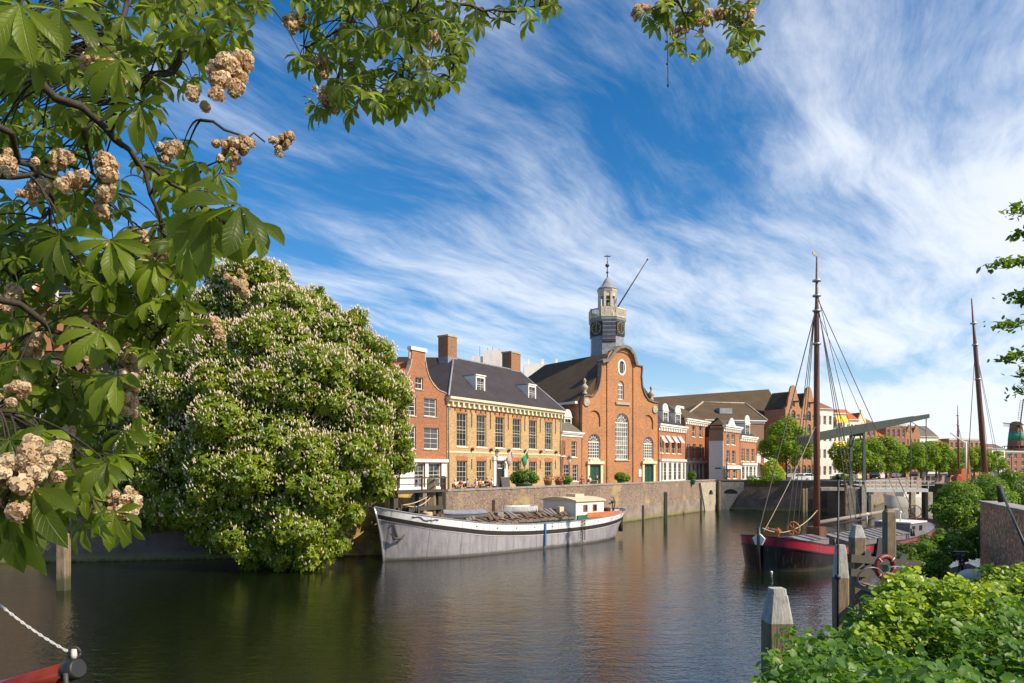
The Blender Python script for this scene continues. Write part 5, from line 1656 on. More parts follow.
class Hull:
    """stations: (x, half beam, sheer z, keel fullness); symmetrical lofted hull"""
    def __init__(s, st, zk=-0.7): s.st = st; s.zk = zk

    def sec(s, i, z):
        x, hb, zs, full, rake = s.st[i]
        t = (z - s.zk) / (zs - s.zk)
        t = min(1.0, max(0.0, t))
        w = hb * (full + (1 - full) * t ** 0.55) if hb > 0.01 else 0.0
        return (x + rake * t * t, w, z)

    def band(s, f0, f1, out=0.0, absz=False, n=1):
        """strip of the side between fractions/offsets below the sheer; f = distance below sheer"""
        b = MB(); N = len(s.st)
        for side in (1, -1):
            b0 = len(b.v)
            for i in range(N):
                zs = s.st[i][2]
                for j in range(n + 1):
                    za = s.zk if f1 is None else zs - f1
                    zb = zs - f0
                    z = za + (zb - za) * j / n
                    x, w, z = s.sec(i, z)
                    ox = out * (-1 if i == 0 else (1 if i == N - 1 else 0))
                    b.v.append((x + ox, side * (w + (out if 0 < i < N - 1 or w > 0.05 else 0)), z))
            for i in range(N - 1):
                for j in range(n):
                    q = (b0 + i * (n + 1) + j, b0 + (i + 1) * (n + 1) + j, b0 + (i + 1) * (n + 1) + j + 1, b0 + i * (n + 1) + j + 1)
                    b.face(q[::-1] if side > 0 else q, True)
        return b

    def deck(s, drop=0.1, inset=0.05):
        b = MB(); N = len(s.st)
        for i in range(N):
            x, w, z = s.sec(i, s.st[i][2] - drop); w = max(0, w - inset)
            b.v += [(x, -w, z), (x, w, z)]
        for i in range(N - 1): b.face((2 * i, 2 * i + 2, 2 * i + 3, 2 * i + 1))
        return b


def dense(keys, n=36):
    """smooth interpolation of station keys"""
    keys = np.array(keys, float); xs_ = keys[:, 0]
    t = np.linspace(0, 1, n); t = 0.5 - 0.5 * np.cos(t * np.pi); X = xs_[0] + (xs_[-1] - xs_[0]) * t
    out = []
    for x in X:
        i = min(len(xs_) - 2, max(0, np.searchsorted(xs_, x) - 1))
        f = (x - xs_[i]) / (xs_[i + 1] - xs_[i])
        p0, p1, p2, p3 = keys[max(0, i - 1)], keys[i], keys[i + 1], keys[min(len(xs_) - 1, i + 2)]
        m1 = (p2 - p0) / max(1e-6, p2[0] - p0[0]) * (p2[0] - p1[0]); m2 = (p3 - p1) / max(1e-6, p3[0] - p1[0]) * (p2[0] - p1[0])
        v = (2 * f**3 - 3 * f**2 + 1) * p1 + (f**3 - 2 * f**2 + f) * m1 + (-2 * f**3 + 3 * f**2) * p2 + (f**3 - f**2) * m2
        v[0] = x; v[1] = max(0.0, v[1]); v[3] = min(1, max(0, v[3]))
        out.append(tuple(v))
    return out


def sag(a, c, drop, n=10):
    a, c = Vector(a), Vector(c)
    return [a.lerp(c, t / n) - Vector((0, 0, drop * 4 * (t / n) * (1 - t / n))) for t in range(n + 1)]


# --- the long grey barge
ax = Vector((0.732, 0.681, 0))
BO = Vector((-8.25, 46.55, 0)) + Vector((-0.681, 0.732, 0)) * 0.45
barge = empty('cargo_barge', 'long weathered grey and white cargo barge with cluttered hatch deck and white wheelhouse', 'barge', BO, math.atan2(ax.y, ax.x))
bk = [(0, 0.0, 3.62, 0.0, -0.75), (0.35, 0.55, 3.50, 0.25, -0.68), (1.0, 1.15, 3.32, 0.35, -0.55), (2.2, 1.85, 3.02, 0.5, -0.3), (4.2, 2.35, 2.66, 0.75, -0.1), (7.5, 2.5, 2.2, 0.93, 0), (12, 2.5, 1.95, 0.95, 0), (17, 2.5, 1.95, 0.93, 0), (20, 2.35, 2.06, 0.75, 0.1), (22, 2.0, 2.22, 0.5, 0.4), (23.4, 1.35, 2.38, 0.25, 0.8), (24.1, 0.6, 2.47, 0.1, 1.0), (24.3, 0.0, 2.5, 0.0, 1.05)]
hb_ = Hull(dense(bk, 46), -0.6)
hb_.band(0.86, None, 0, n=7).build('hull', MATS['hull_grey'], barge)
hb_.band(0.0, 0.50, 0.015, n=2).build('bulwark', MATS['hull_white'], barge)
hb_.band(0.503, 0.79, 0.07).build('rubbing_strake', MATS['hull_black'], barge)
hb_.band(0.793, 0.86, 0.03).build('white_line', MATS['white'], barge)
hb_.deck(0.22).build('deck', MATS['deck_grey'], barge)
b = MB()
for side in (1, -1):
    pts = [Vector(hb_.sec(i, hb_.st[i][2])) for i in range(len(hb_.st))]
    b.tube([(p.x, side * p.y, p.z + 0.01) for p in pts], 0.045, 5)
b.build('gunwale', MATS['tarp_grey'], barge)
stem = [Vector(hb_.sec(0, z)) for z in (-0.3, 0.5, 1.3, 2.1, 2.9, 3.6)]
MB().tube([(p.x - 0.06, 0, p.z) for p in stem], 0.09, 6).build('stem_bar', MATS['chrome'], barge)
# hatch coaming and hatch boards
MB().box(5.0, 17.2, -1.75, 1.75, 1.72, 2.22).build('hatch_coaming', MATS['green_paint'], barge)
rs = np.random.RandomState(2)
for i in range(15):
    x = 5.15 + i * 0.79
    b = MB(); t_ = rs.uniform(-0.04, 0.04)
    b.poly([(x, -1.85, 2.24 + t_), (x + 0.74, -1.85, 2.24 + t_), (x + 0.74, 0, 2.52 + t_), (x, 0, 2.52 + t_)]); b.poly([(x, 0, 2.52 + t_), (x + 0.74, 0, 2.52 + t_), (x + 0.74, 1.85, 2.24 + t_), (x, 1.85, 2.24 + t_)])
    b.box(x, x + 0.74, -1.87, -1.82, 2.08 + t_, 2.24 + t_); b.bar((x + 0.37, -1.8, 2.29 + t_), (x + 0.37, 0, 2.58 + t_), 0.1, 0.06)
    b.build('hatch_cover', MATS['hatch'], barge)
for i, x in enumerate((6.2, 8.1, 8.8, 10.4, 12.0, 13.3, 14.8, 15.9)):
    b = MB(); a = rs.uniform(-0.5, 0.5)
    for j in range(3): b.bar((x + j * 0.2, -1.5 + rs.uniform(-.2, .2), 2.40 + 0.05 * j), (x + 1.5 * math.cos(a) + j * 0.2, 0.9 + rs.uniform(-.4, .4), 2.72 + 0.05 * j), 0.22, 0.06)
    tag(b.build('plank_pile', MATS['hatch' if i % 3 else 'deck'], barge))
for i, (x, y, w_, h_, m_, nm) in enumerate(((3.6, -0.9, 0.7, 0.5, 'varnish', 'wooden_crate'), (4.2, 0.7, 0.9, 0.45, 'tarp_grey', 'tarpaulin_bundle'), (9.4, -0.9, 0.6, 0.35, 'deck', 'wooden_crate'), (13.9, 0.6, 1.0, 0.4, 'hatch', 'tarpaulin_bundle'), (16.4, -0.7, 0.5, 0.5, 'cabin_roof', 'wooden_crate'))):
    z_ = (2.45 if x < 5 else 2.5)
    b = MB().box(x, x + w_, y, y + w_ * .8, z_ - 0.3, z_ + h_) if nm == 'wooden_crate' else MB().ball((x + w_ / 2, y, z_ + 0.05), w_ * 0.7, 10, (1.3, 0.8, 0.5), 0.12)
    b.build(nm, MATS[m_], barge)
# wheelhouse
x0, x1, y0, y1, z0, z1 = 17.35, 20.9, -1.62, 2.15, 1.95, 3.48
wh = [rect(x0 + 0.9, x0 + 1.45, 2.55, 3.15), rect(x0 + 2.1, x0 + 2.65, 2.55, 3.15)]
b = MB()
b.extrude(rect(x0, x1, z0, z1), y0, y0 + 0.08, wh, 0.06); b.box(x0, x0 + 0.08, y0 + 0.082, y1, z0, z1); b.box(x1 - 0.08, x1, y0 + 0.082, y1, z0, z1); b.box(x0 + 0.082, x1 - 0.082, y1 - 0.08, y1, z0, z1)
cab = b.build('wheelhouse', MATS['white'], barge)
for h_ in wh:
    (xa, za), (xb, _), (_, zb), _ = h_
    b = MB(); b.extrude(h_, y0 - 0.03, y0 + 0.03, [rect(xa + 0.08, xb - 0.08, za + 0.08, zb - 0.08)], 0.05, back=False); w_ = b.build('window', MATS['varnish'], cab)
    MB().box(xa, xb, y0 + 0.035, y0 + 0.05, za, zb).build('pane', MATS['pane'], w_)
b = MB(); n = 8
for i in range(n):
    t0, t1 = -1 + 2 * i / n, -1 + 2 * (i + 1) / n; ym, yw = (y0 + y1) / 2, (y1 - y0) / 2 + 0.15
    f = lambda t: z1 + 0.25 * (1 - t * t)
    b.poly([(x0 - 0.15, ym + t0 * yw, f(t0) + .04), (x1 + 0.15, ym + t0 * yw, f(t0) + .04), (x1 + 0.15, ym + t1 * yw, f(t1) + .04), (x0 - 0.15, ym + t1 * yw, f(t1) + .04)])
    b.poly([(x0 - 0.15, ym + t1 * yw, f(t1) + .04), (x0 - 0.15, ym + t1 * yw, z1), (x0 - 0.15, ym + t0 * yw, z1), (x0 - 0.15, ym + t0 * yw, f(t0) + .04)])
    b.poly([(x1 + 0.15, ym + t0 * yw, f(t0) + .04), (x1 + 0.15, ym + t0 * yw, z1), (x1 + 0.15, ym + t1 * yw, z1), (x1 + 0.15, ym + t1 * yw, f(t1) + .04)])
b.box(x0 - 0.15, x1 + 0.15, y0 - 0.15, y0 - 0.1, z1 - 0.06, z1 + 0.05)
b.build('cabin_roof', MATS['cabin_roof'], cab)
MB().box(x0 + 1.2, x0 + 2.3, -0.5, 0.6, z1 + 0.2, z1 + 0.52).build('roof_hatch', MATS['cabin_roof'], cab)
MB().box(x0 + 0.1, x1 + 1.4, y0 - 0.12, y0 - 0.03, 1.95, 2.3).build('green_trim', MATS['green_paint'], cab)
MB().box(18.6, 23.2, -1.78, -1.77, 2.05, 2.48).build('aft_rail', MATS['deck_orange'], barge)
MB().box(20.95, 23.4, -1.35, 1.35, 2.0, 2.40).build('aft_deck', MATS['deck_orange'], barge)
b = MB()
b.box(21.2, 22.0, -0.5, 0.6, 2.28, 2.75); b.build('aft_locker', MATS['varnish'], barge)
MB().lathe([(0.05, 0), (0.3, 0.02), (0.34, 0.3), (0.2, 0.42)], (22.6, -0.6, 2.29), 10).build('coiled_hose', MATS['rubber'], barge)
b = MB().tube([(24.2, 0, 2.2), (24.6, 0.1, 3.1), (24.4, 0.2, 3.6)], [0.07, 0.06, 0.05], 6); b.bar((23.6, 0.0, 3.0), (24.6, 0.1, 3.15), 0.1, 0.12); b.build('tiller', MATS['iron'], barge)
b = MB().tube([(23.0, -0.9, 2.4), (23.0, -0.9, 3.1)], 0.05, 6).ball((23.0, -0.9, 3.2), 0.16, 8); b.build('stern_post', MATS['iron'], barge)
MB().box(8.2 + 4.5, 12.86, -2.62, -2.55, 0.2, 1.95).build('fender_board', MATS['blue_paint'], barge)
b = MB()
for x in (17.0, 17.35): b.bar((x, -2.6, 0.35), (x, -2.6, 2.0), 0.05, 0.05)
for j in range(7): b.bar((17.0, -2.6, 0.45 + j * 0.24), (17.35, -2.6, 0.45 + j * 0.24), 0.04, 0.04)
b.build('ladder', MATS['iron'], barge)
b = MB()
for i in range(9):
    x = 6.0 + i * 1.9; sx = [q for q in hb_.st if q[0] >= x][0]; b.ball((x, -(sx[1] + 0.03), sx[2] - 0.25), 0.05, 6)
b.build('rivets', MATS['iron'], barge)
# anchor on the bow, painted scroll, bow winch, bollards, ropes
b = MB()
b.bar((0.25, -0.75, 2.5), (0.5, -0.85, 1.6), 0.09, 0.09); b.tube([(0.05, -0.65, 1.85), (0.3, -0.85, 1.5), (0.7, -1.0, 1.5), (1.0, -1.05, 1.85)], [0.03, 0.08, 0.08, 0.03], 6); b.bar((0.1, -0.68, 2.45), (0.6, -0.92, 2.5), 0.07, 0.07)
b.build('anchor', MATS['iron'], barge)
for side in (-1,):
    b = MB(); pts = []
    for t in range(15):
        a = t / 14; x = 1.6 + 1.5 * a; i_ = min(range(len(hb_.st)), key=lambda q: abs(hb_.st[q][0] - x)); zz_ = hb_.st[i_][2] - 0.25 + 0.1 * math.sin(a * 9) * (1 - 0.3 * a)
        p = hb_.sec(i_, zz_); f0 = hb_.sec(max(0, i_ - 1), zz_); pts.append((x + hb_.st[i_][4] * 0.9, -(np.interp(x, [q[0] for q in hb_.st], [hb_.sec(j, zz_)[1] for j in range(len(hb_.st))]) + 0.04), zz_))
    b.tube(pts, 0.035, 5); b.build('scrollwork', MATS['hull_black'], barge)
b = MB()
b.lathe([(0.3, 0), (0.3, 0.05), (0.12, 0.06), (0.12, 0.5), (0.3, 0.51), (0.3, 0.56)], (0, 0, 0), 12)
wob = b.build('winch_drum', MATS['iron'], barge, (2.1, 0.3, 3.45)); wob.rotation_euler = (R(90), 0, 0)
b = MB().box(1.6, 2.6, -0.55, 0.6, 2.75, 3.05).box(1.65, 1.8, 0.5, 0.6, 3.05, 3.7).box(1.65, 1.8, -0.5, -0.4, 3.05, 3.7).box(2.4, 2.55, -0.5, -0.4, 3.05, 3.6); b.build('winch_frame', MATS['iron'], barge)
for y in (-1.3, 1.3):
    MB().tube([(3.4, y, 2.5), (3.4, y, 3.05)], 0.1, 8).tube([(3.75, y, 2.5), (3.75, y, 3.0)], 0.1, 8).build('bollard', MATS['iron'], barge)
b = MB()
for t in range(5):
    b.lathe([(0.34 - 0.01 * t, 0), (0.40 - 0.01 * t, 0.05), (0.34 - 0.01 * t, 0.10)], (2.9, -0.9, 2.75 + t * 0.08), 12)
b.build('rope_coil', MATS['rope'], barge)
b = MB()
for s_ in (0, 1): b.tube([(24.5 + s_ * 0.15, -0.55 + 0.1 * s_, 2.5), (24.5 + s_ * 0.15, -0.6 + 0.1 * s_, 1.9)], 0.03, 4)
b.tube([(24.5, -0.6, 1.9), (24.5, -0.6, 0.5)], [0.24, 0.2], 8)
b.build('hanging_fender', MATS['rubber'], barge)
b = MB().tube([(24.75, -0.3, 2.1), (24.72, -0.35, 0.6)], [0.12, 0.14], 8); b.build('hanging_fender', MATS['red_cloth'], barge)

# dinghies lying on the hatch
def dinghy(name, label, x, y, z, L, W, H, rz, m1, m2, cover):
    loc = BO + Vector((ax.x * x - ax.y * y, ax.y * x + ax.x * y, z))
    o = empty(name, label, 'dinghy', loc, math.atan2(ax.y, ax.x) + rz)
    h = Hull(dense([(0, 0, H * 1.15, 0, -0.1), (L * 0.12, W * 0.25, H * 1.05, 0.4, 0), (L * 0.4, W * 0.48, H, 0.6, 0), (L * 0.75, W * 0.5, H, 0.6, 0), (L, W * 0.42, H * 1.05, 0.5, 0)], 14), 0)
    h.band(0, None, 0, n=4).build('hull', MATS[m1], o)
    if cover:
        b = MB(); N = len(h.st)
        for i in range(N):
            x_, w, z_ = h.sec(i, h.st[i][2]); b.v += [(x_, -w - 0.03, z_ - 0.06), (x_, -w * 0.5, z_ + 0.16), (x_, 0, z_ + 0.24), (x_, w * 0.5, z_ + 0.16), (x_, w + 0.03, z_ - 0.06)]
        for i in range(N - 1):
            for j in range(4): b.face((5 * i + j, 5 * i + 5 + j, 5 * i + 6 + j, 5 * i + 1 + j), True)
        b.face([5 * (N - 1) + j for j in range(5)])
        b.build('cover', MATS[m2], o)
    else:
        h.deck(H * 0.4).build('floor', MATS[m2], o); MB().box(L * 0.45, L * 0.55, -W * 0.42, W * 0.42, H * 0.75, H * 0.82).build('seat', MATS['deck'], o)
        MB().box(L - 0.06, L, -W * 0.4, W * 0.4, H * 0.3, H * 1.02).build('transom', MATS[m1], o)
    return o


dinghy('dinghy', 'grey covered dinghy lying across the forward hatch of the barge', 5.3, 0.3, 2.45, 3.3, 1.5, 0.45, R(-8), 'tarp_grey', 'tarp_grey', True)
dinghy('dinghy', 'small white open dinghy on the hatch in front of the wheelhouse', 11.6, 1.0, 2.55, 2.9, 1.4, 0.6, R(-15), 'hull_white', 'cabin_roof', False)

# --- the dark red sailing barge
sx = Vector((0.78, 0.626, 0)).normalized()
SO = Vector((15.15, 42.5, 0))
ship = empty('sailing_barge', 'black and crimson flat-bottomed sailing barge with tall brown mast, moored at right', 'sailing barge', SO, math.atan2(sx.y, sx.x))
sk = [(0, 0.0, 2.12, 0.0, -0.15), (0.12, 0.9, 2.09, 0.55, -0.14), (0.5, 1.65, 2.03, 0.65, -0.1), (1.4, 2.25, 1.85, 0.8, 0), (3.6, 2.4, 1.5, 0.9, 0), (8, 2.45, 1.2, 0.95, 0), (14, 2.45, 1.15, 0.95, 0), (19, 2.3, 1.45, 0.85, 0), (22, 1.7, 1.8, 0.6, 0.1), (23.6, 0.8, 2.05, 0.3, 0.15), (23.9, 0.0, 2.1, 0.0, 0.2)]
hs_ = Hull(dense(sk, 44), -0.5)
hs_.band(0.62, None, 0, n=5).build('hull', MATS['hull_dark'], ship)
hs_.band(0.08, 0.55, 0.02, n=2).build('red_bulwark', MATS['hull_red'], ship)
hs_.band(0.553, 0.62, 0.07).build('rubbing_strake', MATS['hull_black'], ship)
hs_.band(0.0, 0.08, 0.05).build('gunwale', MATS['hull_black'], ship)
hs_.deck(0.25).build('deck', MATS['deck_grey'], ship)
b = MB()
b.extrude([(-0.22, 1.55), (0.22, 1.55), (0.42, 1.95), (0.0, 2.3), (-0.42, 1.95)], -0.06, 0.04)
o = b.build('stem_board', MATS['white'], ship, (-0.28, 0, 0)); o.rotation_euler = (0, 0, R(-90))
MB().tube([(-0.2, 0, -0.4), (-0.32, 0, 1.2), (-0.3, 0, 2.6)], [0.1, 0.11, 0.1], 8).build('stem_post', MATS['hull_black'], ship)
MX = 6.6
b = MB().tube([(MX, 0, 0.9), (MX, 0, 9), (MX, 0, 16), (MX, 0, 17.2), (MX, 0, 20.3)], [0.22, 0.21, 0.16, 0.11, 0.045], 12)
mast = b.build('mast', MATS['mast_wood'], ship)
b = MB()
for z in (14.4, 16.6, 17.6, 18.6): b.lathe([(0.2, 0), (0.28, 0.02), (0.28, 0.12), (0.2, 0.14)], (MX, 0, z), 10)
b.build('mast_band', MATS['chrome'], mast)
MB().box(MX - 0.5, MX + 0.4, -0.45, 0.45, 0.95, 2.3).build('tabernacle', MATS['mast_wood'], ship)
MB().poly([(MX, 0.02, 20.25), (MX - 0.5, 0.02, 20.35), (MX - 0.5, 0.02, 20.6), (MX, 0.02, 20.5)]).poly([(MX, -0.02, 20.5), (MX - 0.5, -0.02, 20.6), (MX - 0.5, -0.02, 20.35), (MX, -0.02, 20.25)]).build('pennant', MATS['stone'], mast)
def line(a, c, r=0.028, drop=0.0, mat='rope_dark', name='stay', parent=ship):
    return MB().tube(sag(a, c, drop, 8), r, 4, caps=False).build(name, MATS[mat], parent)
line((-0.25, 0, 2.5), (MX - 0.1, 0, 16.8), 0.035)
line((0.4, 0.1, 2.3), (MX - 0.15, 0, 9.0), 0.02, 0.2, 'rope')
for y in (1, -1):
    for j in range(3):
        line((MX + 0.3 + 0.75 * j, y * 2.38, 1.3), (MX, y * 0.12, 16.9 - 0.1 * j), 0.026, name='shroud')
line((20.5, -0.6, 2.6), (MX + 0.1, -0.05, 17.4), 0.026)
line((21.5, 0.6, 2.6), (MX + 0.1, 0.05, 16.7), 0.018)
line((14.0, -0.3, 2.6), (MX + 0.12, -0.05, 17.6), 0.02)
# belaying rope from stem to mast
line((0.1, 0, 2.55), (MX - 0.3, -0.2, 3.4), 0.03, 0.75, 'rope', 'mooring_rope')
# hatches
def cover(x0, x1, hw, z0, z1, name='hatch_cover', mat='deck_grey'):
    b = MB(); b.box(x0, x1, -hw, hw, z0, z0 + 0.35)
    b.poly([(x0, -hw - .05, z0 + .352), (x1, -hw - .05, z0 + .352), (x1, 0, z1), (x0, 0, z1)]).poly([(x0, 0, z1), (x1, 0, z1), (x1, hw + .05, z0 + .352), (x0, hw + .05, z0 + .352)]).poly([(x0, hw + .05, z0 + .352), (x0, -hw - .05, z0 + .352), (x0, 0, z1)]).poly([(x1, -hw - .05, z0 + .352), (x1, hw + .05, z0 + .352), (x1, 0, z1)])
    for i in range(1, int((x1 - x0) / 0.9)):
        x = x0 + i * 0.9; b.bar((x, -hw - 0.04, z0 + 0.39), (x, -0.01, z1 + 0.04), 0.07, 0.05); b.bar((x, 0.01, z1 + 0.04), (x, hw + 0.04, z0 + 0.39), 0.07, 0.05)
    return b.build(name, MATS[mat], ship)
cover(3.0, 5.9, 1.2, 1.3, 1.85); cover(7.6, 17.2, 1.7, 1.0, 1.75); 
b = MB().box(18.0, 20.8, -1.3, 1.3, 1.1, 2.0); cb = b.build('deckhouse', MATS['deck_grey'], ship)
MB().box(17.9, 20.9, -1.4, 1.4, 2.003, 2.1).build('deckhouse_roof', MATS['whitewall'], cb)
for x in (18.6, 19.9): MB().box(x - 0.25, x + 0.25, -1.33, -1.302, 1.4, 1.8).build('window', MATS['pane'], cb)
b = MB().tube([(MX + 0.6, 0.25, 2.5), (20.0, 0.4, 2.95)], [0.15, 0.11], 8); b.build('boom', MATS['deck'], ship)
b = MB().tube([(MX + 0.8, 0.8, 2.1), (17.0, 0.9, 2.35)], [0.12, 0.08], 8); b.build('gaff', MATS['mast_wood'], ship)
b = MB()
b.tube([(1.5, -0.2, 1.7), (1.5, -0.2, 2.5)], 0.08, 6).tube([(1.5, 0.5, 1.7), (1.5, 0.5, 2.5)], 0.08, 6).tube([(1.5, -0.35, 2.3), (1.5, 0.65, 2.3)], 0.14, 8)
b.build('windlass', MATS['varnish'], ship)
b = MB()
for t in range(14):
    a0, a1 = t / 14 * 2 * math.pi, (t + 1) / 14 * 2 * math.pi
    b.tube([(3.3 + 0.0, -0.2 + 0.42 * math.cos(a0), 2.35 + 0.42 * math.sin(a0)), (3.3, -0.2 + 0.42 * math.cos(a1), 2.35 + 0.42 * math.sin(a1))], 0.05, 5)
for t in range(4): a0 = t * math.pi / 4; b.bar((3.3, -0.2 - 0.42 * math.cos(a0), 2.35 - 0.42 * math.sin(a0)), (3.3, -0.2 + 0.42 * math.cos(a0), 2.35 + 0.42 * math.sin(a0)), 0.04, 0.04)
b.build('winch_wheel', MATS['deck_orange'], ship)
b = MB().extrude([(9.2, 0.2), (9.6, 1.55), (11.0, 1.5), (13.4, 0.9), (13.8, 0.2), (12, -0.1)], -2.68, -2.58); b.build('leeboard', MATS['hull_black'], ship)
for x in (5.0, 16.5, 21.0):
    b = MB().tube([(x, -2.0, 1.2), (x, -2.0, 1.75)], 0.09, 7).tube([(x + .35, -2.0, 1.2), (x + .35, -2.0, 1.7)], 0.09, 7); b.build('bollard', MATS['iron'], ship)
b = MB().tube([(22.3, 0, 1.7), (22.3, 0, 2.6)], 0.07, 6)
for t in range(12):
    a0, a1 = t / 12 * 2 * math.pi, (t + 1) / 12 * 2 * math.pi
    b.tube([(22.2, 0.5 * math.cos(a0), 2.7 + 0.5 * math.sin(a0)), (22.2, 0.5 * math.cos(a1), 2.7 + 0.5 * math.sin(a1))], 0.04, 4)
b.build('steering_wheel', MATS['varnish'], ship)
b = MB()
for x, y in ((18.5, -0.4), (14.5, 0.3), (16.0, -0.5)): b.tube([(x, y, 2.0), (x, y, 2.75)], 0.05, 5).ball((x, y, 2.8), 0.12, 6)
b.build('deck_fittings', MATS['whitewall'], ship)
tag(MB().ball((0, 0, 0.02), 0.08, 10).build('mooring_buoy', MATS['white'], None, ground(771.5, 41.5, 0.0)), 'small white buoy floating below the red barge bow', 'buoy')

# --- other masts and boats beyond the bridge
def far_boat(name, label, u_, Y_, L, W, H, rz, m1, mast_h=None, cabin=True, lean=(0, 0), sails=False):
    o = empty(name, label, 'boat', ground(u_, Y_, 0), rz)
    h = Hull(dense([(-L * .5, 0, H * 1.3, 0, -0.3), (-L * .38, W * 0.3, H * 1.15, 0.5, -0.1), (0, W * 0.5, H, 0.8, 0), (L * .38, W * 0.42, H * 1.05, 0.7, 0), (L * .5, W * 0.1, H * 1.15, 0.5, 0.1)], 18), -0.3)
    h.band(0, None, n=3).build('hull', MATS[m1], o); h.deck(0.1).build('deck', MATS['deck'], o)
    if cabin:
        b = MB(); hs = [rect(-L * .12 + i * L * .1, -L * .12 + i * L * .1 + L * .07, H + 0.45, H + 0.85) for i in range(3)]
        b.extrude(rect(-L * .18, L * .2, H - 0.1, H + 1.1), -W * .3, -W * .28, hs, 0.02, back=False); b.box(-L * .18, L * .2, -W * .27, W * .3, H - 0.1, H + 1.1); b.box(-L * .2, L * .22, -W * .33, W * .33, H + 1.103, H + 1.2)
        c_ = b.build('cabin', MATS['white'], o)
        for q in hs: MB().box(q[0][0], q[1][0], -W * .279, -W * .275, q[0][1], q[2][1]).build('window', MATS['pane'], c_)
    if mast_h:
        top = Vector((lean[0], lean[1], mast_h)); bot = Vector((0, 0, H - 0.2))
        r_ = mast_h * 0.0115
        m_ = MB().tube([bot, bot.lerp(top, .45), bot.lerp(top, .78), bot.lerp(top, .80), top], [r_, r_ * .95, r_ * .75, r_ * .6, r_ * .2], 9).build('mast', MATS['mast_wood'], o)
        b = MB()
        for f in (0.62, 0.78, 0.88): p_ = bot.lerp(top, f); b.lathe([(r_ * .7, 0), (r_ * 1.15, 0.02), (r_ * 1.15, 0.16), (r_ * .7, 0.18)], tuple(p_), 8)
        b.build('mast_band', MATS['chrome'], m_)
        for sx_, sy_ in ((-0.45, 0), (0.3, 0.45), (0.3, -0.45), (0.12, 0.47), (0.12, -0.47), (0.48, 0)):
            MB().tube([(L * sx_, W * sy_, H + 0.1), tuple(bot.lerp(top, .78))], mast_h * 0.0011, 4, caps=False).build('stay', MATS['rope_dark'], o)
    return o


far_boat('far_sailing_boat', 'dark sailing boat with thick leaning red-brown mast behind the right-hand shrub', 988.5, 76, 17, 4.2, 1.5, R(60), 'hull_black', 24.6, lean=(-0.95, 1.6))
far_boat('far_sailing_boat', 'sailing boat with thin straight dark mast beyond the bridge', 959.5, 120, 13, 3.4, 1.6, R(40), 'hull_red', 17.0, lean=(-0.3, 0.2))
far_boat('motor_cruiser', 'white motor cruiser moored beyond the drawbridge deck', 908, 112, 8.5, 3.0, 1.6, R(12), 'white')
far_boat('moored_cruiser', 'white cruiser with blue windows at the far right edge above the shrub', 1018, 118, 10, 3.2, 2.6, R(20), 'white')
# ------------------------------------------------------------------ drawbridge
plain('bridge_green', (0.065, 0.085, 0.065), 0.5, 0.15, dirt=((0.1, 0.09, 0.07), 1.0, 0.4))
plain('bridge_grey', (0.48, 0.49, 0.46), 0.6, 0.12)
BY = 92.0
bx0 = ground(864, BY); bx1 = ground(927, BY)
bridge = empty('drawbridge', 'grey-green Dutch balance-beam drawbridge with white railings', 'bridge', (bx0.x, BY, 0))
W_ = 3.6; span = bx1.x - bx0.x
def bz(v, Y=BY): return EYE - (v - HV) / FPX * Y
zd = bz(488.5)
for y in (0, W_):
    MB().tube([(0, y, zd - 0.2), (0, y, bz(431))], [0.28, 0.2], 4, smooth=False).build('gate_post', MATS['bridge_green'], bridge)
b = MB().box(-0.15, 0.15, 0.2, W_ - 0.2, bz(434) - 0.2, bz(434) + 0.15); b.bar((0, 0.1, bz(446)), (0, 1.1, bz(435)), 0.15, 0.15); b.bar((0, W_ - 0.1, bz(446)), (0, W_ - 1.1, bz(435)), 0.15, 0.15)
b.build('cross_beam', MATS['bridge_green'], bridge)
for y in (0, W_):
    tipx = span + 0.2
    zt0 = bz(431) + 0.35
    def bm(x): return zt0 + (bz(419) - bz(431)) / span * x
    b = MB(); xs_ = [-7.2, -5, 0, 4, tipx]; hh = [0.7, 1.05, 1.1, 0.85, 0.55]; n = len(xs_)
    for x, h_ in zip(xs_, hh):
        for sy, sz in ((-.17, 0), (.17, 0), (.17, 1), (-.17, 1)): b.v.append((x, y + sy, bm(x) - h_ / 2 + sz * h_))
    for i in range(n - 1):
        for j in range(4): j2 = (j + 1) % 4; b.face((4 * i + j, 4 * i + j2, 4 * i + 4 + j2, 4 * i + 4 + j)[::-1])
    b.face((0, 1, 2, 3)); b.face([4 * (n - 1) + j for j in (3, 2, 1, 0)])
    b.build('balance_beam', MATS['bridge_green'], bridge)
    b = MB().tube([(tipx - 0.3, y, bm(tipx)), (tipx - 0.3, y, zd)], 0.07, 6); b.build('lifting_rod', MATS['bridge_green'], bridge)
    b = MB().bar((tipx - 2.3, y, bm(tipx - 2.3) - 0.3), (tipx - 0.4, y, bz(431)), 0.07, 0.07); b.build('brace', MATS['bridge_green'], bridge)
b = MB().box(-7.3, -6.0, -0.2, W_ + 0.2, bm(-7.5) - 0.55, bm(-7.5) + 0.35); b.build('counterweight', MATS['bridge_green'], bridge)
b = MB().box(tipx - .15, tipx + .1, -.1, W_ + .1, bm(tipx) - .2, bm(tipx) + .15); b.build('tie_beam', MATS['bridge_green'], bridge)
MB().box(-0.2, span, -0.3, W_ + 0.3, zd - 0.45, zd).build('deck', MATS['bridge_grey'], bridge)
for y in (-0.3, W_ + 0.3):
    b = MB()
    for z in (0.45, 0.98): b.bar((-1.2, y, zd + z), (span + 0.8, y, zd + z), 0.09, 0.09)
    for i in range(7): b.bar((span * i / 6, y, zd), (span * i / 6, y, zd + 1.0), 0.09, 0.09)
    b.build('railing', MATS['bridge_grey'], bridge)
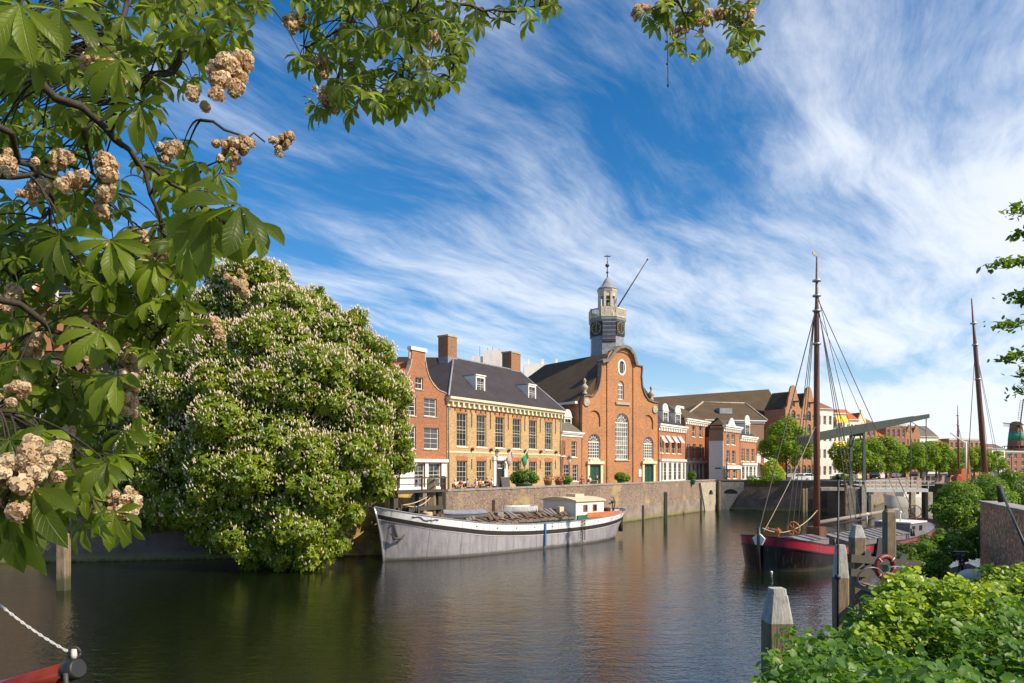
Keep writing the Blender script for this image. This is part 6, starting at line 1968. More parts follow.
for (x, y) in ((-0.3, -0.35), (0.9, 0.2), (span + 0.1, -0.3), (span + 0.1, W_), (-0.3, W_)):
    MB().box(x - 0.3, x + 0.3, y - 0.3, y + 0.3, -0.5, zd - 0.46 if x > 0.5 else zd + 0.3).build('pier', MATS['stone'] if x > 0 else MATS['coping'], bridge)
b = MB().box(-2.2, -0.7, -0.3, W_ + 4, -0.5, zd); b.build('abutment', MATS['stone_dark'], bridge)
b = MB()
b.box(-5.5, -2.21, 0.2, W_ + .1, zd - 0.3, zd + 0.1); b.build('approach', MATS['coping'], bridge)

def post(name, label, u_, Y_, w_, ztop, group, mat='post_wood', taper=False, cat='mooring post', cap=None, z0=-0.5, rz=0.0, lean=(0, 0)):
    o = empty(name, label, cat, ground(u_, Y_, 0), rz, group)
    h_ = w_ / 2
    def sq(z0_, z1_, a, c, ch=0.2):
        b = MB(); 
        for z, r in ((z0_, a), (z1_, c)):
            k_ = r * (1 - ch); t = (z / max(0.1, ztop))
            for x, y in ((k_, -r), (r, -k_), (r, k_), (k_, r), (-k_, r), (-r, k_), (-r, -k_), (-k_, -r)): b.v.append((x + lean[0] * t, y + lean[1] * t, z))
        for j in range(8): j2 = (j + 1) % 8; b.face((j, j2, 8 + j2, 8 + j))
        b.face(range(7, -1, -1)); b.face(range(8, 16))
        return b
    if cap:
        zc_ = ztop - cap
        sq(z0, zc_, h_, h_ * 0.98).build('shaft', MATS[mat], o)
        b = sq(zc_ + 0.002, ztop - 0.08, h_ * 0.98, h_ * 0.66); b2 = sq(ztop - 0.078, ztop, h_ * 0.6, h_ * 0.55)
        b.build('post_cap', MATS['post_cap'], o); b2.build('post_top', MATS['post_cap'], o)
    else:
        sq(z0, ztop - (0.12 if taper else 0), h_, h_).build('shaft', MATS[mat], o)
        if taper: sq(ztop - 0.118, ztop, h_, h_ * 0.55).build('post_top', MATS[mat], o)
    return o


GP = 'timber mooring posts along our side of the water'
post('mooring_post', 'nearest thick mooring post with weathered white tapered cap, lower right in front of the leaves', 777, 8.75, 0.315, 4.70, GP, cap=0.42)
post('mooring_post', 'mooring post with white tapered cap and thin black pole, left of its dark twin', 840.5, 16, 0.29, 4.45, GP, cap=0.75)
post('mooring_post', 'darker mooring post with grey flat cap, right behind the white capped one', 857, 20, 0.36, 4.57, GP, mat='post_wood', cap=0.35)
post('mooring_post', 'pale uncapped mooring post standing in front of the red barge deck', 889, 27, 0.37, 4.62, GP, taper=True)
post('mooring_post', 'mooring post with white top near the dark shrub by the barge stern', 942, 38, 0.42, 4.1, GP, cap=0.6)
post('mooring_post', 'thin dark timber post near the stern of the barge', 887, 62, 0.3, 2.9, GP, mat='post_dark')
p = ground(837.5, 15.7, 2.6)
o = empty('boat_hook_pole', 'thin black upright pole with small ball end, standing against the white capped post', 'pole', p)
b = MB().tube([(0, 0, -0.6), (0.02, 0, 3.35)], 0.022, 6); b.build('shaft', MATS['black'], o)
MB().ball((0.02, 0, 3.4), 0.06, 8).build('knob', MATS['black'], o)
MB().ball((0, 0, 1.15), 0.07, 8).build('knob', MATS['black'], o)

# far side posts by the quay wall
G2 = 'dark fender posts standing in front of the far quay walls'
for (u_, Y_, w_, zt_, lb_) in ((665.5, 77, 0.36, 3.6, 'thick dark post in the water before the long quay wall'), (643, 74, 0.22, 2.3, 'short thin rotting post against the long quay wall'), (701, 91, 0.22, 2.4, 'short dark post just left of the outfall arches'), (719.5, 92, 0.3, 4.5, 'slim post with white top in front of the outfall arch'), (803.5, 88, 0.3, 3.6, 'pale post before the dark wall, left of the tall mast'), (806.5, 90, 0.22, 3.6, 'dark thin post beside the pale one near the tall mast'), (846, 84, 0.3, 4.4, 'bent pale post left of the drawbridge'), (869, 88, 0.4, 2.9, 'dark post under the left end of the drawbridge')):
    post('fender_post', lb_, u_, Y_, w_, zt_, G2, mat='post_wood' if 'pale' in lb_ or 'white' in lb_ else 'post_dark', taper=True)
post('fender_post', 'tall pale timber post standing behind the bow of the grey barge', 431.5, 51.5, 0.62, 5.5, G2, mat='post_wood', taper=True)
post('fender_post', 'tall dark timber post beside the pale one behind the barge bow', 443.5, 53.6, 0.4, 5.6, G2, mat='post_dark', taper=True)
post('fender_post', 'pale old post in the water at far left behind the hanging leaves', 63.5, 35.6, 0.5, 2.9, G2, taper=True)
post('fender_post', 'rusty stub post on the far side of the barge hatch', 493.5, 57, 0.25, 3.6, G2, mat='post_dark')
# timber jetty behind the bow
F_ = at(417, 490, 50.0)
o = empty('timber_jetty', 'dark timber jetty frame against the quay behind the barge bow', 'jetty', ground(417, 50.2, 0), R(52))
for x in (-2.2, 0.2, 2.2): MB().box(x - .2, x + .2, -.2, .2, -0.5, 4.45).build('leg', MATS['post_dark'], o)
MB().box(-2.5, 2.6, -0.6, 0.9, 4.45, 4.62).build('platform', MATS['post_dark'], o)
b = MB().bar((-2.4, -0.5, 5.5), (2.5, -0.5, 5.5), 0.1, 0.1)
for x in (-2.3, 0, 2.4): b.bar((x, -0.5, 4.62), (x, -0.5, 5.5), 0.09, 0.09)
b.bar((-2.4, -0.5, 5.05), (2.5, -0.5, 5.05), 0.06, 0.06)
b.build('handrail', MATS['post_dark'], o)
MB().bar((-2.2, -.25, 3.3), (2.3, -.25, 3.3), 0.3, 0.3).build('waling', MATS['post_dark'], o)
for a, c, dr, lb_ in ((at(403, 505, 47.0), at(430, 495, 51.2), 0.15, 'upper yellow mooring rope from the barge bow to the tall pale post'), (at(408, 506, 47.3), at(431, 497, 51.2), 0.3, 'lower slack yellow mooring rope from the barge bow to the tall post')):
    tag(MB().tube([p_ - a for p_ in sag(a, c, dr)], 0.035, 5).build('mooring_rope', MATS['rope'], None, a), lb_, 'rope')
a, c = at(372, 522, 46.5), at(352, 540, 48.9)
tag(MB().tube([p_ - a for p_ in sag(a, c, 0.2)], 0.03, 5).build('mooring_rope', MATS['rope_dark'], None, a), 'dark mooring rope from the barge stem to the yellow wall corner', 'rope')

# --- our landing: timber fender beams with lifebuoy, hoses, bicycle, boulder
o = empty('timber_fender', 'weathered timber fender beams between the near mooring posts', 'fender', (7.6, 16.1, 0))
def wpt(u_, v_, Y_): return at(u_, v_, Y_) - Vector((7.6, 16.1, 0))
MB().bar(wpt(858, 584, 17), wpt(905, 600, 14), 0.13, 0.16).build('beam', MATS['post_wood'], o)
MB().bar(wpt(848, 558, 17.5), wpt(918, 564, 23), 0.16, 0.2).build('beam', MATS['post_dark'], o)
MB().bar(wpt(848, 572, 17), wpt(912, 578, 21), 0.14, 0.18).build('beam', MATS['post_dark'], o)
MB().bar(wpt(868, 592, 17), wpt(868, 552, 20), 0.16, 0.16).build('beam', MATS['post_dark'], o)
MB().bar(wpt(905, 556, 20), wpt(880, 596, 18), 0.12, 0.12).build('beam', MATS['post_dark'], o)


def torus_mb(R_, r_, n=20, m=7, a0=0, a1=2 * math.pi):
    pts = [(R_ * math.cos(a0 + (a1 - a0) * t / n), 0, R_ * math.sin(a0 + (a1 - a0) * t / n)) for t in range(n + 1)]
    return MB().tube(pts, r_, m)


plain('buoy_red', (0.19, 0.025, 0.02), 0.5, 0.2)
plain('hose_cyan', (0.06, 0.3, 0.34), 0.4, 0.15)
p = at(885, 567, 16.6); bu = empty('lifebuoy', 'red ring buoy hanging on the timber beams', 'lifebuoy', p, R(15))
torus_mb(0.25, 0.06).build('ring', MATS['buoy_red'], bu)
b = MB()
for t in range(4):
    a = math.pi / 4 + t * math.pi / 2; b.tube([(0.19 * math.cos(a), -0.06, 0.19 * math.sin(a)), (0.31 * math.cos(a), -0.06, 0.31 * math.sin(a))], 0.012, 5)
b.build('strap', MATS['whitewall'], bu)
for (u_, v_, Y_, R_, sq_, lb_) in ((898, 573, 16.4, 0.36, 0.5, 'cyan hose loop beside the red ring buoy'), (870, 577, 16.0, 0.36, 0.8, 'pale hose loop left of the red ring buoy')):
    ob = torus_mb(R_ * 0.9, 0.018, 24, 5).build('hose_loop', MATS['hose_cyan' if 'cyan' in lb_ else 'deck_grey'], None, at(u_, v_, Y_)); ob.rotation_euler = (R(30), R(20), R(20)); ob.scale = (1, 1, sq_)
    tag(ob, lb_, 'hose')

# the old brick wall at the right
wl_ = [(21.2, 31.2), (17.7, 23.2), (13.0, 12.2)]
o = empty('old_brick_wall', 'tall old mossy brick wall with pale slab coping at the right edge', 'wall', (21.2, 31.2, 0))
P_ = [Vector((x - 21.2, y - 31.2)) for x, y in wl_]
def wside(p, q, off):
    d = (q - p).normalized(); return Vector((d.y, -d.x)) * off
def wallband(name, f, bk, z0, z1, mt, parent):
    b = MB()
    for i in range(len(P_) - 1):
        p, q = P_[i], P_[i + 1]; n_ = wside(p, q, 1)
        a, c, d, e = p + n_ * f, q + n_ * f, q - n_ * bk, p - n_ * bk
        b.poly([(a.x, a.y, z0), (c.x, c.y, z0), (c.x, c.y, z1), (a.x, a.y, z1)]); b.poly([(a.x, a.y, z1), (c.x, c.y, z1), (d.x, d.y, z1), (e.x, e.y, z1)]); b.poly([(d.x, d.y, z0), (e.x, e.y, z0), (e.x, e.y, z1), (d.x, d.y, z1)])
        b.poly([(e.x, e.y, z0), (a.x, a.y, z0), (a.x, a.y, z1), (e.x, e.y, z1)]); b.poly([(c.x, c.y, z0), (d.x, d.y, z0), (d.x, d.y, z1), (c.x, c.y, z1)])
    return b.build(name, mt, parent)
wallband('wall_face', 0.28, 0.35, 1.3, 4.62, MATS['brick_near'], o)
wallband('coping_slab', 0.36, 0.45, 4.623, 4.74, MATS['coping'], o)
a, c = at(1000, 488, 25), at(1026, 548, 20.0)
o = empty('leaning_pole', 'black metal pole leaning against the old wall at right edge', 'pole', a)
MB().tube([(0, 0, 0), tuple(c - a)], [0.04, 0.04], 6).build('shaft', MATS['black'], o)
MB().tube([(-0.02, 0, 0.1), (0.05, 0, -0.5)], 0.11, 6).build('bracket', MATS['post_wood'], o)
b = MB()
tag(MB().ball((0, 0, 0), 0.55, 14, (1.15, 0.8, 0.55), 0.06).build('boulder', MATS['greywall'], None, at(974, 577, 26.5)), 'smooth grey boulder lying below the old wall', 'boulder')

# bicycle
bc = empty('bicycle', 'dark bicycle leaning by the foot of the old wall behind the boulder', 'bicycle', at(962, 578, 28.2), R(65))
for x in (-0.52, 0.52):
    w_ = empty('wheel', None, None, (x, 0, 0.34)); w_.parent = bc
    torus_mb(0.33, 0.022, 20, 5).build('tyre', MATS['rubber'], w_)
    b = MB()
    for t in range(6): a0 = t * math.pi / 6; b.tube([(-0.32 * math.cos(a0), 0, -0.32 * math.sin(a0)), (0.32 * math.cos(a0), 0, 0.32 * math.sin(a0))], 0.004, 3)
    b.build('spokes', MATS['chrome'], w_)
b = MB()
for a, c in (((-0.52, 0, .34), (-0.05, 0, .30)), ((-0.05, 0, .3), (0.36, 0, .78)), ((-0.22, 0, .85), (-0.05, 0, .3)), ((-0.22, 0, .78), (0.38, 0, .82)), ((-.52, 0, .34), (-.22, 0, .8)), ((0.52, 0, .34), (0.36, 0, .98))): b.tube([a, c], 0.018, 6)
b.build('frame', MATS['black'], bc)
MB().tube([(0.25, -0.28, 1.02), (0.36, -0.2, 1.03), (0.36, 0.2, 1.03), (0.25, 0.28, 1.02)], 0.014, 6).build('handlebar', MATS['chrome'], bc)
MB().ball((-0.25, 0, 0.92), 0.12, 8, (1.1, 0.7, 0.3)).build('saddle', MATS['black'], bc)
MB().box(0.40, 0.62, -0.16, 0.16, 0.72, 0.92).build('basket', MATS['iron'], bc)

# --- lamps
def lamp(label, u_, Y_, z0, h_, arms=1, col='iron'):
    o = empty('street_lamp', label, 'street lamp', ground(u_, Y_, z0), 0, 'street lamps on the quay')
    MB().lathe([(0.14, 0), (0.14, 0.5), (0.07, 0.6), (0.05, h_ - 0.7), (0.1, h_ - 0.65), (0.03, h_ - 0.6)], (0, 0, 0), 8).build('pole', MATS[col], o)
    b = MB().lathe([(0.13, h_ - 0.62), (0.24, h_ - 0.2)], (0, 0, 0), 6, False); b.build('lantern', MATS['lamp_glass'], o)
    MB().lathe([(0.3, h_ - 0.198), (0.18, h_ - 0.05), (0.05, h_ + 0.1), (0.02, h_ + 0.2)], (0, 0, 0), 6, False).build('lamp_cap', MATS[col], o)
    return o


lamp('black street lamp before the door of the yellow house', 497, 70, GZ, 4.1)
lamp('black street lamp in front of the small tan house', 569, 82, GZ, 3.6)
lamp('white topped street lamp among the far trees at right', 1011.5, 130, GZ, 5.0)
lamp('dark street lamp before the brick corner house', 727, 108, GZ, 3.6)
lamp('street lamp standing by the left end of the drawbridge', 812, 101, GZ, 4.2)
# flags on the yellow house
for (u_, mat_, lb_) in ((502.5, 'pink_cloth', 'faded pink and white flag hanging beside the door'), (518, 'green_cloth', 'green and white flag hanging right of the door')):
    x = F2.s(u_) ; w0 = F2.world(x, -0.02)
    o = empty('house_flag', lb_, 'flag', (w0.x, w0.y, GZ + 2.6), F2.rz, 'flags on the yellow house')
    MB().tube([(0, 0, 0), (0.1, -1.3, 1.9)], 0.04, 6).build('pole', MATS['white'], o)
    b = MB(); n = 7
    for i in range(n + 1):
        t = i / n; b.v += [(0.1 * (1 - t) + 0.12 * math.sin(5 * t), -0.5 - 0.75 * (1 - t), 1.75 - 1.0 * t), (0.05 + 0.7 * (1 - 0.4 * t), -0.55 - 0.5 * (1 - t) + 0.12 * math.sin(7 * t), 0.95 - 1.15 * t)]
    for i in range(n): b.face((2 * i, 2 * i + 1, 2 * i + 3, 2 * i + 2), True)
    f_ = b.build('flag_cloth', MATS[mat_], o)
    sd_ = f_.modifiers.new('thickness', 'SOLIDIFY'); sd_.thickness = 0.02

# --- terrace tables, chairs, people
def skin_mesh(name, joints, edges, mat, sub=2, smooth=True):
    me = bpy.data.meshes.new(name); me.from_pydata([j[0] for j in joints], edges, [])
    me.materials.append(mat)
    o = bpy.data.objects.new(name, me); scene.collection.objects.link(o)
    m = o.modifiers.new('skin', 'SKIN'); m.use_smooth_shade = smooth
    sv = me.skin_vertices[0].data if me.skin_vertices else None
    if sv is None:
        bm = bmesh.new(); bm.from_mesh(me); bm.verts.layers.skin.verify(); bm.to_mesh(me); bm.free(); sv = me.skin_vertices[0].data
    for i, j in enumerate(joints): sv[i].radius = (j[1], j[1]); sv[i].use_root = (i == 0)
    s_ = o.modifiers.new('sub', 'SUBSURF'); s_.levels = sub; s_.render_levels = sub
    return o


def seated_person(label, loc, rz, shirt, hair='hair_brown', lean=0.0):
    o = empty('person', label, 'person', loc, rz, 'people sitting on the terrace')
    J = [((0, 0, .50), .14), ((0, .0, .72), .13), ((0, -.02 + lean * .5, .95), .15), ((0, lean * .5, 1.06), .06), ((0, -.02 + lean * .6, 1.17), .085), ((0, -.03 + lean * .6, 1.25), .09),
         ((.1, -.05, .5), .09), ((.12, -.42, .5), .07), ((.12, -.44, .1), .045), ((.12, -.56, .04), .04), ((-.1, -.05, .5), .09), ((-.12, -.42, .5), .07), ((-.12, -.44, .1), .045), ((-.12, -.56, .04), .04),
         ((.19, lean * .5, 1.0), .055), ((.25, -.08, .76), .045), ((.17, -.34, .76), .032), ((.15, -.42, .77), .03), ((-.19, lean * .5, 1.0), .055), ((-.25, -.08, .76), .045), ((-.17, -.34, .76), .032), ((-.15, -.42, .77), .03)]
    E = [(0, 1), (1, 2), (2, 3), (3, 4), (4, 5), (0, 6), (6, 7), (7, 8), (8, 9), (0, 10), (10, 11), (11, 12), (12, 13), (2, 14), (14, 15), (15, 16), (16, 17), (2, 18), (18, 19), (19, 20), (20, 21)]
    b_ = skin_mesh('body', J, E, MATS['skin'], 1); b_.parent = o
    J2 = [((0, 0.01, .52), .16), ((0, .01, .74), .148), ((0, -.01 + lean * .5, .96), .165), ((.2, lean * .5, 1.0), .075), ((.25, -.07, .8), .06), ((-.2, lean * .5, 1.0), .075), ((-.25, -.07, .8), .06)]
    s_ = skin_mesh('shirt', J2, [(0, 1), (1, 2), (2, 3), (3, 4), (2, 5), (5, 6)], MATS[shirt], 1); s_.parent = o
    J3 = [((.1, -.04, .49), .105), ((.12, -.43, .495), .085), ((.12, -.44, .14), .06), ((-.1, -.04, .49), .105), ((-.12, -.43, .495), .085), ((-.12, -.44, .14), .06)]
    t_ = skin_mesh('trousers', J3, [(0, 1), (1, 2), (0, 3), (3, 4), (4, 5)], MATS['shirt_dark'], 1); t_.parent = o
    MB().ball((0, 0.015 + lean * .6, 1.25), 0.115, 10, (0.95, 1.0, 1.05)).build('hair', MATS[hair], o)
    return o


def cafe_chair(loc, rz, lb_):
    o = empty('cafe_chair', lb_, 'chair', loc, rz, 'chairs on the terrace')
    MB().box(-.22, .22, -.22, .22, .42, .46).build('seat', MATS['varnish'], o)
    MB().box(-.22, .22, .22, .25, .55, .92).build('backrest', MATS['varnish'], o)
    for x, y, z in ((-.2, -.2, .42), (.2, -.2, .42), (-.2, .21, .9), (.2, .21, .9)): MB().tube([(x, y, 0), (x, y, z)], 0.018, 5).build('leg', MATS['iron'], o)
    return o


ppl = [(455, 'shirt_white', 'person in white top seated leftmost on the terrace'), (461, 'shirt_red', 'person in red-orange shirt, second seated from left on the terrace'), (467.5, 'shirt_blue', 'person in blue shirt seated below the second ground-floor window'), (476, 'shirt_white', 'person in pale shirt, left of a pair near the house door'), (480, 'shirt_red', 'person in red shirt, right of the pair near the house door'), (486.5, 'shirt_dark', 'person in dark jacket seated just left of the door'), (492, 'shirt_white', 'person in white seated in front of the open door'), (582, 'shirt_red', 'person in red seated at the left corner of the church'), (590, 'shirt_white', 'person in white before the left church door'), (597, 'shirt_dark', 'person in dark clothes right of the left church door')]
for i, (u_, sh, lb_) in enumerate(ppl):
    Y_ = 62.0 + (u_ - 455) * 0.17 if u_ < 540 else 86
    rz_ = random.uniform(-1.2, 1.6); g_ = ground(u_, Y_, GZ)
    cafe_chair(g_, rz_, 'chair of the ' + ' '.join(lb_.split()[:13]))
    seated_person(lb_, g_, rz_, sh, 'hair_brown' if i % 3 else 'cabin_roof')
for i, (u_, lb_) in enumerate(((458, 'leftmost'), (472, 'second from left'), (483, 'third, beside the pair of people'), (489.5, 'rightmost, by the door'))):
    o = empty('cafe_table', lb_ + ' small round cafe table on the terrace', 'table', ground(u_, 61.6 + (u_ - 455) * 0.17, GZ), 0, 'cafe tables on the terrace')
    MB().lathe([(.38, .72), (.4, .74), (.38, .76)], (0, 0, 0), 14).build('tabletop', MATS['varnish'], o); MB().lathe([(.22, 0), (.2, .03), (.03, .05), (.03, .72)], (0, 0, 0), 8).build('leg', MATS['iron'], o)
o = empty('menu_board', 'dark folding menu board on the terrace right of the door', 'sign board', ground(505, 66.5, GZ), R(30))
for s_ in (-1, 1): MB().poly([(-.45, s_ * .3, 0.1), (.45, s_ * .3, 0.1), (.45, s_ * .02, 1.4), (-.45, s_ * .02, 1.4)]).build('board', MATS['black'], o)
MB().bar((-.5, 0, 1.42), (.5, 0, 1.42), .06, .06).build('frame', MATS['post_wood'], o)

# --- parked cars
plain('car_white', (0.75, 0.75, 0.76), 0.25, 0.03, bump=0); plain('car_dark', (0.04, 0.045, 0.06), 0.2, 0.05, bump=0); plain('car_silver', (0.45, 0.46, 0.48), 0.25, 0.03, bump=0); plain('car_red', (0.4, 0.03, 0.03), 0.25, 0.03, bump=0)
plain('tail_light', (0.4, 0.02, 0.02), 0.3, 0.05)
def car(label, u_, Y_, rz, mat):
    o = empty('parked_car', label, 'car', ground(u_, Y_, GZ), rz, 'cars parked on the quays')
    prof = [(-2.1, .35), (2.1, .35), (2.15, .6), (2.0, .85), (1.1, .95), (0.45, 1.42), (-1.1, 1.45), (-1.85, 1.0), (-2.15, .9)]
    b = MB(); n = len(prof)
    for y in (-.85, .85):
        b.v += [(x, y * (0.82 if z > 1.2 else 1), z) for x, z in prof]
    for i in range(n): j = (i + 1) % n; b.face((i, j, n + j, n + i)[::-1])
    b.face(range(n)); b.face(range(2 * n - 1, n - 1, -1))
    b.build('body', MATS[mat], o)
    for y in (-1, 1):
        g = MB().poly([(-1.55, y * .862, 1.0), (0.95, y * .862, 1.0), (0.42, y * .74, 1.36), (-1.08, y * .74, 1.37)]); 
        if y > 0: g.f = [f[::-1] for f in g.f]
        g.build('side_window', MATS['pane'], o)
    MB().poly([(1.08, -.75, .985), (1.08, .75, .985), (0.52, .62, 1.395), (0.52, -.62, 1.395)]).build('windscreen', MATS['pane'], o)
    for x in (-1.3, 1.3):
        for y in (-.8, .8):
            w_ = MB().tube([(x, y - .1, .33), (x, y + .1, .33)], .33, 14).build('wheel', MATS['rubber'], o)
            MB().tube([(x, y - .11 if y < 0 else y + .101, .33), (x, y - .101 if y < 0 else y + .11, .33)], .18, 10).build('rim', MATS['chrome'], w_)
    for y in (-.6, .6): MB().box(2.1, 2.16, y - .18, y + .18, .62, .76).build('headlight', MATS['lamp_glass'], o)
    return o


for (u_, Y_, rz, m_, lb_) in ((797, 112, 0.5, 'car_silver', 'silver car parked before the warehouse right of the street tree'), (806, 116, 0.5, 'car_white', 'white car parked before the warehouse, left of the mast'), (838, 125, 0.9, 'car_white', 'white car parked under the yellow awnings'), (875, 148, 1.0, 'car_dark', 'dark car parked beyond the bridge posts'), (897, 158, 1.0, 'car_white', 'white car parked above the middle of the bridge'), (914, 166, 1.0, 'car_dark', 'dark car parked behind the fourth quay tree'), (944, 182, 1.0, 'car_silver', 'silver car parked right of the bridge chain'), (954, 190, 1.0, 'car_red', 'red car parked left of the thin mast'), (968, 200, 1.0, 'car_white', 'white car parked between the two far masts'), (1002, 225, 1.0, 'car_white', 'white car parked near the windmill'), (1013, 235, 1.0, 'car_silver', 'silver car parked at the far right'), (932, 172, 1.0, 'car_white', 'white car parked behind the bridge chain')):
    car(lb_, u_, Y_, rz, m_)

# --- windmill
WY = 255.0; g_ = ground(1016, WY, 0)
wm = empty('windmill', 'round brick windmill with green band, boat-shaped cap and four thin sails at the right edge', 'windmill', g_)
def wz(v): return EYE - (v - HV) / FPX * WY
wp = WY / FPX
prof = [(8.4 * wp, wz(474)), (7.6 * wp, wz(450)), (6.6 * wp, wz(437)), (5.2 * wp, wz(424.5))]
MB().lathe(prof, (0, 0, 0), 16).build('tower', MATS['brick_far'], wm)
MB().lathe([(7.0 * wp, wz(440.5)), (6.15 * wp, wz(432))], (0, 0, 0), 16).build('green_band', MATS['green_cloth'], wm)
b = MB().lathe([(8.0 * wp, wz(451)), (11.5 * wp, wz(449.6)), (11.5 * wp, wz(449))], (0, 0, 0), 16)
b.build('gallery', MATS['post_wood'], wm)
b = MB()
for i in range(16): a = i * math.pi / 8; b.bar((11.3 * wp * math.cos(a), 11.3 * wp * math.sin(a), wz(449)), (11.3 * wp * math.cos(a), 11.3 * wp * math.sin(a), wz(446)), .12, .12)
b.lathe([(11.2 * wp, wz(446.2)), (11.5 * wp, wz(446)), (11.2 * wp, wz(445.8))], (0, 0, 0), 16); b.build('gallery_rail', MATS['post_wood'], wm)
MB().ball((0, 0, wz(424.5)), 5.4 * wp, 12, (1, 1.1, 0.6)).build('cap', MATS['roof_brown'], wm)
hub = Vector((-0.2, -6.5 * wp, wz(425)))
MB().tube([(0, 0, hub.z), tuple(hub)], 0.4, 8).build('windshaft', MATS['iron'], wm)
for i in range(4):
    a = R(86) + i * R(90)
    d = Vector((math.cos(a) * 0.85, -0.1, math.sin(a))); e = hub + d * (22 * wp * (1.15 if i in (0, 2) else 1))
    b = MB().bar(hub, e, 0.28, 0.28, up=(0, 1, 0)); n_ = Vector((-d.z, 0, d.x)).normalized()
    for j in range(3, 15): q = hub + (e - hub) * (j / 15); b.bar(q, q + n_ * 1.1, 0.09, 0.09, up=(0, 1, 0))
    b.bar(hub + (e - hub) * .2 + n_ * 1.1, e + n_ * 1.1 - (e - hub) * .05, 0.09, 0.09, up=(0, 1, 0))
    b.build('sail', MATS['post_dark'], wm)
o = empty('small_crane', 'small white and orange crane mast standing left of the leaning mast', 'crane', ground(966, 118, GZ))
MB().tube([(0, 0, 0), (0, 0, 6.8)], 0.16, 6).build('post', MATS['whitewall'], o); MB().bar((0, 0, 6.5), (-2.6, 0, 8.2), .2, .2).build('jib', MATS['whitewall'], o); MB().bar((.7, 0, 0), (0.2, 0, 6.0), .22, .22).build('brace', MATS['deck_orange'], o)
o = empty('orange_machine', 'orange-red winch machine at the foot of the small crane', 'winch', ground(962, 116, GZ))
MB().box(-1, 1, -.6, .6, 0, 1.3).box(-.4, .5, -.5, .5, 1.3, 2.2).build('body', MATS['deck_orange'], o); MB().tube([(-.9, -.75, .5), (-.9, .75, .5)], .5, 12).build('drum', MATS['red_cloth'], o)
# ------------------------------------------------------------------ the near chestnut: hanging boughs at top and left
OB = [(0.0, -0.6, 0.02), (0.05, -0.56, 0)]
# one leaflet: widest towards the tip, folded along the midrib, slightly drooping
LT_V = [(0, 0, 0), (0.06, 0.22, 0.045), (0.12, 0.45, 0.075), (0.175, 0.66, 0.04), (0.13, 0.85, -0.06), (0.02, 1.0, -0.24), (-0.13, 0.86, -0.09), (-0.165, 0.66, 0.06), (-0.13, 0.45, 0.06), (-0.06, 0.22, 0.045),
        (0, 0.22, 0.0), (0.01, 0.45, -0.005), (0, 0.66, -0.03), (0, 0.85, -0.12)]
LT_F = [(0, 1, 10), (1, 2, 11, 10), (2, 3, 12, 11), (3, 4, 13, 12), (4, 5, 13), (0, 10, 9), (10, 11, 8, 9), (11, 12, 7, 8), (12, 13, 6, 7), (13, 5, 6)]

k = NT('leaf_big')
at_ = k.n.new('ShaderNodeAttribute'); at_.attribute_name = 'rnd'
uv_ = k.n.new('ShaderNodeUVMap'); uv_.uv_map = 'UVMap'
spu = k.n.new('ShaderNodeSeparateXYZ'); k.l.new(uv_.outputs[0], spu.inputs[0])
# pinnate veins: slanting lines either side of the midrib
vv = k.math('SUBTRACT', k.math('MULTIPLY', spu.outputs[1], 11.0), k.math('MULTIPLY', k.math('ABSOLUTE', spu.outputs[0]), 16.0))
vein = k.maprange(k.math('ABSOLUTE', k.math('SUBTRACT', k.math('FRACT', vv), 0.5)), 0.36, 0.5, 0.0, 1.0)
mid = k.maprange(k.math('ABSOLUTE', spu.outputs[0]), 0.012, 0.0, 0.0, 1.0)
vn = k.math('MAXIMUM', k.math('MULTIPLY', vein, 0.45), mid)
base = k.mix(at_.outputs['Fac'], (0.010, 0.03, 0.003, 1), (0.24, 0.33, 0.02, 1))  # sunlit and shaded leaf tones put into the colour, random per leaf
nz = k.noise(k.tc.outputs['Object'], 9.0, 4, 0.6)
base = k.mix(k.maprange(nz, 0.5, 0.72, 0, 0.35), base, (0.16, 0.20, 0.03, 1))
col = k.mix(k.math('MULTIPLY', vn, 0.5), base, (0.20, 0.27, 0.06, 1))
k.l.new(col, k.b.inputs['Base Color']); k.b.inputs['Roughness'].default_value = 0.42; k.b.inputs['Specular IOR Level'].default_value = 0.35
k.bump(k.math('MULTIPLY', vn, -1.0), 0.5, 0.004)
tr = k.n.new('ShaderNodeBsdfTranslucent'); k.l.new(k.mix(0.6, col, (0.42, 0.55, 0.04, 1)), tr.inputs['Color'])
mx = k.n.new('ShaderNodeMixShader'); mx.inputs[0].default_value = 0.55
k.l.new(k.b.outputs[0], mx.inputs[1]); k.l.new(tr.outputs[0], mx.inputs[2]); k.l.new(mx.outputs[0], k.o.inputs['Surface'])
MATS['leaf_big'] = k.m

rs = np.random.RandomState(77)
near_tree = empty('near_chestnut', 'near horse chestnut whose dark branches hang into the top and left of the picture', 'tree', (-3.2, -1.2, 4.35))
NT0 = Vector(near_tree.location)

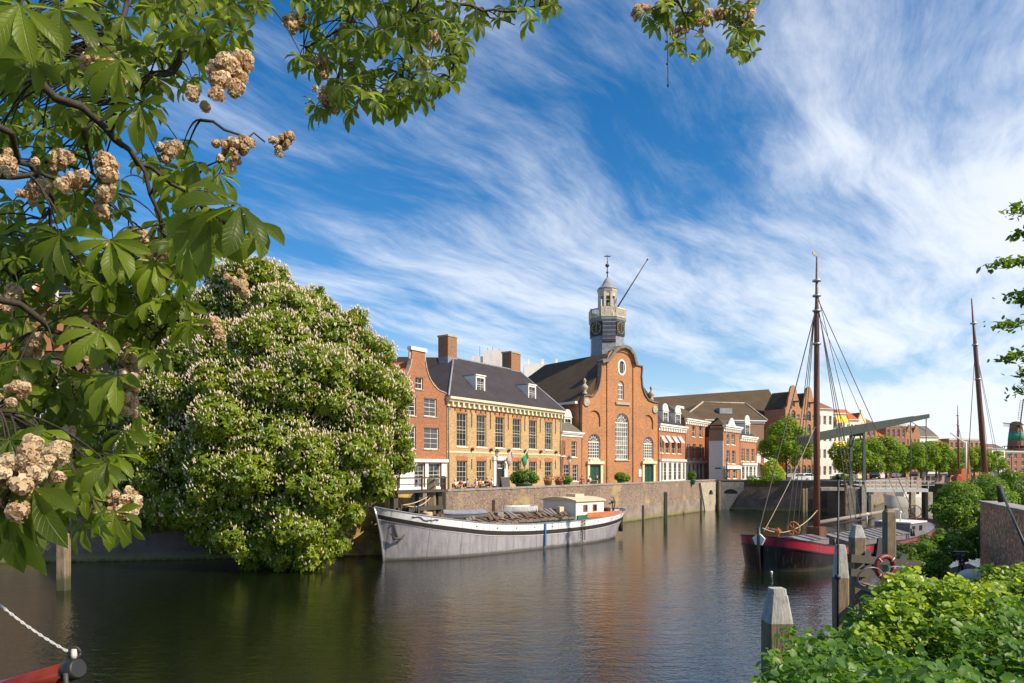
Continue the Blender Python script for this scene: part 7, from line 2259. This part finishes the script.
# boughs: polylines of (u, v, distance); radius at start and end
BR = [
    ([(-60, -20, 2.6), (10, 45, 2.7), (45, 88, 2.8), (95, 118, 2.9), (130, 150, 3.0), (165, 178, 3.1), (200, 205, 3.2)], 0.032, 0.008),
    ([(230, -60, 3.6), (190, 5, 3.6), (184, 40, 3.5), (172, 72, 3.5), (142, 84, 3.4), (118, 105, 3.3)], 0.040, 0.014),
    ([(184, 30, 3.5), (200, 45, 3.5), (215, 40, 3.5), (235, 60, 3.6)], 0.016, 0.006),
    ([(142, 84, 3.4), (128, 70, 3.5), (120, 30, 3.7), (130, -30, 3.9)], 0.016, 0.02),
    ([(-60, 170, 2.6), (0, 176, 2.7), (40, 172, 2.8), (75, 190, 2.9)], 0.022, 0.008),
    ([(-60, 90, 2.5), (5, 130, 2.6), (30, 165, 2.8), (50, 210, 3.0), (70, 260, 3.1)], 0.022, 0.007),
    ([(-60, 280, 2.3), (0, 300, 2.5), (50, 330, 2.7), (100, 345, 2.8), (130, 380, 2.9)], 0.022, 0.006),
    ([(130, 150, 3.0), (160, 215, 3.1), (180, 260, 3.2), (185, 300, 3.3)], 0.014, 0.006),
    ([(-60, 400, 2.0), (10, 415, 2.3), (60, 440, 2.6), (105, 480, 2.7), (120, 510, 2.8)], 0.020, 0.006),
    ([(-60, 480, 1.5), (-10, 500, 1.7), (25, 520, 1.8)], 0.016, 0.007),
    ([(200, 205, 3.2), (230, 225, 2.7), (215, 232, 2.5)], 0.010, 0.006),
    ([(200, 120, 3.2), (240, 135, 3.3), (265, 142, 3.4)], 0.010, 0.005),
    ([(430, -70, 5.0), (418, 5, 5.1), (415, 35, 5.1), (404, 60, 5.2)], 0.045, 0.012),
    ([(365, -60, 5.0), (352, 5, 5.1), (346, 50, 5.2), (336, 90, 5.3), (325, 115, 5.3)], 0.035, 0.010),
    ([(404, 60, 5.2), (405, 90, 5.2), (380, 105, 5.3)], 0.012, 0.006),
    ([(415, 10, 5.1), (440, 25, 5.2), (455, 60, 5.3), (450, 85, 5.3)], 0.014, 0.006),
    ([(346, 30, 5.1), (320, 40, 5.2), (300, 45, 5.3)], 0.012, 0.006),
    ([(418, -10, 5.1), (470, 5, 5.3), (505, 12, 5.4), (545, 5, 5.5)], 0.018, 0.006),
    ([(470, 5, 5.3), (490, 18, 5.4), (515, 25, 5.5)], 0.010, 0.005),
    ([(275, -60, 4.6), (265, 0, 4.6), (250, 20, 4.5), (232, 12, 4.4)], 0.02, 0.008),
    ([(690, -60, 6.0), (678, 0, 6.1), (664, 12, 6.1), (655, 12, 6.1)], 0.022, 0.007),
    ([(678, 0, 6.1), (684, 15, 6.1), (686, 32, 6.1)], 0.012, 0.006),
    ([(725, -60, 6.0), (722, 2, 6.1), (728, 15, 6.1), (731, 25, 6.1), (738, 33, 6.1)], 0.020, 0.007),
    ([(728, 20, 6.1), (716, 28, 6.1)], 0.008, 0.005),
    ([(60, -60, 2.4), (45, -10, 2.5), (30, 20, 2.5)], 0.02, 0.008),
    ([(95, 118, 2.9), (90, 160, 3.0), (105, 200, 3.1), (140, 235, 3.1)], 0.012, 0.005),
    ([(50, 210, 3.0), (20, 250, 3.0), (10, 290, 2.9)], 0.010, 0.005),
    ([(100, 345, 2.8), (70, 380, 2.8), (40, 395, 2.8)], 0.010, 0.005),
    ([(185, 300, 3.3), (160, 330, 3.2), (150, 345, 3.1)], 0.008, 0.004),
]
bough_pts = []
bb = MB()
def to_near(u_, v_, Y_): return at(u_, v_, Y_) - NT0
for pts, r0, r1 in BR:
    r0 *= 0.75; r1 *= 0.75
    P_ = [to_near(*q) for q in pts]
    # densify with a little crookedness
    Q = [P_[0]]
    for i in range(len(P_) - 1):
        for t in (0.33, 0.66, 1.0):
            q = P_[i].lerp(P_[i + 1], t)
            if t < 1: q += Vector(rs.randn(3) * 0.014)
            Q.append(q)
    rad = [r0 + (r1 - r0) * i / (len(Q) - 1) for i in range(len(Q))]
    bb.tube(Q, rad, 7)
    for i in range(len(Q) - 1):
        for t in (0, 0.5): bough_pts.append(Q[i].lerp(Q[i + 1], t))
# limbs from the trunk (out of frame) to the boughs
for a, c, mid_ in (((0.3, 0, 4.4), to_near(-60, -20, 2.6), (0.2, 1.5, 4.9)), ((0.3, 0, 4.6), to_near(230, -60, 3.6), (0.8, 2.0, 6.0)), ((0.4, 0, 5.0), to_near(430, -70, 5.0), (1.6, 2.8, 7.4)), ((0.4, 0, 5.2), to_near(725, -60, 6.0), (3.4, 3.4, 8.3)), ((0.2, 0, 3.2), to_near(-60, 280, 2.3), (0.0, 1.6, 3.4)), ((0.2, 0, 2.6), to_near(-60, 400, 2.0), (0.1, 1.4, 2.6)), ((0.2, 0, 2.2), to_near(-60, 480, 1.5), (0.2, 1.3, 2.2)), ((0.3, 0, 3.8), to_near(-60, 130, 2.6), (0.1, 1.5, 4.2)), ((0.8, 2.0, 6.0), to_near(275, -60, 4.6), (1.2, 3.0, 6.6)), ((1.6, 2.8, 7.4), to_near(365, -60, 5.0), (1.9, 4.0, 7.8)), ((3.4, 3.4, 8.3), to_near(690, -60, 6.0), (4.0, 5.0, 8.4)), ((0.2, 1.5, 4.9), to_near(60, -60, 2.4), (0.5, 2.8, 5.3)), ((0.8, 2.0, 6.0), to_near(130, -30, 3.9), (0.8, 3.4, 5.9))):
    bb.tube([a, mid_, tuple(c)], [0.10, 0.06, 0.03], 8)
bb.tube([(0, 0, 0), (0.05, 0.05, 2), (0.3, 0, 4.4), (0.4, 0, 5.4)], [0.45, 0.38, 0.3, 0.18], 12)

BP = np.array([tuple(p) for p in bough_pts])

# leaf hubs: (u, v) polygons with depth ranges and counts; real sizes 9-17 cm leaflets
ZONES = [
    # polygon, n, depth lo, depth hi, leaflet length lo, hi
    ([(-40, -40), (270, -40), (262, 10), (235, 60), (170, 100), (60, 130), (-40, 150)], 185, 3.0, 4.2, .10, .16),
    ([(-40, 110), (120, 110), (235, 150), (240, 215), (215, 250), (110, 300), (-40, 300)], 130, 2.8, 3.6, .10, .16),
    ([(-40, 250), (190, 240), (215, 300), (190, 345), (120, 340), (-40, 370)], 62, 2.7, 3.3, .09, .14),
    ([(-40, 350), (110, 340), (135, 400), (60, 430), (-40, 440)], 40, 2.6, 3.0, .09, .14),
    ([(-40, 430), (100, 430), (130, 500), (90, 525), (-40, 520)], 36, 2.2, 2.9, .09, .13),
    ([(292, -40), (470, -40), (470, 15), (462, 70), (445, 95), (400, 108), (345, 112), (318, 112), (300, 60)], 150, 4.7, 5.8, .13, .19),
    ([(450, -40), (560, -40), (556, 4), (520, 14), (470, 20)], 22, 5.2, 5.9, .13, .18),
    ([(648, -10), (695, -10), (696, 30), (680, 44), (660, 30), (645, 14)], 15, 5.9, 6.3, .12, .17),
    ([(690, -15), (758, -15), (756, 45), (735, 48), (722, 20), (700, 18)], 18, 5.9, 6.3, .12, .17),
]
HUBS = []
for poly, n, d0, d1, l0, l1 in ZONES:
    us, vs = [q[0] for q in poly], [q[1] for q in poly]; got = 0; tries = 0
    while got < n and tries < 20000:
        tries += 1
        u_, v_ = rs.uniform(min(us), max(us)), rs.uniform(min(vs), max(vs))
        if not inside(np.array([u_]), np.array([v_]), poly)[0]: continue
        HUBS.append((u_, v_, rs.uniform(d0, d1), rs.uniform(l0, l1), rs.uniform(-0.4, 0.4), 0)); got += 1
# the large leaves one can tell apart
HUBS += [(75, 470, 2.3, .15, .1, 0), (45, 445, 2.5, .15, .3, 0), (10, 440, 2.2, .15, -.2, 0), (115, 455, 2.7, .14, .2, 0), (140, 410, 2.9, .14, .2, 0), (90, 380, 2.8, .15, 0, 0), (55, 390, 2.7, .14, .2, 0), (20, 360, 2.6, .15, 0, 0), (150, 350, 3.0, .14, 0, 0), (60, 520, 2.3, .14, .1, 0), (34, 488, 1.75, .22, -0.1, 1), (6, 505, 1.75, .19, -0.3, 1), (22, 470, 1.9, .16, 0.3, 1), (-8, 500, 1.8, .19, .1, 1), (60, 500, 2.3, .15, .2, 1), (100, 470, 2.6, .14, .2, 0), (75, 400, 2.7, .15, .2, 0), (125, 430, 2.8, .15, .1, 0), (40, 425, 2.6, .15, .1, 0), (15, 390, 2.6, .16, .1, 0), (90, 300, 2.9, .16, .1, 0), (160, 300, 3.0, .15, .1, 0), (60, 300, 2.9, .16, .1, 0), (185, 300, 3.0, .15, .3, 0), (25, 320, 2.8, .16, .1, 0),
         (210, 212, 2.35, .24, 0.0, 1), (240, 205, 2.3, .24, 0.75, 1), (262, 222, 2.4, .20, 0.3, 1), (190, 240, 2.5, .18, -0.2, 1), (20, 5, 2.2, .24, 0.3, 1), (60, 10, 2.3, .22, -.3, 1), (120, 60, 2.6, .2, .5, 1),
         (140, 105, 2.7, .2, 0, 1), (60, 235, 2.6, .2, .2, 1), (110, 240, 2.6, .2, -.1, 1), (35, 60, 2.4, .2, .9, 1), (155, 262, 2.8, .18, .2, 1), (118, 375, 2.5, .20, .1, 1), (100, 330, 2.6, .18, .5, 1), (115, 512, 2.5, .15, 0.0, 1), (132, 518, 2.6, .15, 0.6, 1), (88, 520, 2.5, .15, -.5, 1), (60, 365, 2.7, .17, 0.3, 1),
         (300, 55, 5.2, .17, 0, 0), (303, 70, 5.2, .15, .2, 0), (318, 112, 5.2, .17, 0, 0), (330, 108, 5.2, .17, .4, 0), (345, 85, 5.2, .16, 0, 0), (365, 82, 5.2, .16, .3, 0), (390, 100, 5.2, .15, 0, 0), (450, 82, 5.2, .2, 0, 0), (447, 86, 5.3, .18, .5, 0), (432, 78, 5.2, .16, -.2, 0), (476, 20, 5.3, .16, 0, 0), (505, 18, 5.4, .17, 0, 0), (530, 20, 5.4, .16, 0.2, 0), (552, 5, 5.4, .16, .2, 0),
         (645, 15, 6.0, .15, -.3, 0), (665, 12, 6.0, .15, 0, 0), (686, 55, 6.0, .17, 0, 0), (705, 38, 6.0, .18, 0.1, 0), (675, 42, 6.0, .15, -.3, 0), (738, 50, 6.0, .17, -.1, 0), (742, 35, 6.0, .14, -1.3, 0), (752, 52, 6.0, .15, .6, 0), (756, 30, 6.0, .14, 0.2, 0), (745, 22, 6.0, .13, 0.2, 0)]

pos, frm, siz, rnd = [], [], [], []
tw_ = MB()
for (u_, v_, Y_, ln_, rol, big) in HUBS:
    if big: ln_ *= 0.9
    c = np.array(to_near(u_, v_, Y_))
    # petiole to the nearest bough
    dd = np.linalg.norm(BP - c, axis=1); j = int(np.argmin(dd + (BP[:, 2] < c[2] - 0.05) * 0.35)); q = BP[j]
    m_ = (q + c) / 2 + np.array([0, 0, 0.05 + 0.08 * min(1, dd[j])]); cv = [tuple(q * (1 - t) ** 2 + m_ * 2 * t * (1 - t) + c * t * t) for t in (0, .2, .4, .6, .8, 1)]
    if dd[j] < 2.5: tw_.tube(cv, [0.0055, 0.0045, 0.004, 0.0035, 0.003, 0.0025], 4, caps=False)
    n_l = 7 if rs.rand() < 0.35 else 5
    # hub frame: fan hangs downward, facing somewhere between camera and sideways
    yaw = rs.uniform(-0.9, 0.9) if not big else rs.uniform(-0.35, 0.35)
    pitch = rs.uniform(-0.2, 0.75) if not big else rs.uniform(0.0, 0.4)
    F_ = np.array((Matrix.Rotation(yaw, 3, 'Z') @ Matrix.Rotation(-pitch, 3, 'X') @ Matrix.Rotation(rol, 3, 'Y')))
    g_rnd = rs.rand() ** 1.3
    sp_ = R(38) if n_l == 7 else R(42)
    for i in range(n_l):
        a = (i - (n_l - 1) / 2) * sp_ + rs.uniform(-.1, .1)
        size_l = ln_ * 1.06 * (1.0 - 0.13 * abs(i - (n_l - 1) / 2)) * rs.uniform(.88, 1.08)
        ydir = np.array([math.sin(a), -0.10 - 0.25 * rs.rand(), -math.cos(a) - 0.25])      # droops
        ydir = F_ @ (ydir / np.linalg.norm(ydir))
        zdir = F_ @ np.array([0.25 * math.sin(a), -1, 0.25]) + rs.randn(3) * 0.34
        zdir -= ydir * np.dot(ydir, zdir); zdir /= np.linalg.norm(zdir)
        xdir = np.cross(ydir, zdir)
        pos.append(c); frm.append(np.stack([xdir, ydir, zdir], 1)); siz.append(size_l); rnd.append(min(1, max(0, g_rnd * .7 + rs.rand() * .3)))
me = scatter_mesh('foliage', LT_V, LT_F, np.array(pos), np.array(frm), np.array(siz), MATS['leaf_big'], rs, rnd=np.array(rnd), smooth=True)
uvl = me.uv_layers.new(name='UVMap')
M = len(pos); vi = np.empty(len(me.loops), np.int32); me.loops.foreach_get('vertex_index', vi)
tvv = np.array(LT_V); uvl.data.foreach_set('uv', tvv[vi % len(LT_V)][:, :2].reshape(-1).astype(np.float32))
tag(link('foliage', me, near_tree), kind='stuff')
bb.build('branches', MATS['bark_dark'], near_tree)
tw_.build('twigs', MATS['bark_dark'], near_tree)

# flower clusters: cones of frilly blossoms
PET_V = [(0, 0, 0), (0.5, 0.15, 0.5), (0.15, 0.6, 0.45), (-0.45, 0.35, 0.5), (-0.45, -0.35, 0.45), (0.15, -0.6, 0.5), (0.75, 0.6, 0.2), (-0.2, 0.9, 0.15), (-0.85, 0.0, 0.2), (-0.2, -0.9, 0.15), (0.75, -0.55, 0.2)]
PET_F = [(0, 1, 6, 2), (0, 2, 7, 3), (0, 3, 8, 4), (0, 4, 9, 5), (0, 5, 10, 1)]
FC = [(6, 300, 2.7, .12, 50, .7), (78, 335, 2.8, .13, 60, .8), (140, 246, 3.0, .12, -60, .7), (62, 445, 2.6, .12, 70, .7), (12, 395, 2.5, .12, 40, .7), (35, 190, 2.8, .11, 30, .6), (170, 150, 3.1, .10, 40, .5), (225, 78, 2.6, .24, 60, 1.1), (235, 150, 3.0, .16, 30, .8), (98, 178, 2.6, .20, 55, 1.2), (105, 70, 3.0, .17, -40, .9), (55, 160, 2.9, .13, 20, .8), (18, 475, 1.75, .17, 70, 1.3), (52, 462, 2.1, .12, 60, .9), (125, 395, 2.6, .15, -80, 1.0), (88, 352, 2.8, .13, -70, .9), (95, 325, 2.9, .12, 60, .7), (30, 350, 2.8, .13, 60, .9), (108, 512, 2.6, .13, -80, .9), (130, 502, 2.6, .11, 80, .7), (155, 262, 2.9, .13, 50, .8), (240, 285, 3.3, .11, -60, .7), (282, 142, 3.4, .11, 40, .7), (130, 362, 3.1, .12, -50, .7), (5, 165, 2.6, .11, 80, .7), (120, 250, 3.0, .12, 10, .7), (215, 330, 3.3, .10, -60, .6), (20, 50, 3.0, .10, 40, .6),
      (296, 20, 5.2, .16, 30, .7), (328, 98, 5.2, .2, -70, .8), (322, 68, 5.3, .16, -70, .7), (390, 25, 5.3, .15, 50, .6), (430, 38, 5.3, .14, 40, .6), (375, 52, 5.3, .14, -20, .6), (340, 35, 5.3, .14, 60, .6), (425, 65, 5.3, .12, 10, .6),
      (642, 10, 6.1, .14, 20, .6), (664, 8, 6.1, .16, 60, .7), (695, 5, 6.1, .12, 80, .6), (705, 20, 6.1, .18, 70, .7), (678, 32, 6.1, .14, 10, .6), (748, 12, 6.1, .2, 80, .8), (748, 28, 6.1, .18, 75, .8), (722, 15, 6.1, .12, 0, .6)]
for (u_, v_, Y_, L_, ang_, dn) in FC:
    c = to_near(u_, v_, Y_); n = int((1500 if Y_ < 4 else 500) * dn)
    a = R(ang_); axd = Vector((math.cos(a), rs.uniform(-.3, .3), math.sin(a))).normalized()
    t = rs.rand(n); th = rs.rand(n) * 2 * math.pi; rad = (0.36 * (1 - t) ** 0.7 + 0.05) * L_ * (0.7 + 0.5 * rs.rand(n))
    e1 = axd.orthogonal().normalized(); e2 = axd.cross(e1)
    e1, e2, A_ = np.array(e1), np.array(e2), np.array(axd)
    # blossoms sit in lumps
    kk = rs.randint(0, 26, n)
    rdir = np.cos(th)[:, None] * e1 + np.sin(th)[:, None] * e2
    tl = rs.rand(26); thl = rs.rand(26) * 2 * math.pi
    cen = (tl[:, None] - 0.5) * L_ * A_ + (np.cos(thl)[:, None] * e1 + np.sin(thl)[:, None] * e2) * ((0.30 * (1 - tl) + 0.06) * L_)[:, None]
    dloc = unit(rs, n); rdir = dloc
    P_ = cen[kk] + dloc * ((0.055 + 0.06 * rs.rand(26))[kk] * L_ * (0.55 + 0.65 * rs.rand(n)))[:, None]
    fr = rot_from(rdir + rs.randn(n, 3) * .35, rs.randn(n, 3))
    me = scatter_mesh('flower_cluster', PET_V, PET_F, P_, fr, (0.007 + 0.008 * rs.rand(n)) * (1.0 if Y_ < 4 else 1.6), MATS['blossom_near'], rs, rnd=np.clip(rs.rand(26)[kk] * .6 + rs.rand(n) * .4, 0, 1))
    o = link('flower_cluster', me, near_tree, c)
    b = MB().tube([tuple(-A_ * L_ * .42), tuple(A_ * L_ * .45)], [0.006, 0.002], 5); b.build('flower_stalk', MATS['leaf_lime'], o)
# a dangling string with knots
a = to_near(665, 2, 6.05)
ln_ = at(668, 88, 6.05) - at(665, 2, 6.05)
b = MB().tube([(0, 0, 0), tuple(ln_ * .5 + Vector((0.01, 0, 0))), tuple(ln_)], 0.004, 4)
for f in (0.46, 0.72, 0.97): b.ball(tuple(ln_ * f), 0.011, 6)
tag(b.build('dangling_string', MATS['rope_dark'], None, at(665, 2, 6.05)), 'thin dark knotted string dangling from the twigs at top centre right', 'string')

# --- sprays of a second tree reaching in at the right edge
rt = empty('elm_tree', 'dark leafy sprays of a tree reaching in at the right edge', 'tree', (9.5, 7.5, 4.3))
RT0 = Vector(rt.location)
b = MB(); lp, ln2 = [], []
SPR = [([(1110, 215), (1060, 255), (1020, 262), (993, 263)], 8.2), ([(1110, 250), (1060, 285), (1030, 300), (1012, 295)], 8.3), ([(1110, 300), (1060, 318), (1020, 322), (994, 326)], 8.2), ([(1110, 330), (1060, 340), (1030, 352), (1004, 358)], 8.2), ([(1110, 360), (1060, 365), (1035, 375), (1016, 392)], 8.3), ([(1110, 180), (1060, 200), (1030, 210), (1012, 206)], 8.3), ([(1110, 200), (1070, 225), (1035, 235), (1018, 232)], 8.3), ([(1110, 330), (1070, 345), (1040, 365), (1022, 372)], 8.4)]
for pts, Y_ in SPR:
    P_ = [at(u_, v_, Y_ + 0.1 * i) - RT0 for i, (u_, v_) in enumerate(pts)]
    b.tube(P_, [0.02, 0.012, 0.008, 0.003], 5)
    b.tube([(0.6, 0.1, 3.2), tuple((P_[0] + Vector((0.6, 0.1, 3.2))) / 2 + Vector((0, 0, 0.3))), tuple(P_[0])], [0.06, 0.035, 0.02], 6)
    for i in range(len(P_) - 1):
        for j in range(85):
            q = P_[i].lerp(P_[i + 1], rs.rand()); off = rs.randn(3) * np.array([0.05, 0.10, 0.035]); lp.append(np.array(q) + off + np.array([0, 0, -0.01]))
b.tube([(0, 0, 0), (0.1, 0, 1.6), (0.6, 0.1, 3.2), (0.7, 0, 5.0)], [0.28, 0.24, 0.16, 0.08], 10)
b.build('branches', MATS['bark_dark'], rt)
lp = np.array(lp); m = len(lp)
ELM_V = [(0, -0.5, 0), (0.26, -0.15, 0.05), (0.2, 0.25, 0.04), (0, 0.55, -0.06), (-0.2, 0.25, 0.04), (-0.26, -0.15, 0.05)]
me = scatter_mesh('foliage', ELM_V, [(0, 1, 2, 3), (0, 3, 4, 5)], lp, rot_from(rs.randn(m, 3) * .7 + (0, -.3, 1), rs.randn(m, 3)), 0.075 * (0.6 + .8 * rs.rand(m)), MATS['leaf_elm'], rs)
tag(link('foliage', me, rt), kind='stuff')

# --- red boom end with rope at the lower left
Yb = 3.6
e = at(79, 668, Yb); s0 = at(-60, 708, Yb + 0.25)
bo = empty('red_boom', 'end of a varnished red wooden boom with black cap at the lower left corner', 'boom', s0)
d = e - s0
MB().tube([(0, 0, 0), tuple(d * 0.93)], 0.050, 20).build('spar', MATS['varnish_red'] if 'varnish_red' in MATS else plain('varnish_red', (0.16, 0.022, 0.012), 0.22, 0.15, 6), bo)
MB().tube([tuple(d * 0.925), tuple(d * 0.95), tuple(d * 0.99), tuple(d)], [0.053, 0.055, 0.053, 0.045], 18).build('end_cap', MATS['black'], bo)
torus = torus_mb(0.03, 0.006, 12, 5).build('eye_ring', MATS['iron'], bo, tuple(d * 0.97 + Vector((0, 0, 0.085))))
MB().tube([tuple(d * 0.96 + Vector((0, -.06, .0))), tuple(d * .96 + Vector((0.01, -.065, -.12)))], 0.012, 6).build('shackle', MATS['iron'], bo)
r0 = at(74, 655, Yb); r1 = at(-60, 545, Yb + .6)
b = MB()
for s_ in (0, 1):
    P_ = []
    for t in range(41):
        q = r0.lerp(r1, t / 40) - Vector((0, 0, 0.06 * 4 * (t / 40) * (1 - t / 40))); a = t * 1.9 + s_ * math.pi
        P_.append(q - r0 + Vector((math.cos(a) * .004, math.sin(a) * .004, math.sin(a) * .004)))
    b.tube(P_, 0.0042, 5, caps=False)
b.lathe([(0.012, -.02), (0.016, 0), (0.012, .03)], (0, 0, 0), 8)
plain('rope_white', (0.55, 0.52, 0.5), 0.8, 0.15, 30)
tag(b.build('boom_rope', MATS['rope_white'], None, r0), 'pale twisted rope running up-left from the red boom end', 'rope')
